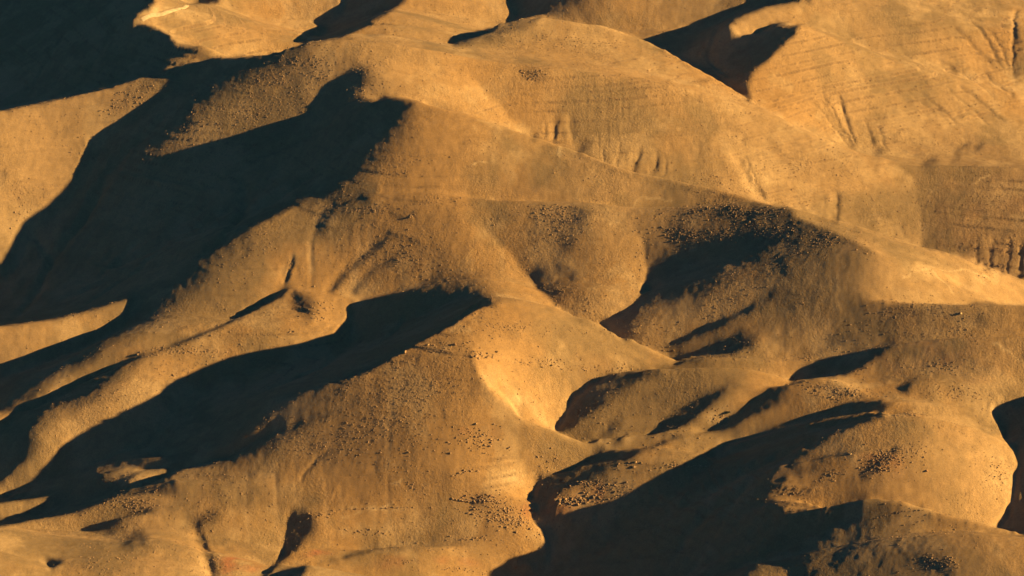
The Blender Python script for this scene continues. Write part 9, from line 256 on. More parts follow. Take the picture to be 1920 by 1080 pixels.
0 0 0 0 0 0 0 0 0 0 0 0 0 0 0 0 0 1 0 -1 0 0 0 1 -1 0 -1 1 0 0 0 0 -1 0 0 0 -1 0 0 2 0 0 2 4 0 -5 -1 -1 -1 -2 1 2 0 1 -1 0 -1 -1 -1 0 4 3 -2 -3 -1 -1 -1 -1 1 0 1 1 -1 1 0 0 1 -1 0 1 1 2 -10 9 -3 0 2 1 -1 0 1 0 0 0 0 -1 0 -1 2 -1 0 1 1 -1 2 -1 1 -1 1 -1 1 0 -1 0 -1 1 -3 1 0 1 -2 7 2 -8 -5 6 -1 0 0 -1 -1 1 0 1 1 1 1 1 0 0 1 0 1 0 1 1 -1 1 0 2 -2 1 -2 -1 0 -4 5 -16 -7 -7 21 5 2 3 -1 -5 0 0 1 0 2 -1 0 -1 -8 -1 2 8 -4 2 -6 -1 18 6 -16 4 8 -6 4 -7 3 0 -2 -1 -3 0 -2 2 3 5 4 0 -4 -4 -3 -3 0 1 1 0 0 0 -1 0 0 -1 -1 -1 0 0 0 -2 -1 4 2 -3 -2 1 -4 -4 3 4 9 -8 8 2 -3 -1 1 0 0 1 1 3 -8 2 -2 0 0 -1 0 0 1 -1 0 0
0 0 0 0 0 0 0 0 0 0 0 0 0 0 0 0 0 0 0 1 0 0 0 -2 0 0 1 0 0 0 1 0 -1 0 -1 -1 0 0 1 0 2 2 2 -3 -3 0 1 -1 -1 1 -1 0 1 -1 0 0 0 -5 4 -4 0 4 0 1 -2 -1 -1 0 0 0 0 1 2 0 1 0 0 1 -1 1 -4 4 0 0 -1 1 -2 1 2 1 1 -1 0 0 -1 0 0 0 -1 2 0 0 2 0 0 0 0 0 0 0 0 0 0 -1 1 -2 1 -3 -2 -1 2 5 7 -9 3 -5 -1 1 -1 0 0 0 0 1 1 1 1 1 1 0 0 1 -1 1 -2 0 2 1 0 -1 4 -2 -1 -2 -6 -3 -3 11 15 -9 -1 -4 1 -12 3 2 3 0 3 2 -1 2 0 -2 2 3 -7 -11 10 -3 5 1 -7 7 16 4 -2 4 -8 -2 -6 -3 -2 -3 1 -2 4 3 1 -2 -2 -2 0 1 0 0 -2 -1 -1 0 -1 1 0 -1 0 -1 0 0 -1 0 -1 2 1 -3 -3 4 0 -4 2 9 2 2 -14 3 2 -4 3 -1 5 -3 1 0 4 -1 -2 -2 0 -1 0 0 1 0 0 1 0 -1
0 0 -1 1 0 0 0 0 1 -1 0 -1 1 0 0 0 0 0 0 0 0 0 0 0 0 0 0 0 0 0 0 0 1 -1 -1 0 0 0 -2 3 6 -3 -2 -3 0 1 -1 1 0 0 0 0 -1 -1 -1 0 1 -1 -2 1 1 2 0 -5 1 -1 0 0 0 1 1 1 1 0 1 0 1 -1 1 -2 2 -1 9 -12 -1 3 2 0 1 1 0 1 0 -1 0 -1 0 1 1 0 0 1 1 -1 0 0 0 0 0 1 -1 0 0 0 -3 0 -3 1 1 2 -2 5 -3 -1 -3 1 1 0 0 -1 0 0 1 1 0 1 2 -1 1 1 -1 0 0 -1 3 1 -1 0 4 1 -3 2 0 -2 5 9 2 2 9 19 -21 -15 -17 11 -12 -2 1 5 1 0 5 0 -1 1 -2 -5 4 9 -5 -6 -3 -6 3 -8 -8 2 10 4 13 5 0 -3 -6 -4 -1 -1 -1 -3 -1 1 1 0 -2 -2 -1 -1 0 0 0 0 1 0 1 1 -1 1 -1 1 1 -1 1 -1 0 2 3 -4 -2 7 6 -5 -4 -9 12 7 -11 3 -2 0 0 -1 -1 2 0 1 1 -1 0 0 0 0 0 1 0 0 0 1
0 0 0 1 -1 0 0 1 -1 1 -1 0 0 0 0 0 0 0 0 0 0 0 -1 1 0 0 0 0 0 1 0 0 -1 0 0 0 -1 0 4 -1 -3 1 -1 -2 -1 2 1 1 1 1 -1 0 -2 0 -2 0 -2 -2 0 2 -4 4 4 1 -1 -1 -1 -1 1 0 1 0 0 2 0 0 0 1 -1 1 -2 -2 9 -4 5 -8 0 1 0 2 1 0 -1 0 -1 0 0 0 0 -1 3 1 0 0 0 0 -1 1 0 -1 1 0 0 -1 0 -2 0 -1 1 1 0 -1 3 -6 -4 5 1 0 -1 1 -2 1 -1 0 2 1 -2 2 -1 0 1 -2 0 0 -4 -2 3 1 -4 2 7 0 -2 5 3 -7 -4 -6 -8 -8 18 12 -13 -24 13 14 2 -2 3 6 -6 3 4 0 2 6 -5 -6 -3 4 -5 -6 -2 -3 2 -5 -14 -1 -3 -2 24 -3 22 11 -11 4 -5 3 -1 -1 -2 0 -1 0 -1 0 -1 -1 0 0 0 0 -1 -1 0 -2 0 -1 0 1 0 1 0 0 -3 4 10 -3 -9 -1 -2 12 1 -14 7 0 -2 0 0 -3 1 -2 1 6 -2 -1 -1 1 0 1 1 0 0 1 -1 0
0 0 0 0 0 0 0 0 0 0 0 0 0 -1 1 -1 1 0 0 0 0 0 0 0 0 -1 0 1 1 -1 0 1 0 0 -1 0 2 0 -1 0 -2 -1 -2 1 1 -1 2 1 1 0 1 -1 0 -2 1 -3 4 1 -7 -10 9 5 1 -2 -2 1 0 1 0 1 0 1 0 0 1 0 0 -1 0 -1 -1 -1 3 0 -6 4 2 0 1 0 1 0 0 0 0 -1 0 0 1 1 0 -1 0 1 -2 0 0 -2 0 1 0 0 0 0 0 0 0 2 0 2 2 -8 2 -6 5 3 -1 1 0 -2 2 -3 2 0 -1 -2 3 -3 1 -2 -3 1 -2 -3 5 4 -7 2 9 2 -11 -3 0 0 -5 1 -1 2 2 3 -16 5 26 5 -4 -17 0 7 0 -8 16 -4 -5 3 1 -7 6 3 1 -7 0 5 -6 -6 -1 -5 10 4 -3 24 -12 -3 -4 -12 6 -3 2 -2 1 1 1 -1 1 0 0 -1 2 1 0 0 1 0 1 1 0 1 1 0 1 0 1 0 2 -2 7 4 -9 -4 4 1 7 -1 -9 10 -4 1 0 1 1 -1 0 1 4 -21 0 0 2 -1 1 1 0 1 1 -1 1 -1
0 0 0 0 0 0 0 0 0 0 0 0 0 0 0 0 -1 0 1 0 0 -1 1 0 -1 1 0 0 0 0 1 -1 1 -1 2 0 -1 0 -1 0 3 -5 0 -2 1 2 1 1 1 1 0 0 -1 1 -2 1 -7 -1 4 9 -4 -8 6 2 2 0 0 0 0 0 -1 0 0 0 -1 0 0 0 -1 0 -1 -1 3 4 1 -4 -4 1 1 0 -1 0 1 -1 1 0 0 0 -1 -1 2 -2 2 1 -1 -1 -1 1 0 1 1 1 1 1 -1 0 -1 -2 -2 -2 -1 2 -3 9 3 -7 4 -4 2 2 -4 2 -4 -2 2 3 -3 2 -2 2 4 -3 -1 -1 -15 -12 10 -4 -9 -6 0 2 4 0 3 -1 1 -2 -1 -2 11 -8 2 23 -1 -2 -1 0 -4 13 -24 8 9 -1 -1 14 -10 -3 -5 7 -5 -4 -5 8 -3 2 -4 -4 9 -11 -1 1 -4 6 -3 -1 1 0 1 0 0 1 1 0 1 1 0 0 1 1 0 1 1 0 1 1 0 1 0 2 0 3 -1 4 -4 -7 3 5 0 -3 2 -6 5 -3 2 0 0 1 -2 -1 -1 -1 -3 11 0 2 0 2 1 0 0 0 0 0 0 0
0 0 0 0 0 0 0 0 0 0 0 0 0 0 -1 1 0 0 0 0 0 0 0 -1 1 0 0 0 -1 1 0 0 0 1 -1 1 -1 0 1 0 0 0 -3 1 0 0 1 1 1 0 1 0 1 0 2 1 3 0 0 -1 -6 -3 0 8 -5 3 -1 2 0 0 0 0 -1 -1 -1 0 -1 0 1 -1 2 0 2 -1 -4 1 0 0 -2 0 0 1 -1 1 -1 1 0 0 0 1 -4 1 -3 0 -2 0 1 0 0 0 1 0 0 -1 0 -2 -1 -2 -1 1 0 5 3 2 -4 3 -4 9 1 -1 3 -4 1 0 -6 -6 4 -1 0 -6 -7 3 -1 0 9 12 -3 -2 -3 0 8 1 1 0 -1 2 0 2 1 2 -6 5 -2 -10 6 14 0 -8 2 -8 0 -5 -12 -5 1 -23 18 10 7 -8 3 -1 1 -2 -3 7 0 4 -4 0 3 -4 5 -7 2 3 0 1 -1 1 0 1 -1 0 1 0 0 0 0 0 0 0 0 0 0 -1 0 0 0 -1 0 -2 0 -2 0 2 0 -3 -1 4 -7 2 -2 -1 0 -1 0 1 1 -1 1 0 -1 4 5 3 1 1 0 0 0 -1 0 0 0 0
0 0 0 1 -1 0 0 0 0 0 0 0 -1 1 0 0 0 0 0 0 -1 1 -1 1 -1 0 1 0 1 -1 0 1 0 0 0 -1 0 0 -1 1 1 -1 0 0 0 1 0 0 0 1 0 1 1 1 1 0 2 3 -1 -4 -3 4 -6 6 1 -1 3 -1 0 -1 0 -2 0 -1 -1 -1 0 -1 0 0 1 -3 4 -2 4 -1 -4 0 0 -1 0 0 1 0 1 -1 0 0 0 -2 3 2 3 -8 5 -2 -3 0 0 0 0 1 0 0 -1 0 -1 0 1 0 4 -3 -3 2 4 -6 7 -9 9 9 -7 -4 -6 -4 5 8 -9 -5 0 7 2 3 3 7 10 -1 -7 1 3 1 -4 0 -1 0 0 -1 0 -2 0 -2 4 -4 1 5 -5 -5 -1 3 -1 -4 15 -5 1 1 -6 2 -7 -20 0 3 -2 2 3 0 8 -4 -1 -4 -3 4 -6 12 -3 18 -2 -3 0 -1 1 -2 0 0 1 0 -1 0 0 0 0 0 -1 0 -1 0 0 0 0 0 -1 0 -1 0 0 0 0 0 -1 2 0 -2 1 -2 1 0 -1 2 1 3 -2 1 0 -1 -1 -2 0 0 2 0 0 0 0 -1 0 0 -1 1
0 0 0 0 0 0 0 -1 1 0 0 0 0 0 0 0 0 0 0 0 0 0 0 -1 1 0 0 0 0 1 -1 0 -1 1 -1 0 0 0 1 0 -1 1 1 0 1 -1 -1 0 0 1 0 1 1 0 2 2 5 -1 1 3 -2 -7 -7 -2 3 4 -1 2 1 0 -1 0 -1 -1 0 -1 -1 0 0 4 1 11 -18 3 -9 3 6 -3 2 -1 0 0 1 0 0 0 -1 -1 0 2 -3 -1 -8 5 -8 1 1 -1 1 0 0 0 1 0 0 0 0 1 1 1 0 4 -9 -6 1 0 -6 25 0 7 0 9 -5 8 -9 -15 -1 7 1 2 6 -1 2 -1 -9 -4 3 0 -1 -1 1 0 1 0 0 -2 -1 1 0 1 -3 2 -2 -4 2 1 0 -2 1 3 -5 5 6 2 3 12 -13 7 -15 -3 8 1 3 6 -5 5 6 4 11 -30 -2 3 -3 -6 10 -1 1 -1 -1 1 0 -1 0 1 0 0 0 0 -1 -1 0 0 -1 0 0 0 0 0 0 -1 0 -1 -1 0 -1 0 2 -1 0 1 0 0 0 -1 2 -1 2 0 -2 0 0 -1 -2 2 1 0 0 0 -1 0 -1 0 -1 0 1 0
0 0 0 0 0 0 0 0 0 -1 1 0 0 0 0 0 0 0 0 0 1 -1 0 0 0 1 0 -1 0 0 0 -1 1 -1 1 0 0 0 0 0 -1 2 1 0 -1 1 -1 -1 0 -1 0 0 1 1 -1 1 -2 2 -4 1 8 -4 15 -11 -3 1 0 0 -3 1 -1 0 -1 -1 -2 0 -1 0 -1 -1 -1 1 -8 -11 27 -6 -1 3 -1 2 1 1 -1 1 -1 0 -1 -1 -1 -4 4 -4 14 -5 8 -3 -3 0 -1 1 1 1 1 2 2 1 1 1 0 2 2 2 6 1 -11 -3 -14 -17 11 -9 12 -6 11 -5 -5 8 8 -1 0 -3 -4 -1 0 -2 4 3 0 2 1 2 -1 0 -1 0 -1 0 0 -1 0 -1 1 -2 -1 1 -3 -2 -2 0 -1 -2 3 -1 -1 2 2 -3 8 4 4 3 3 1 4 -4 14 -6 -7 -4 -10 12 -3 -1 -5 -5 1 4 0 -1 -1 -2 0 1 0 0 1 1 0 -1 0 0 0 -1 1 0 -1 1 0 0 -1 0 0 0 0 0 1 0 -1 1 2 -1 0 0 -1 1 -1 1 1 0 -1 1 0 0 -2 -2 1 -1 -1 -1 0 -1 0 0 0 -1 0 0
0 0 0 0 0 0 0 0 0 0 0 1 -1 0 0 0 0 0 0 0 0 0 1 0 0 -1 0 0 0 -1 1 0 -1 0 0 0 1 0 0 -1 -1 2 1 1 0 -1 -1 -1 -1 -1 1 0 -1 0 1 -1 1 -5 2 1 1 4 -8 -4 4 -1 -3 3 3 -1 1 0 0 1 1 0 1 0 1 0 4 -6 34 -23 -41 19 10 1 1 -1 5 -3 1 -1 0 0 -1 -1 -2 1 -4 5 -12 10 -20 3 1 0 1 1 1 0 1 0 -1 -1 -1 -2 -1 -1 -1 -1 -2 0 12 11 2 32 -36 -8 -1 -3 4 -7 21 10 -6 -2 -3 0 2 0 1 2 -1 -1 1 -1 -1 -1 1 0 -1 0 1 0 0 1 0 0 -2 0 -1 -2 1 -1 0 -1 -1 1 -2 2 2 2 2 5 -2 2 -1 1 3 0 -2 4 -8 4 1 -4 -5 4 2 -1 0 3 -2 0 0 1 -1 0 -1 -2 1 0 1 0 -1 1 0 0 0 -1 0 0 1 0 0 0 1 -1 0 0 -1 1 -1 1 0 1 -1 1 -1 0 0 0 0 0 1 1 0 0 0 0 -1 0 -2 0 -1 0 -1 0 -1 -1 0 1 0 0
0 0 0 0 0 0 0 0 -1 1 0 0 0 0 0 0 0 0 0 0 0 1 0 0 0 0 -1 0 0 0 -1 0 1 0 0 0 0 1 -1 0 -2 2 1 1 0 -1 -1 -1 -2 -1 -2 -1 0 -1 -4 -2 -6 11 1 2 2 -2 6 10 -7 -8 3 -7 -5 0 -1 0 1 1 0 1 0 1 0 -1 -1 1 -9 39 -5 -18 -6 3 6 2 0 -1 0 -1 0 -1 0 -1 -2 -3 -4 -7 23 0 30 -8 -1 -3 -1 -1 -1 1 -1 0 -1 0 -1 0 0 -1 0 0 1 -2 -6 -9 13 -75 60 0 -2 8 0 12 -7 -8 -1 -1 3 1 0 0 -2 -2 0 -1 -2 0 0 1 0 0 2 0 0 2 0 0 0 0 1 0 0 1 -1 -1 0 0 0 0 2 -2 -1 2 -1 -1 6 -2 7 -2 -8 4 -1 -1 -2 -1 3 1 2 -3 0 2 0 -3 1 0 0 0 0 -1 0 0 -1 0 -1 1 1 0 0 -1 0 1 0 0 0 0 0 0 0 1 -1 0 1 -1 1 0 0 0 0 0 1 -1 0 -1 0 1 0 1 0 1 1 -1 0 -1 -1 -1 -1 0 0 0 0 0 0 -1 1 -1
-1 1 0 0 0 -1 0 0 1 0 0 0 0 0 0 0 0 0 0 0 1 -1 0 1 -1 0 0 0 -1 1 0 0 0 0 0 1 -1 0 0 -1 1 0 1 0 -1 0 -1 -1 -2 -2 0 0 -3 -2 2 -3 -1 -20 20 6 4 -5 -23 -23 6 9 2 6 6 5 5 4 4 3 4 2 2 1 1 1 0 1 3 -3 41 -19 -43 11 -7 8 -2 2 -2 1 -1 0 -1 1 2 2 6 14 -5 19 -5 3 -3 -1 -1 -1 0 0 0 0 0 0 0 -1 1 0 1 1 2 3 1 0 -6 34 -94 27 3 7 -1 -2 -3 -1 3 5 1 -6 -1 -1 0 0 -4 2 0 -1 0 -1 1 1 -1 1 0 0 1 0 0 1 0 -1 1 -1 0 1 0 0 1 0 -1 0 1 -3 2 0 -3 2 2 2 -2 -3 0 0 0 -1 -1 1 0 2 1 -1 0 2 -1 -1 0 0 0 1 -1 0 0 0 0 -1 1 0 0 0 0 0 -1 0 1 0 0 0 0 0 0 0 0 0 0 0 0 0 0 0 0 0 0 1 0 -1 1 -1 1 -1 1 -1 1 1 -2 1 0 -1 1 -1 1 0 0 0 -1 1
0 0 0 0 0 0 0 0 0 0 0 0 0 -1 0 1 0 1 -1 0 -1 1 0 0 0 0 0 0 0 0 0 0 0 0 1 -1 1 -1 0 0 -1 1 0 0 0 -1 1 -1 0 -2 -4 -6 3 1 -8 -3 -16 18 28 -19 -29 17 18 43 -6 -14 -5 -7 -2 -4 -2 -1 -2 -2 -2 -1 -2 -3 -2 -3 -5 -3 -6 0 -24 29 40 -15 7 -7 -5 4 0 0 0 0 1 0 1 5 3 -4 -1 -12 -4 -3 -2 1 0 1 1 0 1 1 1 0 0 1 0 0 0 1 0 1 2 2 9 -18 29 -14 2 2 0 -1 -2 0 0 -1 -8 5 1 -1 1 0 3 -3 1 0 1 0 -1 0 0 0 0 1 0 0 0 -1 0 1 -1 1 1 0 1 0 -1 0 0 1 -1 -1 -1 0 0 0 -1 1 -1 -1 -1 -1 0 1 0 1 1 0 0 1 0 -2 1 0 0 -1 1 0 0 1 -1 0 0 0 0 0 0 1 -1 0 1 0 -1 0 0 0 0 -1 1 0 0 0 1 -1 1 -1 1 0 -1 1 -1 0 0 1 -1 0 0 0 0 1 0 0 0 0 0 1 -1 1 -1 1 0 0 1 0
0 0 0 0 0 0 0 0 0 0 0 0 0 0 0 0 0 0 0 0 0 0 0 0 0 0 0 0 0 0 0 0 0 1 -1 1 -1 0 0 0 0 0 0 -1 1 0 -1 1 0 3 1 7 -1 1 7 6 14 -16 -58 19 30 -2 9 -4 7 -2 -1 -2 0 -1 1 0 2 1 0 0 0 0 -1 -1 1 -1 1 0 13 -6 -9 -14 -15 -5 12 -3 3 2 1 0 2 2 5 -5 -3 -2 -4 3 -1 3 1 -3 -1 -2 -1 1 -1 -1 0 -1 0 0 -1 0 0 0 0 1 0 3 -5 3 14 -1 1 -3 0 -1 -1 -2 -2 -4 3 4 -5 5 0 -1 0 2 -1 0 0 -1 1 -1 1 -1 1 -1 0 0 0 -1 0 0 2 0 0 1 0 1 0 0 0 -1 0 -1 -1 -1 0 -1 0 -1 0 0 -1 -1 1 -1 1 0 1 1 0 -1 0 2 -1 -1 0 1 0 0 1 -1 1 0 0 0 -1 0 0 1 1 0 0 0 -1 0 0 0 0 0 0 0 0 0 0 0 0 0 -1 0 1 0 0 0 0 -1 0 0 -1 1 -1 0 1 1 0 0 1 0 1 -1 1 0 0 0 0 0
0 0 0 0 0 0 0 0 0 -1 1 0 0 0 0 0 0 -1 1 0 0 0 -1 0 1 0 0 0 0 0 0 0 0 0 1 -1 1 0 -1 0 0 0 -1 1 0 -1 1 -1 3 1 8 3 6 2 1 -1 6 -3 2 -18 -18 13 -2 10 -10 -1 -2 0 -1 1 1 1 1 2 1 1 0 0 0 -1 -1 -1 -1 0 -3 3 13 15 5 -21 -30 13 1 2 1 3 0 0 -8 7 0 -3 -7 -14 -1 13 6 -2 1 2 0 -3 1 0 -1 0 0 -1 -1 1 -1 0 0 1 0 2 2 -18 30 -11 8 -4 0 -3 0 -3 0 -2 4 -6 6 2 -2 2 -1 0 0 0 0 1 -1 1 -1 1 -1 -1 0 0 -1 1 0 1 -1 1 0 1 0 0 1 0 0 0 -1 -1 0 -2 -1 0 -1 0 -1 0 0 0 -1 2 0 1 0 0 0 1 0 -2 0 1 0 0 0 0 0 1 0 0 0 0 0 0 0 -1 1 0 0 0 1 0 0 0 -1 1 0 0 0 0 -1 1 -1 0 0 0 0 0 0 0 0 0 0 -1 0 -1 0 1 0 0 1 1 0 0 0 1 0 0 0 1 -1 0
0 0 0 -1 1 0 0 0 -1 1 0 0 0 0 1 -1 0 0 -1 0 0 0 1 0 -1 0 1 0 0 0 0 1 0 -1 0 1 -1 0 0 0 0 0 0 0 -1 1 0 1 0 3 -3 1 -3 4 0 1 -4 12 -8 7 14 -9 -2 -7 7 -4 -2 -3 -2 -1 -1 0 -1 0 1 -1 0 -1 -1 -1 -2 -2 -1 -1 2 0 -3 0 2 33 -5 -22 13 -10 6 -5 1 0 9 -6 -2 -7 0 2 0 -9 1 6 0 -1 0 2 -1 -1 0 1 0 0 1 -1 0 -1 1 -2 1 -1 1 7 -8 10 -3 1 -2 -1 -1 -1 -1 1 0 3 1 -3 2 0 1 -1 0 0 -1 0 1 -1 0 0 0 0 0 -1 1 -1 0 0 1 -1 1 0 1 0 1 0 -1 0 -1 1 -2 0 -1 -1 0 -1 1 -1 0 1 0 -1 1 0 0 1 0 -1 0 1 0 0 0 0 0 0 0 0 1 0 0 0 0 0 0 0 -1 0 0 1 0 0 0 0 1 0 -1 0 0 0 1 -1 0 0 0 0 0 -1 1 0 0 0 -1 0 -1 0 0 0 0 0 1 0 1 1 0 0 0 0 0 0 0 0
0 0 0 0 0 0 0 0 0 0 0 0 0 0 0 0 0 0 0 0 0 0 0 -1 1 0 -1 1 0 0 0 0 0 0 0 0 0 0 0 0 0 -1 0 0 1 0 1 1 0 -1 2 -3 2 -4 3 1 4 -11 14 -7 -1 3 2 -22 7 9 0 2 -1 0 -1 -1 0 -1 0 1 0 1 0 -1 -1 0 -1 -1 -1 1 1 2 -1 -9 18 4 -8 3 -3 4 2 2 -4 -5 -6 5 -3 1 -3 1 -1 1 1 1 0 0 0 0 0 -1 1 0 0 0 1 1 -3 1 -1 1 1 -13 17 -4 1 -2 0 0 0 0 1 0 0 1 1 2 -1 -2 0 0 0 0 0 0 -1 0 1 -1 0 0 0 0 0 0 0 0 0 1 0 -1 0 1 -1 0 1 0 0 -1 0 0 0 -1 0 0 0 0 0 0 0 1 -1 1 0 -1 0 1 0 -1 0 0 0 0 0 1 0 0 -1 0 0 1 0 0 0 0 0 0 0 -1 0 0 1 0 -1 1 1 0 0 0 -1 0 0 0 0 0 0 0 0 0 0 0 0 0 0 0 -1 1 0 0 0 0 0 -1 1 0 0 0 0 0 0 0
0 0 0 0 0 0 0 0 0 0 0 0 0 0 0 0 0 0 0 0 0 0 -1 1 0 0 1 -1 0 0 0 -1 0 1 0 0 0 0 0 0 -1 1 0 0 0 1 0 0 1 -1 -2 0 -3 0 -1 -1 0 12 -4 9 -3 -12 -3 4 -4 3 3 1 1 -1 -1 -1 0 -1 0 0 0 0 0 1 0 0 0 0 0 -1 0 -2 1 3 -5 6 2 2 2 0 -4 -5 -4 6 5 -4 2 -1 0 -1 -1 1 0 1 0 -1 0 0 0 1 0 1 0 1 -1 -1 0 -1 -3 -3 -21 51 -28 6 -6 2 -1 2 0 2 -1 2 0 -1 0 -4 2 2 -1 0 0 0 1 -1 1 0 -1 0 0 1 -1 0 0 1 0 -1 0 0 -1 1 0 0 0 0 0 -1 1 0 0 0 0 0 0 1 -1 1 0 0 0 0 0 -1 1 0 0 0 -1 1 0 0 0 0 0 -1 0 1 0 0 0 -1 0 0 0 0 0 0 0 0 1 0 -1 0 1 -1 0 0 0 0 0 0 1 0 0 -1 0 1 0 -1 0 0 0 0 0 0 1 -1 1 -1 0 0 0 1 -1 0 0 0 0 0 0 0
0 0 0 0 0 0 0 -1 1 0 0 0 0 0 0 0 0 0 0 0 0 -1 1 0 0 1 -1 0 0 0 0 0 0 0 0 0 0 0 0 0 0 -1 1 -1 1 0 0 1 -1 0 -1 -2 -1 -1 -2 2 3 -1 6 -2 -2 -2 -3 -3 2 2 3 2 1 0 0 -1 -2 0 -1 0 1 1 0 1 1 0 0 0 0 0 -1 0 -1 -4 3 1 2 -1 -1 -6 3 2 4 -3 -1 4 -1 1 0 0 1 -1 0 -1 1 0 -1 0 1 0 0 0 1 -1 1 -1 0 -2 0 -3 20 -12 1 -7 -1 -1 1 0 1 2 2 -1 0 0 -2 1 -1 -1 0 1 0 1 -1 1 -1 0 0 0 0 0 0 1 0 -1 0 1 -1 0 0 0 0 -1 0 0 0 1 0 0 0 0 1 0 1 -1 1 0 0 0 1 -1 0 0 -1 0 0 0 1 -1 0 0 0 0 0 0 0 0 0 0 0 0 0 0 0 0 0 0 0 0 -1 1 0 0 0 0 0 0 0 0 0 0 -1 0 0 1 0 0 0 0 0 0 0 0 0 0 0 1 -1 0 0 0 -1 0 0 0 0 0 0 0 0 0
0 0 0 0 0 0 0 0 0 0 0 0 0 0 -1 1 0 0 0 -1 0 1 0 0 1 -1 0 0 0 -1 1 0 0 0 0 0 0 0 0 0 0 0 -1 1 0 0 1 -1 0 0 -2 -1 -1 -2 0 0 0 3 0 1 -2 0 -2 1 0 1 1 2 1 -1 0 -1 0 -1 1 -1 1 1 1 0 1 0 1 0 1 -3 -1 -4 4 -1 5 0 -11 5 -5 7 -3 1 -1 3 2 -1 2 0 1 1 -1 0 0 0 -1 -1 1 0 -1 1 0 1 0 1 -1 -1 0 0 -1 4 -4 6 -5 -1 -4 0 0 1 2 1 1 1 -1 -1 -1 -1 0 0 1 -1 1 0 0 0 0 0 0 0 0 0 1 -1 0 1 0 -1 1 -1 0 0 -1 0 0 0 0 0 0 1 0 1 0 1 0 1 0 0 0 0 -1 0 0 0 0 0 0 0 0 0 0 0 0 0 0 0 0 -1 0 0 0 0 1 0 -1 0 0 0 0 1 0 -1 0 0 0 0 0 0 0 0 0 0 0 0 0 0 0 0 0 0 0 0 0 1 0 0 0 -1 1 0 -1 0 0 -1 0 0 0 0 0 0 0 0
0 0 0 0 0 0 0 0 0 0 0 0 0 0 0 -1 0 0 0 1 0 0 1 0 -1 0 0 0 0 0 -1 0 0 1 0 0 1 0 0 -1 0 0 0 0 0 0 0 1 -1 -1 0 -1 -2 0 -1 0 1 0 0 0 0 -1 1 0 1 0 1 1 0 1 -1 0 -1 0 -1 2 0 0 1 2 0 1 0 0 -2 1 -1 1 -5 1 4 -4 0 -3 1 -2 2 1 2 0 0 2 0 1 1 0 1 0 0 -1 -1 0 -1 0 1 -1 1 0 1 -1 0 1 -1 0 2 -2 4 -3 0 -3 -1 -2 1 1 1 1 1 0 0 -1 0 -1 -1 0 0 1 0 0 1 0 0 0 0 0 -1 0 0 1 0 0 0 0 -1 0 0 -1 0 0 0 0 1 0 0 0 1 0 0 0 0 1 0 0 0 1 0 0 0 -1 0 0 0 0 -1 1 0 0 -1 0 0 0 0 0 0 0 0 1 -1 0 1 0 0 0 0 -1 0 0 0 0 0 -1 0 0 0 0 0 0 0 1 0 0 0 0 -1 1 0 0 0 0 0 0 0 1 -1 0 0 -1 1 0 0 0 -1 0 0 0 0 0
0 0 0 0 0 0 0 1 -1 0 0 0 0 0 0 0 0 0 0 0 0 0 -1 1 0 0 0 0 0 0 0 0 0 -1 0 1 0 0 0 0 0 0 0 0 0 0 0 0 0 0 -1 -1 0 -2 1 -1 0 1 0 -1 1 0 0 0 1 1 1 -1 0 0 0 0 0 0 0 0 0 1 1 -1 1 0 1 0 0 -1 -1 -1 2 -1 -1 0 -2 0 -1 1 0 1 0 1 1 1 0 1 0 0 0 0 0 0 -1 0 0 0 0 1 0 0 0 0 0 -1 1 0 0 1 -2 1 -2 0 -1 0 -1 1 1 1 0 0 0 0 -1 -1 0 0 0 0 0 1 0 0 0 0 0 0 0 0 0 0 0 0 0 0 0 0 0 0 0 0 0 0 -1 0 0 0 1 0 1 0 1 -1 0 1 0 -1 0 0 0 1 -1 0 0 0 0 0 0 0 0 0 0 0 0 0 0 0 0 -1 0 0 0 0 0 0 0 0 0 0 0 0 0 1 0 0 -1 0 0 0 1 -1 0 0 0 0 1 0 0 0 0 -1 0 0 1 0 0 0 0 0 -1 0 0 0 0 0 0 0 0 0"""
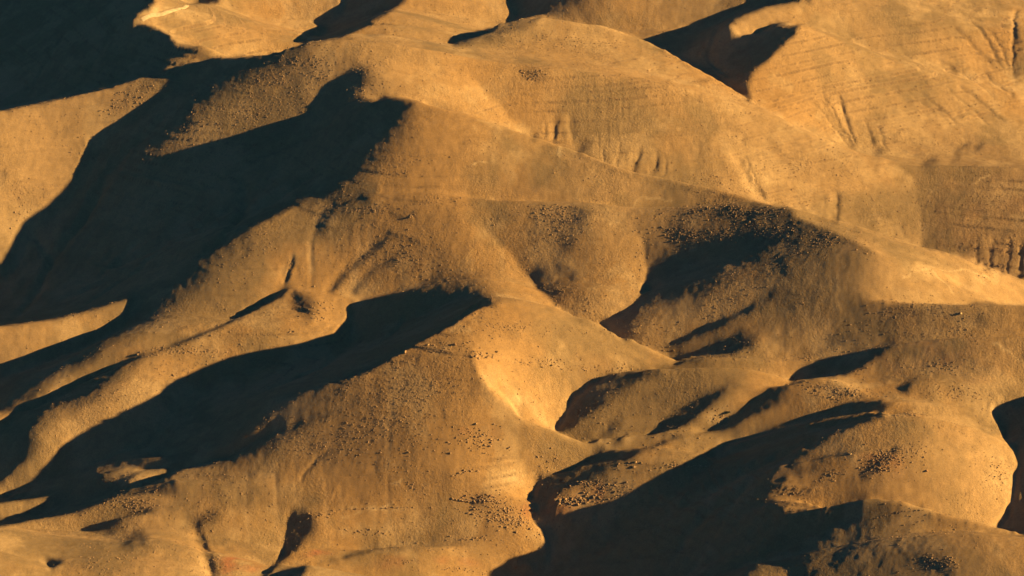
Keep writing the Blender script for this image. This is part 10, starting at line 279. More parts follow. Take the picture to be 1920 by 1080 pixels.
ROCKS = """-420.7,441.6,42.9,-10.3,-0.2,7.3,150,1.8
-462.2,417.3,64.1,-11,-1.1,24,400,1.8
-378.5,430.6,42.8,-12,-1.3,31.4,300,1.8
-282.8,412.8,31.5,-1.5,-1.2,32.9,200,2
-534.1,373.2,53.3,-9.5,-0.8,16.2,250,1.8
-481.8,380.1,53.3,-10.6,-0.8,17.3,250,1.8
-618.1,363.3,53.6,-10.5,-0.8,9.8,60,2.2
-735.3,491.6,16.8,-6,-0.6,7.3,20,2
-761,473.4,27.3,-4.9,-0.8,10.6,60,2.4
-792.5,457.7,25.4,7.6,-1.7,15,60,2.4
-922.4,433.4,63.2,1.9,-1.3,9,25,1.6
-963.4,313.2,24.8,7.6,-1.3,15.7,90,2
-965.7,278.3,19.9,5.3,-1.5,16,60,2.2
-923.1,320.1,31.6,-0.6,-1.3,11.8,50,1.8
-280.8,354.2,31.4,-4.1,-0.9,22.6,100,2
-147.6,450.4,62.8,15.9,-1.3,56.9,120,1.5
42.3,456.6,23.2,-2.9,0,8.8,110,2.6
98.3,661.7,98.5,11,0.3,19.7,350,1.8
208.6,703.8,22.4,61,2.8,78,200,1.8
0,600.1,43.2,18,0,86.6,150,1.6
152.7,649.6,131.7,25.6,0.4,19.2,300,1.5
96.4,533.9,86.5,53.6,0.2,10.3,60,1.6
390.6,593.4,33.7,16.6,0.4,6.3,40,2
311.7,541.4,18.6,18.2,0.5,10.2,20,2
254.2,453.5,63.7,4.5,0.1,3.2,80,1.8
200.6,426.8,26.4,0.3,0,2.1,40,1.8
452.1,534.7,19,26.4,1.1,14.8,30,1.6
383.7,267.9,41.8,4.8,0.9,17.1,150,2
456.1,258.5,21.7,11.4,0.6,9,60,2
577.8,347.5,75.4,17.8,1.5,20.5,350,1.8
662.4,348,21.9,6.6,0.6,6.9,25,2.5
561.2,263.2,53.4,13.7,10.1,97,150,1.8
715.6,764.8,152.1,55.2,1.5,20.4,400,1.3
880.2,820.5,35.1,8.3,0.8,7.5,60,1.6
623.6,752.4,35.1,16.9,0,0.9,30,1.3
800.7,924,62.7,46.5,0.6,6,60,1.3
1038.9,1067.4,70.3,33.7,1.1,7.5,60,1.3
655.6,722.7,46.6,19,0.9,10.1,80,1.6
-632.9,883.1,41.1,95.6,-1.1,11.5,60,1.2
-587,868.4,43.9,94.3,-1,11.4,60,1.2
-286.4,724.5,19.7,-33.7,-1.9,39,60,1.4
-180.9,122.4,60.4,-3,-0.2,9.8,150,1.8
-220.5,101,40.4,-6,-0.2,7.2,80,2
-70.2,109.3,10,2.1,-0,2.6,20,2
-138.9,28,39.7,-0.2,-0.3,15.2,120,2
-268,22.1,40.1,-6.8,-0.3,8.4,80,2.2
-187.8,-3.4,11.9,-2.1,-0.1,4,10,3
-296.7,-10.4,39.9,-5.4,-0.5,12.7,80,1.8
-455.1,-16.6,30.1,-4,-1.8,29.6,150,2
-482.7,-49.8,25.1,-5.2,-1.5,23.8,80,1.8
-498.6,-107.2,19.7,-1.7,-0.7,10.7,30,2
-407.7,-69.4,4.1,-2.3,-0.7,13.4,30,2
-205.9,-72.1,79.1,-16.9,-0.9,33.4,400,1.6
-106.8,-137.2,48.9,-16,-0.8,45.7,250,1.6
69,-14.8,39.3,-5.9,0.1,14.8,200,2.2
98.2,-36.5,39.2,-6.3,0.3,21.6,300,2
88.1,-63.4,48.8,-9.3,0.3,30.4,300,1.6
157.1,-31.5,39.2,-3.7,0.1,6,30,2
24.4,-113.3,7.8,1,0.1,23.3,60,2
86.1,-218.6,38,-18.5,0.5,30.8,150,2
133.3,-253,23.7,-1.3,0.2,13.4,80,1.8
184.5,-119.6,38.9,0.6,0.6,23.6,60,1.5
332.8,-47.4,57.5,-17.7,3.2,52.7,250,2.2
428.1,-79.2,56.8,-17.1,0.8,14.3,300,2.2
302.1,-86.6,28.6,-9.9,0.3,10.3,120,2.4
359.3,-104.8,37.8,-14.4,0.5,11.2,100,2.2
472.2,-137.5,46,-22.6,1.5,21.2,200,2
570.4,-210.7,46.3,-10.6,1.7,18.5,200,2
238.4,-105.7,11.8,3.3,1,32,80,2
629.7,-274.2,28.3,0.9,1.2,12.2,50,2
686.7,-369.4,57.4,10,2.5,21.2,250,2
851.3,-204.7,21.8,24.1,2.2,14.5,50,2
358.2,-454.5,35.7,-14.5,1.4,19,120,1.8
497.5,-441,27.3,-2.8,0.9,11.6,80,2
351.4,-577.4,20.2,4.1,0.3,6.8,120,2
565.4,-580.8,35.7,-1.9,0.7,9.1,200,2
522,-565.1,26.5,-4.2,0.5,7.4,120,1.8
743.8,-589.3,54.3,3.3,1.3,13.2,250,1.6
652.2,-674.5,27.8,8.3,1.1,8.7,80,2.2
733.4,-525.8,44.4,-5.2,1.5,14.5,150,2
597.3,-782.5,24.4,0.9,1,12.3,260,2.2
641.2,-773.6,25.8,-1.5,1.2,12.1,120,2
519.9,-787.4,22,2.4,-0.1,4.9,80,2
450.7,-798.4,21.3,-3.4,0.2,5.5,80,2
791.9,-769.4,23.6,9.8,1.8,20.3,160,2
-627.6,-290.4,29.2,-4.8,-1.4,14.5,80,2
-580.2,-287.7,47.9,-2,-0.8,11.1,150,2.2
-532.6,-291.5,18.8,2.3,-0.6,8.7,80,2
-596.2,-328.5,46.2,8.4,-2.3,27.3,120,2
-682.7,-398.4,46.9,-1.1,-2.9,29,80,2
-348.4,-172.6,24.1,1.3,-0.5,11.4,60,2.2
-347.3,-196.8,19.2,1.8,-0.7,13.8,40,2.5
-401.3,-254.1,28.3,4.4,-0.4,6.5,30,2.5
-55,-433.6,46.7,-33.7,-0.1,15.6,120,2
0,-442.5,73.3,15.9,0,9.5,120,2
92,-429.7,74.2,26.4,0.1,7.7,100,2
-99.8,-503.1,45.4,-2.2,-0.2,15.6,80,2.2
-54.3,-520.6,27.1,8.6,-0.1,8,60,3
54.8,-487.3,64.1,24.9,0,5,150,2
155.8,-470.2,55.4,9.8,0.1,5,200,1.8
-53.5,-634,35.7,1.6,-0.1,11.4,100,3.2
-233.2,-608.4,72.3,-10.1,-0.5,20.2,500,1.6
-322.8,-619.3,72.8,-14.3,-0.7,20.2,500,1.6
-161.8,-571.3,108.3,-8.3,-0.5,28.5,700,1.4
-71.1,-674.6,26.6,6.2,-0.1,3.8,30,2.5
62.7,-638.9,26.8,0.6,0.1,5.8,40,2.5
-62,-706.7,31.1,-1.6,0,1.3,150,3
-26.6,-716.3,35.4,4.7,-0,12.5,200,3
0,-728.1,22.1,4.3,0,12.3,150,3
-159.8,-691,26.8,-4.8,-0.1,6.5,50,2
-230.6,-712.7,53.2,0.2,0.1,0.4,60,2
-247.4,-741.3,35.5,-2.9,-0,4.3,80,2
-52.9,-757,52.9,-3.5,-0,4.2,60,2
-114.2,-780,52.6,3.8,-0.1,5.4,50,2
106.3,-709,31,-0.9,0.1,5.2,150,3.5
124.3,-688.9,35.4,-6.8,0,3.8,120,2.5
177.1,-705.4,35.2,-6.7,0.3,11.8,200,2
284,-679.3,35.7,2.9,0,1.3,60,3
195.4,-675.7,22.1,-2.6,0.2,5.8,30,3
-175,-804.9,34.9,2.5,-0.1,3.6,40,2
-96.4,-802.9,21.8,3.2,-0,4.2,60,2
-651.7,-678.6,36.9,-7.6,-1.6,13.9,150,2
-606,-687.7,18.4,-3.9,-0.8,8.2,80,2
-659.1,-1000.7,25,0.1,-2.5,19,60,2
-473.8,-658.2,54.1,-4.1,-1.4,20,250,1.6
-468.2,-956.4,8.5,-0.7,-3.5,36.9,100,2.2
-548.1,-632.6,29.2,-16.8,-0.7,8.1,40,2
-318.9,-719.4,22.2,0.1,-0.3,5.1,40,2.2
627.3,-902.6,50.7,-1.1,-0.1,1.3,60,1.8
652.7,-1086.9,23.6,-5.5,0.8,7.7,120,2
927.8,270.8,62,-3.4,9.1,76.8,250,1.8
970.2,193.6,30,-4.7,2.5,21.9,60,2
888.1,191.9,40.3,-5.5,1.1,10.5,60,2"""
PATCH = """red,-440.64,-934.85,21.22,23.93,-8.15,79.6,0.9
red,-413.98,-951.05,11.47,3.43,-1.53,17.63,0.7
red,-315.66,-790.9,19.14,1.91,-0.65,11.48,0.9
red,70.92,-710.61,35.32,-9.87,0.08,9.78,0.6
red,124.17,-703.15,26.58,-1.38,0.22,12.01,0.4
red,597.42,-783.58,33.75,-6.21,1.24,13.66,0.35
red,-53.59,-625.83,35.79,-0.02,-0.03,7.59,0.35
red,-96.5,-792.36,52.51,5.87,-0.01,4.87,0.35
red,-192.37,-805.93,26.14,2.26,-0.25,9.61,0.3
red,26.64,-703.1,17.8,5.1,0.05,10.26,0.5
red,921.78,219.72,91.88,-7.48,45.04,290.47,0.1
red,718.31,-495.76,106.24,-18.39,6.3,54.09,0.15
pale,0,-669.29,35.68,12.5,0,7.7,0.6
pale,35.71,-653.69,44.79,10.1,-0.02,-0.61,0.5
pale,13.55,-558.59,16.29,7.89,0.01,5.79,0.7
pale,-726.19,818.36,41.57,25.13,-1,11.63,0.8
pale,91,163.84,5.54,22.74,0.56,32.5,0.8
pale,851.29,-204.68,26.77,28.36,5.7,35.03,0.6
pale,643.18,-676.85,21.71,-2.12,3.03,22.39,0.5
pale,791.89,-769.43,23.59,9.78,3.15,30.9,0.4
pale,548.82,-566.51,35.86,-1.2,1.58,17.11,0.35
pale,-230.57,-712.71,44.49,-2.56,-0.09,3.02,0.5
pale,-247.48,-741.2,35.25,1.67,-0.31,8.87,0.35
pale,351.39,-577.37,20.16,4.06,0.31,6.79,0.4
pale,1078.08,912.52,36.16,9.67,4.18,29.36,0.5
pale,-62.91,394.98,41.7,17.42,-0.25,31.92,0.3
pale,734.87,-272.45,62.21,35.2,2.76,21.5,0.3
pale,-557.96,-729.01,17.36,2.66,-0.97,10.95,0.3
pale,552.21,434.24,44.47,26.95,1.72,22.94,0.3
pale,479.09,291.17,21.44,6.61,2.23,37.23,0.3
pale,-187.02,-663.71,18.05,-5.58,-0.05,2.56,0.4
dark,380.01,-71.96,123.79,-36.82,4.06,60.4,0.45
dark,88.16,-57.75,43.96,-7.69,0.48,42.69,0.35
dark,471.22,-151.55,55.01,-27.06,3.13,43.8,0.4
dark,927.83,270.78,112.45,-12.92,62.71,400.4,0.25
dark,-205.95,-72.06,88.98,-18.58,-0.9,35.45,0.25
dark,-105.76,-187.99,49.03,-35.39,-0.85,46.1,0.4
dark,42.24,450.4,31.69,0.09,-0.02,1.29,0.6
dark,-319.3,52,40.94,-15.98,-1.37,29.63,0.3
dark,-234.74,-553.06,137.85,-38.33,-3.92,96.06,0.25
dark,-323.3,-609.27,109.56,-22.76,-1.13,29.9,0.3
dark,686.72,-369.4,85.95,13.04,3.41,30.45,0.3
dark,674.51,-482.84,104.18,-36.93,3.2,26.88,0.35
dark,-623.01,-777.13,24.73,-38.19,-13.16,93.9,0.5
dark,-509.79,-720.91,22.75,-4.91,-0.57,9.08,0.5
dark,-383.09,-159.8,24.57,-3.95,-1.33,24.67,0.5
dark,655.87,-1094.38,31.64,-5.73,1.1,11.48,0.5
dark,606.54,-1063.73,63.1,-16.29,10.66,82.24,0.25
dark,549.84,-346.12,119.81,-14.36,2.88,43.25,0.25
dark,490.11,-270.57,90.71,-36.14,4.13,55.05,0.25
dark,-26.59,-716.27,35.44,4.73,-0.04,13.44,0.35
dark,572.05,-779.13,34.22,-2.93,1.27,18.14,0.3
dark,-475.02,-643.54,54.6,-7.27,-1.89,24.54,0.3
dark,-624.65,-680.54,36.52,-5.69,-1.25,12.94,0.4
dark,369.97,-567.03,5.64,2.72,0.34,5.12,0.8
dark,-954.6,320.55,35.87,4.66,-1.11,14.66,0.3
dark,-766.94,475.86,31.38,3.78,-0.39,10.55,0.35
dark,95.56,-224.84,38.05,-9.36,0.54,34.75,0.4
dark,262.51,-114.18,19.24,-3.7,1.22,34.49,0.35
rill,231.3,387.98,211.72,27.06,2.47,91.37,1
rill,386.39,326.51,127.35,24.74,4.04,80.91,0.8
rill,541.86,285.34,114.42,106.04,22.05,234.46,0.5
rill,923.37,232.9,91.86,-8.48,42.98,275.06,0.6
rill,1027.5,975.01,118.69,19.76,25.29,188.72,0.9
rill,660.58,641.03,83.38,82.08,16.21,164.21,0.9
rill,825.57,729.42,139.86,40.94,8.35,84.93,0.6
rill,41.93,376.62,62.9,9.17,0.9,140.35,0.5
strata,762.69,787.28,329.16,92.21,14.28,149.15,1.7
strata,1031.51,1017.09,243.67,65.06,24.09,182.79,1.6
strata,201.46,468.12,242.91,133.56,4.41,158.33,1.2
strata,-606.3,834.43,135.9,157.46,-17.61,187.41,1.8
strata,-949.59,860.39,188.98,-137.99,-21.22,167.21,1.6
strata,0,-677.38,71.2,8.88,0,25.68,1.2
strata,168.34,-702.03,105.71,-18.96,0.37,20.19,1
strata,543.74,316.35,171.16,37.45,22.55,244.11,0.8
strata,-263.86,711.32,56.83,-53.43,-7.1,162.35,1
strata,952.71,218.98,101.54,-10.98,37.02,230.47,0.8
strata,-924.15,339.23,125.85,0.44,-6.19,69.8,0.4
strata,297.73,-764.33,169.95,-62.75,4.45,98.6,0.8
strata,-525.66,240.8,300.83,-129.65,-10.27,139.37,1
strata,-289.65,-379.64,192.54,-116.46,-9.14,163.84,0.9
strata,253.3,-792.79,212.71,-73.83,2.15,56.86,0.8
strata,-139.89,77.49,120.26,-4.32,-1.34,72.63,0.4
strata,98.58,-10.31,98.44,-9.99,0.91,57.95,0.4
wash,-701.87,218.72,281.6,-118.08,-22.6,229.41,1
wash,-493.64,-523.7,246.5,-82.18,-10.98,125.16,0.9
wash,296.48,-792.73,211.43,-81.55,3.65,79.89,0.55
wash,-943.46,813.61,167.18,-123.75,-21.27,167.07,0.8
wash,1000.26,941.12,144.79,43.64,25.85,199.6,0.6
wash,89.19,-668.23,53.19,-11.64,0.48,44.77,0.8"""
BIG = """775.2,-408.6,5 pale cream boulder with a dark hollow beside it, on the brown slope at the right
-103.4,-655.1,4.5 lone dark boulder just above the pale ledge left of the canyon
-173.1,-650.3,4 low dark rock left of the lone boulder above the pale ledge
-181.5,-504.9,6 largest light brown boulder on the crest that edges the big central shadow
-97.1,-500.4,5 flat reddish boulder below the tip of the big central shadow
-142.6,-494.6,3.5 small pale boulder on the crest right of the largest crest boulder
68.5,-486.8,4 dark pitted rock on the bright spur, right one of a pair
50.1,-495.3,3.5 dark pitted rock on the bright spur, left one of a pair
-574.6,-335.3,5 dark rock at the shadow edge on the lower left ridge
-600.3,-335.4,3.5 squat dark rock left of the rock at the shadow edge
164.4,-614.4,3 tiny white stone at the narrow valley neck in the centre right
551.3,-766.0,3 small pale rock at the tip of a thin shadow on the lower right hill
672.7,-793.6,4.5 reddish brown rock on the bright flank of the lower right hill
-60.5,-529.1,5 tallest rock of the outcrop on the bright spur right of the crest
-25.4,-503.6,4 dark rock at the right end of the spur outcrop
-188.7,-6.3,4.5 dark slab on the ledge below the middle ridge
-668.0,-289.1,4 dark jagged rock standing in the thin gully on the left
-538.4,-261.4,3 small dark rock on the rim of the thin gully
623.5,-176.8,4 dark rock on the far slope just above the bright ridge line
365.0,-572.9,0 BUSH"""
TRACK = "-770.6,775.7 -751.9,796.5 -731.0,810.5 -711.1,833.0 -691.4,858.6 -686.2,882.6"
# rills and ledges: depth, half width, then points
GULLY = """9 8 -665,426 -748,379 -798,345 -843,251 -890,197 -918,89 -945,1
9 9 -489,39 -576,-9 -663,41 -770,76 -850,53
-3.5 3 -815,350 -719,296 -631,255 -533,199
6 6 -939,258 -901,209 -875,163
-3.5 3 -854,160 -775,115 -704,41
9 8 -521,242 -510,164 -538,18 -576,-9
-3 3 -502,-321 -436,-321 -376,-364 -316,-411
8 8 -589,-413 -637,-489 -719,-511 -793,-513
6 7 -398,-575 -479,-593 -571,-586
6 8 -288,-243 -338,-363 -444,-446
9 9 491,-714 386,-727 255,-758 167,-763 88,-791
8 8 420,-864 336,-870 251,-861
6 7 544,-888 444,-890 359,-901
6 7 321,-821 235,-814 149,-799
2 3 961,1017 1005,982 1037,951
2 3 1003,1062 1031,1004 1059,945
2 3 1033,1031 1059,994 1071,947
2.5 3 1117,1172 1089,1000 1079,933
1.6 3 918,933 972,898 1017,808
1.6 3 949,820 1002,779 1041,732
1.6 3 864,773 915,725 945,687
1.6 3 924,800 976,756 1004,713
1.3 3 1021,916 1064,822
1.3 3 830,772 872,741
2 2.5 619,679 661,641 690,595
2 2.5 649,704 675,651 699,598
2.4 2.5 683,713 697,650 706,601
1.6 3 733,674 747,611
1.6 3 763,666 767,593
1.2 2.5 91,377 86,369 81,332
1.2 2.5 67,374 63,341
0.96 2.5 111,384 117,336
1.08 2.5 177,320 182,293
1.32 2.5 250,324 244,296 239,283
1.08 2.5 283,316 278,271
1.08 2.5 302,301 293,267
0.9 2.5 209,332 205,284
2 3 456,341 465,312 479,283 492,251
1.5 3 637,298 586,-118
1.8 3 930,201 854,-190
1.8 3 963,201 891,-155
1.8 3 900,195 829,-190
1.8 3 986,194 974,125
2 3 -407,-55 -407,-79 -416,-100
-1.2 2.5 -229,-26 -187,-46 -157,-61
-1.2 2.5 -223,8 -183,-13
-1 2.5 -89,-677 -36,-665 18,-647 90,-629
-1 2.5 -319,-719 -284,-715 -230,-712
-1 2.5 160,-670 213,-672 302,-674
1.5 3 -357,-663 -331,-638 -305,-628
1.8 4 -522,-730 -505,-778 -468,-987
1.2 2.5 171,-615 199,-578
1.2 2.5 145,-575 172,-570
0 1.6 188,6 240,58 299,52
0 1.6 909,354 946,373
0 1.4 -80,114 -35,122
0 1.6 -200,-687 -187,-688 -176,-681
0 1.5 732,-277 760,-288 784,-312
0 1.5 683,-313 734,-277 799,-229 849,-219
0 1.4 817,-494 852,-511 873,-527
0 1.3 176,-56 196,-50
0 1.4 -283,-726 -248,-717 -200,-710
0 1.2 82,1111 117,1079
7 7 -352,300 -414,293 -497,285 -578,248 -651,229
7 7 -265,233 -326,202 -386,171 -446,139 -517,129
5 6 -767,354 -806,307 -843,251
5 6 -585,81 -669,94 -744,34 -800,-10
-4 5 -458,332 -528,278 -600,256
6 6 -955,901 -981,834 -1007,762
6 6 -825,793 -865,734 -893,681
-5 6 -734,669 -803,680 -868,656
5 6 -105,-228 -192,-233 -246,-306
6 7 300,-707 229,-739 159,-754
6 6 401,-764 323,-783 278,-813
5 6 446,937 419,861 456,739"""

def table(s): return np.array([[int(v) for v in r.split()] for r in s.split('\n')], float)

def basis(t, m):                           # cubic B-spline rows at t in cells
    t = np.clip(t, 0, m - 1e-6); i = t.astype(int); f = t - i
    B = np.zeros((len(t), m + 3)); r = np.arange(len(t))
    B[r, i] = (1 - f) ** 3 / 6; B[r, i + 1] = (3 * f ** 3 - 6 * f ** 2 + 4) / 6
    B[r, i + 2] = (-3 * f ** 3 + 3 * f * f + 3 * f + 1) / 6; B[r, i + 3] = f ** 3 / 6
    return B

NK, NY = 1240, 1240; EROSION = .75
kk = np.linspace(K0, K1, NK); qq = np.linspace(0, 1, NY); yy = Y0 * (Y1 / Y0) ** qq
def surface(c):
    a, b = c.shape[0] - 3, c.shape[1] - 3
    return basis(qq * a, a) @ c @ basis(np.linspace(0, b, NK), b).T
fine = np.zeros((CELLS[0] + 3, CELLS[1] + 3))
fine[WIN[0]:WIN[1], WIN[2]:WIN[3]] = np.cumsum(np.cumsum(table(FINE), 0), 1) * Q
H = surface(table(COARSE)) + surface(fine)
X = kk[None] * yy[:, None]; Y = np.broadcast_to(yy[:, None], X.shape) - YC

# ---------------------------------------------------------------- value noise
rng = np.random.default_rng(7)
TAB = rng.random((256, 256))
def vn(x, y, seed=0):
    x = x + seed * 17.31; y = y + seed * 9.77
    xi = np.floor(x).astype(np.int64); yi = np.floor(y).astype(np.int64); fx = x - xi; fy = y - yi
    fx = fx * fx * fx * (fx * (fx * 6 - 15) + 10); fy = fy * fy * fy * (fy * (fy * 6 - 15) + 10)
    a = TAB[xi & 255, yi & 255]; b = TAB[(xi + 1) & 255, yi & 255]; c = TAB[xi & 255, (yi + 1) & 255]; d = TAB[(xi + 1) & 255, (yi + 1) & 255]
    return (a + (b - a) * fx) * (1 - fy) + (c + (d - c) * fx) * fy - .5
def fbm(x, y, s, n=4, seed=0, g=.5):
    o = 0; a = 1
    for i in range(n):
        o = o + a * vn(x / s, y / s, seed + i); a *= g; s *= .5; x, y = x * .8 - y * .6, x * .6 + y * .8
    return o

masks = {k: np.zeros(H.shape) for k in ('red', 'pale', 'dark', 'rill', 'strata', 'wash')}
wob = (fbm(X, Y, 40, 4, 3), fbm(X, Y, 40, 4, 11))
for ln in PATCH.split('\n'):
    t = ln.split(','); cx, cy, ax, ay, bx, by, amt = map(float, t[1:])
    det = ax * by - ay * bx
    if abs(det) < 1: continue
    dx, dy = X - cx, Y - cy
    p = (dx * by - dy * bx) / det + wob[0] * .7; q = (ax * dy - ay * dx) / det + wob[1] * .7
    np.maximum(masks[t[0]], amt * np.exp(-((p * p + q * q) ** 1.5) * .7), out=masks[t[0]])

# ---------------------------------------------------------------- fine relief
gx = np.gradient(H, axis=1) / (yy[:, None] * (kk[1] - kk[0])); 
steep = np.clip(np.abs(np.gradient(H, axis=0) / np.gradient(yy)[:, None]) + np.abs(gx), 0, .7)
D = fbm(X, Y, 60, 3, 21) * .9 + fbm(X, Y, 22, 3, 31) * .6 * (.4 + steep)
D += fbm(X, Y, 8, 2, 41) * (.30 + .5 * masks['dark'])
rl = fbm(X * 1.0, Y * .07, 6, 3, 51, .6) + .6 * np.abs(vn(X / 26, Y / 260, 55)) 
rl2 = fbm(X * .8 + Y * .45, (Y * .8 - X * .45) * .07, 7, 3, 61, .6)
right = np.clip((X - 1100) / 250, 0, 1)
D += masks['rill'] * (rl * (1 - right) + rl2 * right) * .55 * np.clip(.5 + 2 * fbm(X, Y, 50, 2, 57), .1, 1.4)
# horizontal rock beds: ledges follow the height of the ground
hz = H + fbm(X, Y, 160, 3, 71) * 2.5
lev = np.zeros(H.shape); bed = np.zeros(H.shape)
r2 = np.random.default_rng(3); z = -120.
while z < 420:
    z += r2.uniform(6, 17); a = r2.uniform(.6, 2.2); br = np.clip(fbm(X + z * 50, Y, 80, 3, 81) * 2.0 + .9, 0, 1)
    t = (hz - z) / .75
    lev += a * br * np.clip(t, -1, 1) * np.exp(-np.clip(np.abs(t) - 1, 0, 60) / 4.)
    bed = np.maximum(bed, br * np.exp(-t * t) * min(a, 1))
D += masks['strata'] * lev * .9
# drainage: water runs down the steepest way, gathers, and cuts connected gullies
E_ = (H + D + fbm(X, Y, 26, 3, 161) * 2.5)[::2, ::2]; ny_, nx_ = E_.shape
big = np.full((ny_ + 2, nx_ + 2), 1e9); big[1:-1, 1:-1] = E_
cellx = yy[::2] * (kk[2] - kk[0]); celly = np.gradient(yy[::2])
best = np.zeros(E_.shape); tgt = np.full(E_.shape, -1); ids = np.arange(ny_ * nx_).reshape(ny_, nx_)
for di in (-1, 0, 1):
    for dj in (-1, 0, 1):
        if di or dj:
            dist = np.sqrt((di * celly) ** 2 + (dj * cellx) ** 2)[:, None]
            sl = (E_ - big[1 + di:1 + di + ny_, 1 + dj:1 + dj + nx_]) / dist; m = sl > best
            best = np.where(m, sl, best); tgt = np.where(m, ids + di * nx_ + dj, tgt)
acc = [1.0] * (ny_ * nx_); tl = tgt.ravel().tolist()
for q in np.argsort(-E_.ravel(), kind='stable').tolist():
    d_ = tl[q]
    if d_ >= 0: acc[d_] += acc[q]
acc = np.array(acc).reshape(ny_, nx_)
cut = np.clip(np.log(np.maximum(acc, 1) / 60.), 0, 4.2) ** 1.15 * np.clip(best * 3.2, .15, 1)
def blur(a):
    p = np.pad(a, 1, mode='edge'); a = (p[:-2, 1:-1] + 2 * p[1:-1, 1:-1] + p[2:, 1:-1]) / 4
    p = np.pad(a, 1, mode='edge'); return (p[1:-1, :-2] + 2 * p[1:-1, 1:-1] + p[1:-1, 2:]) / 4
cut = blur(cut) * 1.2 + blur(blur(blur(blur(blur(cut))))) * 1.5
fi = np.clip(np.arange(NY) / 2, 0, ny_ - 1.001); fj = np.clip(np.arange(NK) / 2, 0, nx_ - 1.001); i0 = fi.astype(int)[:, None]; j0 = fj.astype(int)[None]; fi = fi[:, None] - i0; fj = fj[None] - j0
up = (cut[i0, j0] * (1 - fi) + cut[i0 + 1, j0] * fi) * (1 - fj) + (cut[i0, j0 + 1] * (1 - fi) + cut[i0 + 1, j0 + 1] * fi) * fj
D -= up * EROSION * np.clip(.12 + masks['wash'] * 1.7, 0, 2)
TR = np.zeros(H.shape)
wx, wy = fbm(X, Y, 18, 2, 141) * 7, fbm(X, Y, 18, 2, 151) * 7
for ln in GULLY.split('\n'):
    t = ln.split(); dep, wd = float(t[0]), float(t[1]); pl = [tuple(map(float, a.split(','))) for a in t[2:]]
    xs = [p[0] for p in pl]; ys = [p[1] for p in pl]
    sel = np.nonzero((X > min(xs) - 30) & (X < max(xs) + 30) & (Y > min(ys) - 30) & (Y < max(ys) + 30))
    px, py = X[sel] + wx[sel], Y[sel] + wy[sel]; best = np.full(len(px), 1e9); al = np.zeros(len(px))
    tot = sum(math.dist(a, b) for a, b in zip(pl[:-1], pl[1:])) + 1e-6; run = 0
    for a, b in zip(pl[:-1], pl[1:]):
        l2 = (b[0] - a[0]) ** 2 + (b[1] - a[1]) ** 2 + 1e-6
        s_ = np.clip(((px - a[0]) * (b[0] - a[0]) + (py - a[1]) * (b[1] - a[1])) / l2, 0, 1)
        d = np.hypot(px - a[0] - s_ * (b[0] - a[0]), py - a[1] - s_ * (b[1] - a[1])); m = d < best
        best[m] = d[m]; al[m] = (run + s_[m] * l2 ** .5) / tot; run += l2 ** .5
    if dep == 0:
        TR[sel] = np.maximum(TR[sel], np.exp(-(best / wd) ** 2) * np.clip(.7 + 2 * vn(px / 6, py / 6, 9), 0, 1)); continue
    D[sel] -= dep * np.sin(np.pi * np.clip(al * .85 + .1, 0, 1)) ** .5 * np.exp(-(best / (wd * 1.4)) ** 2 )
H = H + D
print('relief', H.shape)

# ---------------------------------------------------------------- colour of the ground, with some slope shade in the dark patches
def mixc(c, col, m): return c * (1 - m[..., None]) + np.array(col) * m[..., None]
base = np.array([.210, .151, .090])
C = np.broadcast_to(base, H.shape + (3,)).copy()
C *= (1 + .22 * fbm(X, Y, 130, 4, 91) + .18 * fbm(X, Y, 14, 3, 95))[..., None]
C = mixc(C, (.215, .140, .068), np.clip(fbm(X, Y, 300, 3, 101) * 1.3 + .25, 0, .8))
C = mixc(C, (.135, .104, .066), np.clip(fbm(X, Y, 170, 5, 171, .6) * 1.9 + .10, 0, .75))
C = mixc(C, (.27, .205, .130), np.clip(fbm(X, Y, 90, 5, 181, .6) * 2.2 - .25, 0, .6))
C = mixc(C, (.27, .205, .135), np.clip(up * .35, 0, .55) * np.clip(.6 + fbm(X, Y, 30, 3, 191) * 2, 0, 1))
C = mixc(C, (.115, .080, .056), np.clip(masks['dark'] * (.75 + 1.3 * fbm(X, Y, 20, 3, 105)), 0, 1) * .75)  # dark gravel; many patches also follow dim slopes, putting shade into the colour
C = mixc(C, (.235, .105, .058), np.clip(masks['red'] * .8 * (.6 + 1.8 * fbm(X, Y, 22, 3, 111)), 0, 1))
C = mixc(C, (.33, .27, .19), np.clip(masks['pale'] * (.7 + 1.6 * fbm(X, Y, 16, 3, 115)), 0, 1) * .7)
C = mixc(C, (.085, .058, .040), np.clip(masks['strata'] * bed * (.85 + 1.5 * fbm(X, Y, 6, 2, 121)), 0, 1) * .75)
C = mixc(C, (.36, .29, .20), np.clip(TR, 0, .45))
C = np.clip(C, .02, .6)
ROUGH = np.clip(.62 + 1.9 * fbm(X, Y, 110, 4, 201, .6) + .5 * masks['dark'] + .3 * masks['strata'], .12, 1.6)

# ---------------------------------------------------------------- helpers
def mesh_from(name, verts, faces, mat, smooth=True, parent=None):
    me = bpy.data.meshes.new(name); n = faces.shape[1]
    me.vertices.add(len(verts)); me.vertices.foreach_set('co', np.ascontiguousarray(verts, np.float32).ravel())
    me.loops.add(faces.size); me.loops.foreach_set('vertex_index', faces.astype(np.int32).ravel())
    me.polygons.add(len(faces)); me.polygons.foreach_set('loop_start', np.arange(0, faces.size, n, dtype=np.int32))
    me.update(calc_edges=True); me.polygons.foreach_set('use_smooth', np.full(len(faces), smooth))
    me.materials.append(mat); o = bpy.data.objects.new(name, me); SC.collection.objects.link(o)
    if parent: o.parent = parent
    return o

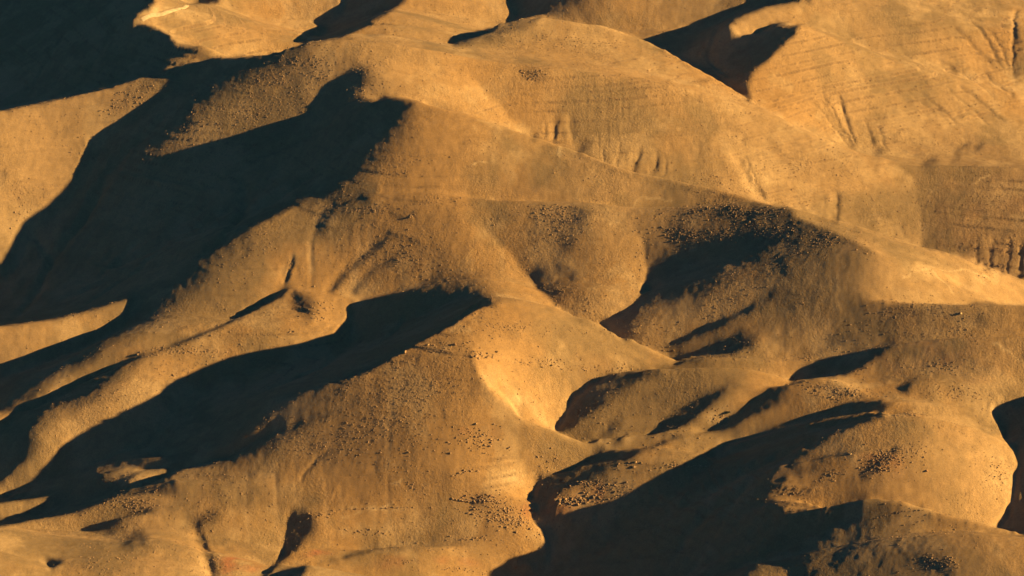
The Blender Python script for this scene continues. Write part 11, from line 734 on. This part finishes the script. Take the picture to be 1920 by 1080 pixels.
def ground_mat():
    m = bpy.data.materials.new('desert_ground'); m.use_nodes = True; nt = m.node_tree; N = nt.nodes; L = nt.links
    b = N['Principled BSDF']; b.inputs['Roughness'].default_value = .95; b.inputs['Specular IOR Level'].default_value = .08
    at = N.new('ShaderNodeAttribute'); at.attribute_name = 'soil'
    tc = N.new('ShaderNodeTexCoord')
    def noise(sc, det, ro=.6):
        n = N.new('ShaderNodeTexNoise'); n.inputs['Scale'].default_value = sc; n.inputs['Detail'].default_value = det; n.inputs['Roughness'].default_value = ro
        L.new(tc.outputs['Object'], n.inputs['Vector']); return n.outputs['Fac']
    def ramp(src, a, b2, lo, hi):
        r = N.new('ShaderNodeMapRange'); r.inputs['From Min'].default_value = a; r.inputs['From Max'].default_value = b2
        r.inputs['To Min'].default_value = lo; r.inputs['To Max'].default_value = hi; L.new(src, r.inputs['Value']); return r.outputs['Result']
    def math_(op, a, c):
        r = N.new('ShaderNodeMath'); r.operation = op
        for i, q in enumerate((a, c)):
            if isinstance(q, (int, float)): r.inputs[i].default_value = q
            else: L.new(q, r.inputs[i])
        return r.outputs[0]
    grit = noise(.9, 4, .7); mid = noise(.22, 4, .6); peb = noise(2.2, 2, .5)
    f = math_('MULTIPLY', ramp(grit, .3, .7, .84, 1.16), ramp(mid, .3, .7, .90, 1.10))
    f = math_('MULTIPLY', f, ramp(peb, .60, .70, 1.0, .62))
    vm = N.new('ShaderNodeVectorMath'); vm.operation = 'SCALE'; L.new(at.outputs['Color'], vm.inputs[0]); L.new(f, vm.inputs['Scale'])
    L.new(vm.outputs[0], b.inputs['Base Color'])
    hgt = math_('ADD', math_('MULTIPLY', noise(.55, 5, .62), .75), math_('MULTIPLY', noise(1.7, 3, .6), .30))
    bp = N.new('ShaderNodeBump'); bp.inputs['Strength'].default_value = 1; bp.inputs['Distance'].default_value = BUMP
    hgt = math_('MULTIPLY', hgt, at.outputs['Alpha']); L.new(hgt, bp.inputs['Height']); L.new(bp.outputs[0], b.inputs['Normal'])
    return m
BUMP = .55

def rock_mat(name, cols, sc=.8):
    m = bpy.data.materials.new(name); m.use_nodes = True; nt = m.node_tree; N = nt.nodes; L = nt.links
    b = N['Principled BSDF']; b.inputs['Roughness'].default_value = .92; b.inputs['Specular IOR Level'].default_value = .1
    tc = N.new('ShaderNodeTexCoord'); n = N.new('ShaderNodeTexNoise'); n.inputs['Scale'].default_value = sc; n.inputs['Detail'].default_value = 4
    ge = N.new('ShaderNodeNewGeometry'); L.new(ge.outputs['Position'], n.inputs['Vector'])
    r = N.new('ShaderNodeValToRGB'); r.color_ramp.elements[0].position = .3; r.color_ramp.elements[1].position = .7
    r.color_ramp.elements[0].color = (*cols[0], 1); r.color_ramp.elements[1].color = (*cols[1], 1)
    L.new(n.outputs['Fac'], r.inputs[0]); L.new(r.outputs[0], b.inputs['Base Color']); return m

# ---------------------------------------------------------------- hills
idx = np.arange(NK * NY).reshape(NY, NK)
faces = np.stack([idx[:-1, :-1], idx[:-1, 1:], idx[1:, 1:], idx[1:, :-1]], -1).reshape(-1, 4)
P = np.stack([X, Y, H], -1) * S
hills = mesh_from('hills', P.reshape(-1, 3), faces, ground_mat()); hills['kind'] = 'structure'
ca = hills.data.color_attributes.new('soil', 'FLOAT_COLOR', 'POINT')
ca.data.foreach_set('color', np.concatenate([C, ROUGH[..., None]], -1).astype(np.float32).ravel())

LQ = math.log(Y1 / Y0)
def hat(x, y):                              # ground height under survey point
    yv = y + YC; i = np.clip(np.log(yv / Y0) / LQ * (NY - 1), 0, NY - 1.001); j = np.clip((x / yv - K0) / (K1 - K0) * (NK - 1), 0, NK - 1.001)
    i0 = i.astype(int); j0 = j.astype(int); fi = i - i0; fj = j - j0
    return (H[i0, j0] * (1 - fi) + H[i0 + 1, j0] * fi) * (1 - fj) + (H[i0, j0 + 1] * (1 - fi) + H[i0 + 1, j0 + 1] * fi) * fj
def hatf(x, y): return float(hat(np.array([x]), np.array([y]))[0])

# ---------------------------------------------------------------- stones
g = (1 + 5 ** .5) / 2
IV = np.array([(-1, g, 0), (1, g, 0), (-1, -g, 0), (1, -g, 0), (0, -1, g), (0, 1, g), (0, -1, -g), (0, 1, -g), (g, 0, -1), (g, 0, 1), (-g, 0, -1), (-g, 0, 1)]) / math.sqrt(1 + g * g)
IF = np.array([(0, 11, 5), (0, 5, 1), (0, 1, 7), (0, 7, 10), (0, 10, 11), (1, 5, 9), (5, 11, 4), (11, 10, 2), (10, 7, 6), (7, 1, 8), (3, 9, 4), (3, 4, 2), (3, 2, 6), (3, 6, 8), (3, 8, 9), (4, 9, 5), (2, 4, 11), (6, 2, 10), (8, 6, 7), (9, 8, 1)])
def subdivide(v, f):
    v = list(map(tuple, v)); cache = {}; out = []
    def mid(a, b):
        k = (min(a, b), max(a, b))
        if k not in cache:
            p = (np.array(v[a]) + np.array(v[b])) / 2; v.append(tuple(p / np.linalg.norm(p))); cache[k] = len(v) - 1
        return cache[k]
    for a, b, c in f:
        ab, bc, ca_ = mid(a, b), mid(b, c), mid(c, a); out += [(a, ab, ca_), (b, bc, ab), (c, ca_, bc), (ab, bc, ca_)]
    return np.array(v), np.array(out)
def shapes(v, n, rg, rough, cuts):
    out = []
    for _ in range(n):
        p = v * (1 + rg.uniform(-rough, rough, len(v)))[:, None]
        for _ in range(cuts):                  # broken faces
            d = rg.normal(size=3); d /= np.linalg.norm(d); lim = rg.uniform(.45, .8); q = p @ d; over = q > lim
            p[over] -= np.outer((q[over] - lim), d)
        out.append(p * rg.uniform((.8, .6, .45), (1.3, 1.0, .85)))
    return np.array(out)
rr = np.random.default_rng(11)
pts = []
for ln in ROCKS.split('\n'):
    cx, cy, ax, ay, bx, by, n, sz = map(float, ln.split(',')); n = int(n * 1.1)
    a = rr.normal(0, .62, n); b = rr.normal(0, .62, n)
    s = sz * np.minimum(np.exp(rr.normal(-.5, .5, n)), 1.5)
    pts.append(np.stack([cx + ax * a + bx * b, cy + ay * a + by * b, s], 1))
# loose stones all over the slopes, denser on the rock beds
n = 90000; yv = Y0 * (7300 / Y0) ** rr.random(n); x = yv * rr.uniform(-.185, .185, n); s = np.minimum(np.exp(rr.normal(.36, .36, n)), 3) * (yv / 5200) ** .5
keep = fbm(x, yv, 70, 4, 131) + rr.normal(0, .13, n) > .03
pts.append(np.stack([x, yv - YC, s], 1)[keep])
ii, jj = np.nonzero((masks['strata'] * bed > .55) & (np.abs(kk)[None] < .185) & (yy[:, None] < 7600)); sel = rr.choice(len(ii), min(len(ii), 5200), replace=False)
pts.append(np.stack([X[ii[sel], jj[sel]] + rr.uniform(-3, 3, len(sel)), Y[ii[sel], jj[sel]] + rr.uniform(-2, 2, len(sel)), np.exp(rr.normal(.1, .3, len(sel)))], 1))
pts = np.concatenate(pts); pts = pts[np.isfinite(pts).all(1)]
print('stones', len(pts))
MR = rock_mat('weathered_stone', ((.125, .088, .06), (.27, .19, .125)))
def spin(p, ang): c, s_ = math.cos(ang), math.sin(ang); return p @ np.array([[c, -s_, 0], [s_, c, 0], [0, 0, 1]]).T
sh = shapes(IV, 24, rr, .18, 1); pt = pts
NB = 0
lit = pts
th = rr.uniform(0, 6.283, len(lit)); c_, s_ = np.cos(th), np.sin(th); T = sh[rr.integers(0, 24, len(lit))] * lit[:, 2, None, None] * .62
V = np.stack([T[..., 0] * c_[:, None] - T[..., 1] * s_[:, None] + lit[:, 0, None], T[..., 0] * s_[:, None] + T[..., 1] * c_[:, None] + lit[:, 1, None], T[..., 2] + (hat(lit[:, 0], lit[:, 1]) + lit[:, 2] * .04)[:, None]], -1)
FA = (IF[None] + (np.arange(len(lit)) * 12)[:, None, None]).reshape(-1, 3)
litter = mesh_from('scattered_stones', V.reshape(-1, 3) * S, FA, MR, False); litter['kind'] = 'stuff'

SV, SF = subdivide(IV, IF); SV2, SF2 = subdivide(SV, SF)
MB = {'dark': rock_mat('dark_boulder', ((.09, .062, .042), (.20, .14, .09)), .5),
      'brown': rock_mat('brown_boulder', ((.13, .088, .056), (.26, .18, .115)), .5),
      'red': rock_mat('red_boulder', ((.14, .085, .052), (.27, .17, .105)), .5),
      'pale': rock_mat('pale_boulder', ((.19, .145, .095), (.33, .255, .17)), .5)}
def boulder(x, y, size, mat, label, group=None):
    p = shapes(SV2, 1, rr, .07, 7)[0]; p = spin(p, rr.uniform(0, 6.28)) * size * .62 * S
    o = mesh_from('boulder', p, SF2, mat, False)
    o.location = (x * S, y * S, (hatf(x, y) + size * .14) * S); o['label'] = label; o['category'] = 'rock'
    if group: o['group'] = group
    return o
for ln in BIG.split('\n'):
    a, lab = ln.split(' ', 1); x, y, sz = map(float, a.split(','))
    if lab == 'BUSH':
        bushx, bushy = x, y; continue
    wd = lab.split()[:4]
    m = MB['pale'] if ('pale' in wd or 'white' in wd) else MB['red'] if 'reddish' in wd else MB['dark'] if 'dark' in wd else MB['brown']
    boulder(x, y, sz * 1.15, m, lab)

# rocks big enough to count, spot by spot
for ln in """-62.1,-702.9,26.6,0.7,0,2.4,22,3.4,2 reddish rock, one of the broken knob rocks left of the canyon mouth
-13.3,-722.3,28.4,1.8,-0,13.3,26,2.9,0 dark rock, one of the rocks strewn below the broken knob
102,-704.5,26.6,0.6,0.1,8.2,22,3.4,1 lit rock, one of the crumbled cliff rocks inside the canyon shadow
-49.1,-628.6,30.3,6.8,-0,9,26,2.6,0 small dark rock, one of the dark rocks dotting the pale slope above the ledge
257.3,-679.7,53.2,-1.3,0.2,3.8,18,2.8,1 rock, one of the rocks along the straight ledge on the tongue right of the canyon
62.7,-640.9,26.8,0.6,0,3.9,12,2.4,3 pale rock, one of the pale rocks along the bright ledge left of the canyon
42.3,456.6,19,-4,0,2.6,14,2.6,0 dark rock, one of the dark crag rocks near the top of the far rounded hill
427.7,-83,47.3,-14.9,0.4,7.7,20,2.6,0 dark rock, one of the rocks below the dark knob on the long ridge
349.6,-104.3,42.7,-13.7,0.3,8,16,2.5,0 dark rock, one of the rocks along the shadow edge under the ridge knob
93.4,-30,29.4,-5.1,0.1,12.7,20,2.5,0 dark rock, one of the rocks on the brow of the rounded dome
-258,18.2,35.1,-6.2,-0.3,7.5,14,2.7,0 dark rock, one of the rocks on the ledge in the middle of the massif
569.9,-581.9,26.7,-1.8,0.3,4.9,16,2.5,3 pale rock, one of the pale rocks on the crest above the long diagonal shadow
614.2,-784.3,20.6,-1.3,0.5,6.4,16,2.6,2 red brown rock, one of the rocks in the hollow of the lower right hill
-584.9,-288.2,32.5,-1.1,-0.6,8,14,2.6,0 dark rock, one of the rocks on the lower left ridge beside the thin gully
-754.8,466.2,27.3,-5.3,-0.4,6.6,12,2.5,0 dark rock, one of the rocks by the tip of the lit wedge at upper left
-347.3,-196.8,17.1,3.3,-0.7,12.3,8,2.7,0 dark rock, one of the rocks on the rounded end of the lower left ridge""".split('\n'):
    a, lab = ln.split(' ', 1); cx, cy, ax, ay, bx, by, n, sz, kind = a.split(','); cx, cy, ax, ay, bx, by, sz = map(float, (cx, cy, ax, ay, bx, by, sz))
    kind = ('dark', 'brown', 'red', 'pale')[int(kind)]
    for _ in range(int(n)):
        a, b = rr.normal(0, .75, 2); boulder(cx + ax * a + bx * b, cy + ay * a + by * b, sz * .7 * math.exp(rr.normal(0, .28)), MB[kind], lab, lab.split(' of ', 1)[1] if ' of ' in lab else lab)

# ---------------------------------------------------------------- shrub on the lit bank
root = bpy.data.objects.new('desert_shrub', None); SC.collection.objects.link(root)
root.location = (bushx * S, bushy * S, hatf(bushx, bushy) * S)
root['label'] = 'dark lone shrub on the stony lit bank between two shadowed gullies'; root['category'] = 'bush'
lm = rock_mat('shrub_leaves', ((.022, .024, .012), (.05, .048, .022)), 3); bm_ = rock_mat('shrub_bark', ((.05, .035, .025), (.09, .065, .045)), 3)
R = 1.7; n = 1500; d = rr.normal(size=(n, 3)); d /= np.linalg.norm(d, axis=1)[:, None]; d[:, 2] = np.abs(d[:, 2])
clump = rr.integers(0, 9, n); cc = rr.normal(0, .45, (9, 3)) * (1, 1, .4); rad = rr.random(n) ** .5
ctr = (cc[clump] + d * rad[:, None] * .62) * R * (1.15, 1, .75) + (0, 0, .35 * R)
u_ = rr.normal(size=(n, 3)); u_ /= np.linalg.norm(u_, axis=1)[:, None]; v_ = np.cross(u_, rr.normal(size=(n, 3))); v_ /= np.linalg.norm(v_, axis=1)[:, None]
lv = np.stack([ctr - u_ * .16, ctr + v_ * .08, ctr + u_ * .16, ctr - v_ * .08], 1).reshape(-1, 3)
mesh_from('foliage', lv, np.arange(4 * n).reshape(-1, 4), lm, False, root)
tv = []; tf = []
for q in range(9):                            # tapering stems
    e = cc[q] * R * (1.15, 1, .75) + (0, 0, .5 * R); b0 = np.array([e[0] * .1, e[1] * .1, -.25])
    for t_, r_ in ((0, .09), (.5, .06), (1, .025)):
        c0 = b0 + (e - b0) * t_ + (0, 0, .12 * math.sin(t_ * 3.1))
        for k in range(5): tv.append(c0 + np.array([math.cos(k * 1.2566), math.sin(k * 1.2566), 0]) * r_)
    o0 = q * 15
    for l_ in range(2):
        for k in range(5): tf.append((o0 + l_ * 5 + k, o0 + l_ * 5 + (k + 1) % 5, o0 + l_ * 5 + 5 + (k + 1) % 5, o0 + l_ * 5 + 5 + k))
mesh_from('stem', np.array(tv), np.array(tf), bm_, False, root)

# ---------------------------------------------------------------- pale graded track along the far crest
tp = np.array([[float(q) for q in t.split(',')] for t in TRACK.split()])
t_ = np.linspace(0, len(tp) - 1, 120); tx = np.interp(t_, range(len(tp)), tp[:, 0]); ty = np.interp(t_, range(len(tp)), tp[:, 1])
dx = np.gradient(tx); dy = np.gradient(ty); ln_ = np.hypot(dx, dy) + 1e-6; nx, ny = -dy / ln_, dx / ln_
rows = []
for off, up in ((-4.5, -.6), (-3, .5), (0, .6), (3, .5), (4.5, -.6)):
    px, py = tx + nx * off, ty + ny * off; rows.append(np.stack([px, py, hat(px, py) + up], 1))
tr = np.stack(rows, 1).reshape(-1, 3); ix = np.arange(120 * 5).reshape(120, 5)
track = mesh_from('path', tr * S, np.stack([ix[:-1, :-1], ix[1:, :-1], ix[1:, 1:], ix[:-1, 1:]], -1).reshape(-1, 4), rock_mat('pale_track', ((.22, .19, .15), (.36, .31, .24)), .4)); track['kind'] = 'structure'

# ---------------------------------------------------------------- haze: even thin air round everything
mn = float(P[..., 2].min()) - 1; mx = HC * S + 20
bx = np.array([(x, y, z) for x in (-1500, 1600) for y in (-YC * S - 100, (Y1 - YC) * S + 60) for z in (mn, mx)])
bf = np.array([(0, 1, 3, 2), (4, 6, 7, 5), (0, 4, 5, 1), (2, 3, 7, 6), (0, 2, 6, 4), (1, 5, 7, 3)])
hm = bpy.data.materials.new('haze'); hm.use_nodes = True; nt = hm.node_tree; nt.nodes.clear()
ou = nt.nodes.new('ShaderNodeOutputMaterial'); pv = nt.nodes.new('ShaderNodeVolumePrincipled'); nt.links.new(pv.outputs[0], ou.inputs['Volume'])
pv.inputs['Color'].default_value = (.09, .36, 1, 1); pv.inputs['Density'].default_value = .000013
hz_ = mesh_from('haze', bx, bf, hm, False); hz_['kind'] = 'stuff'
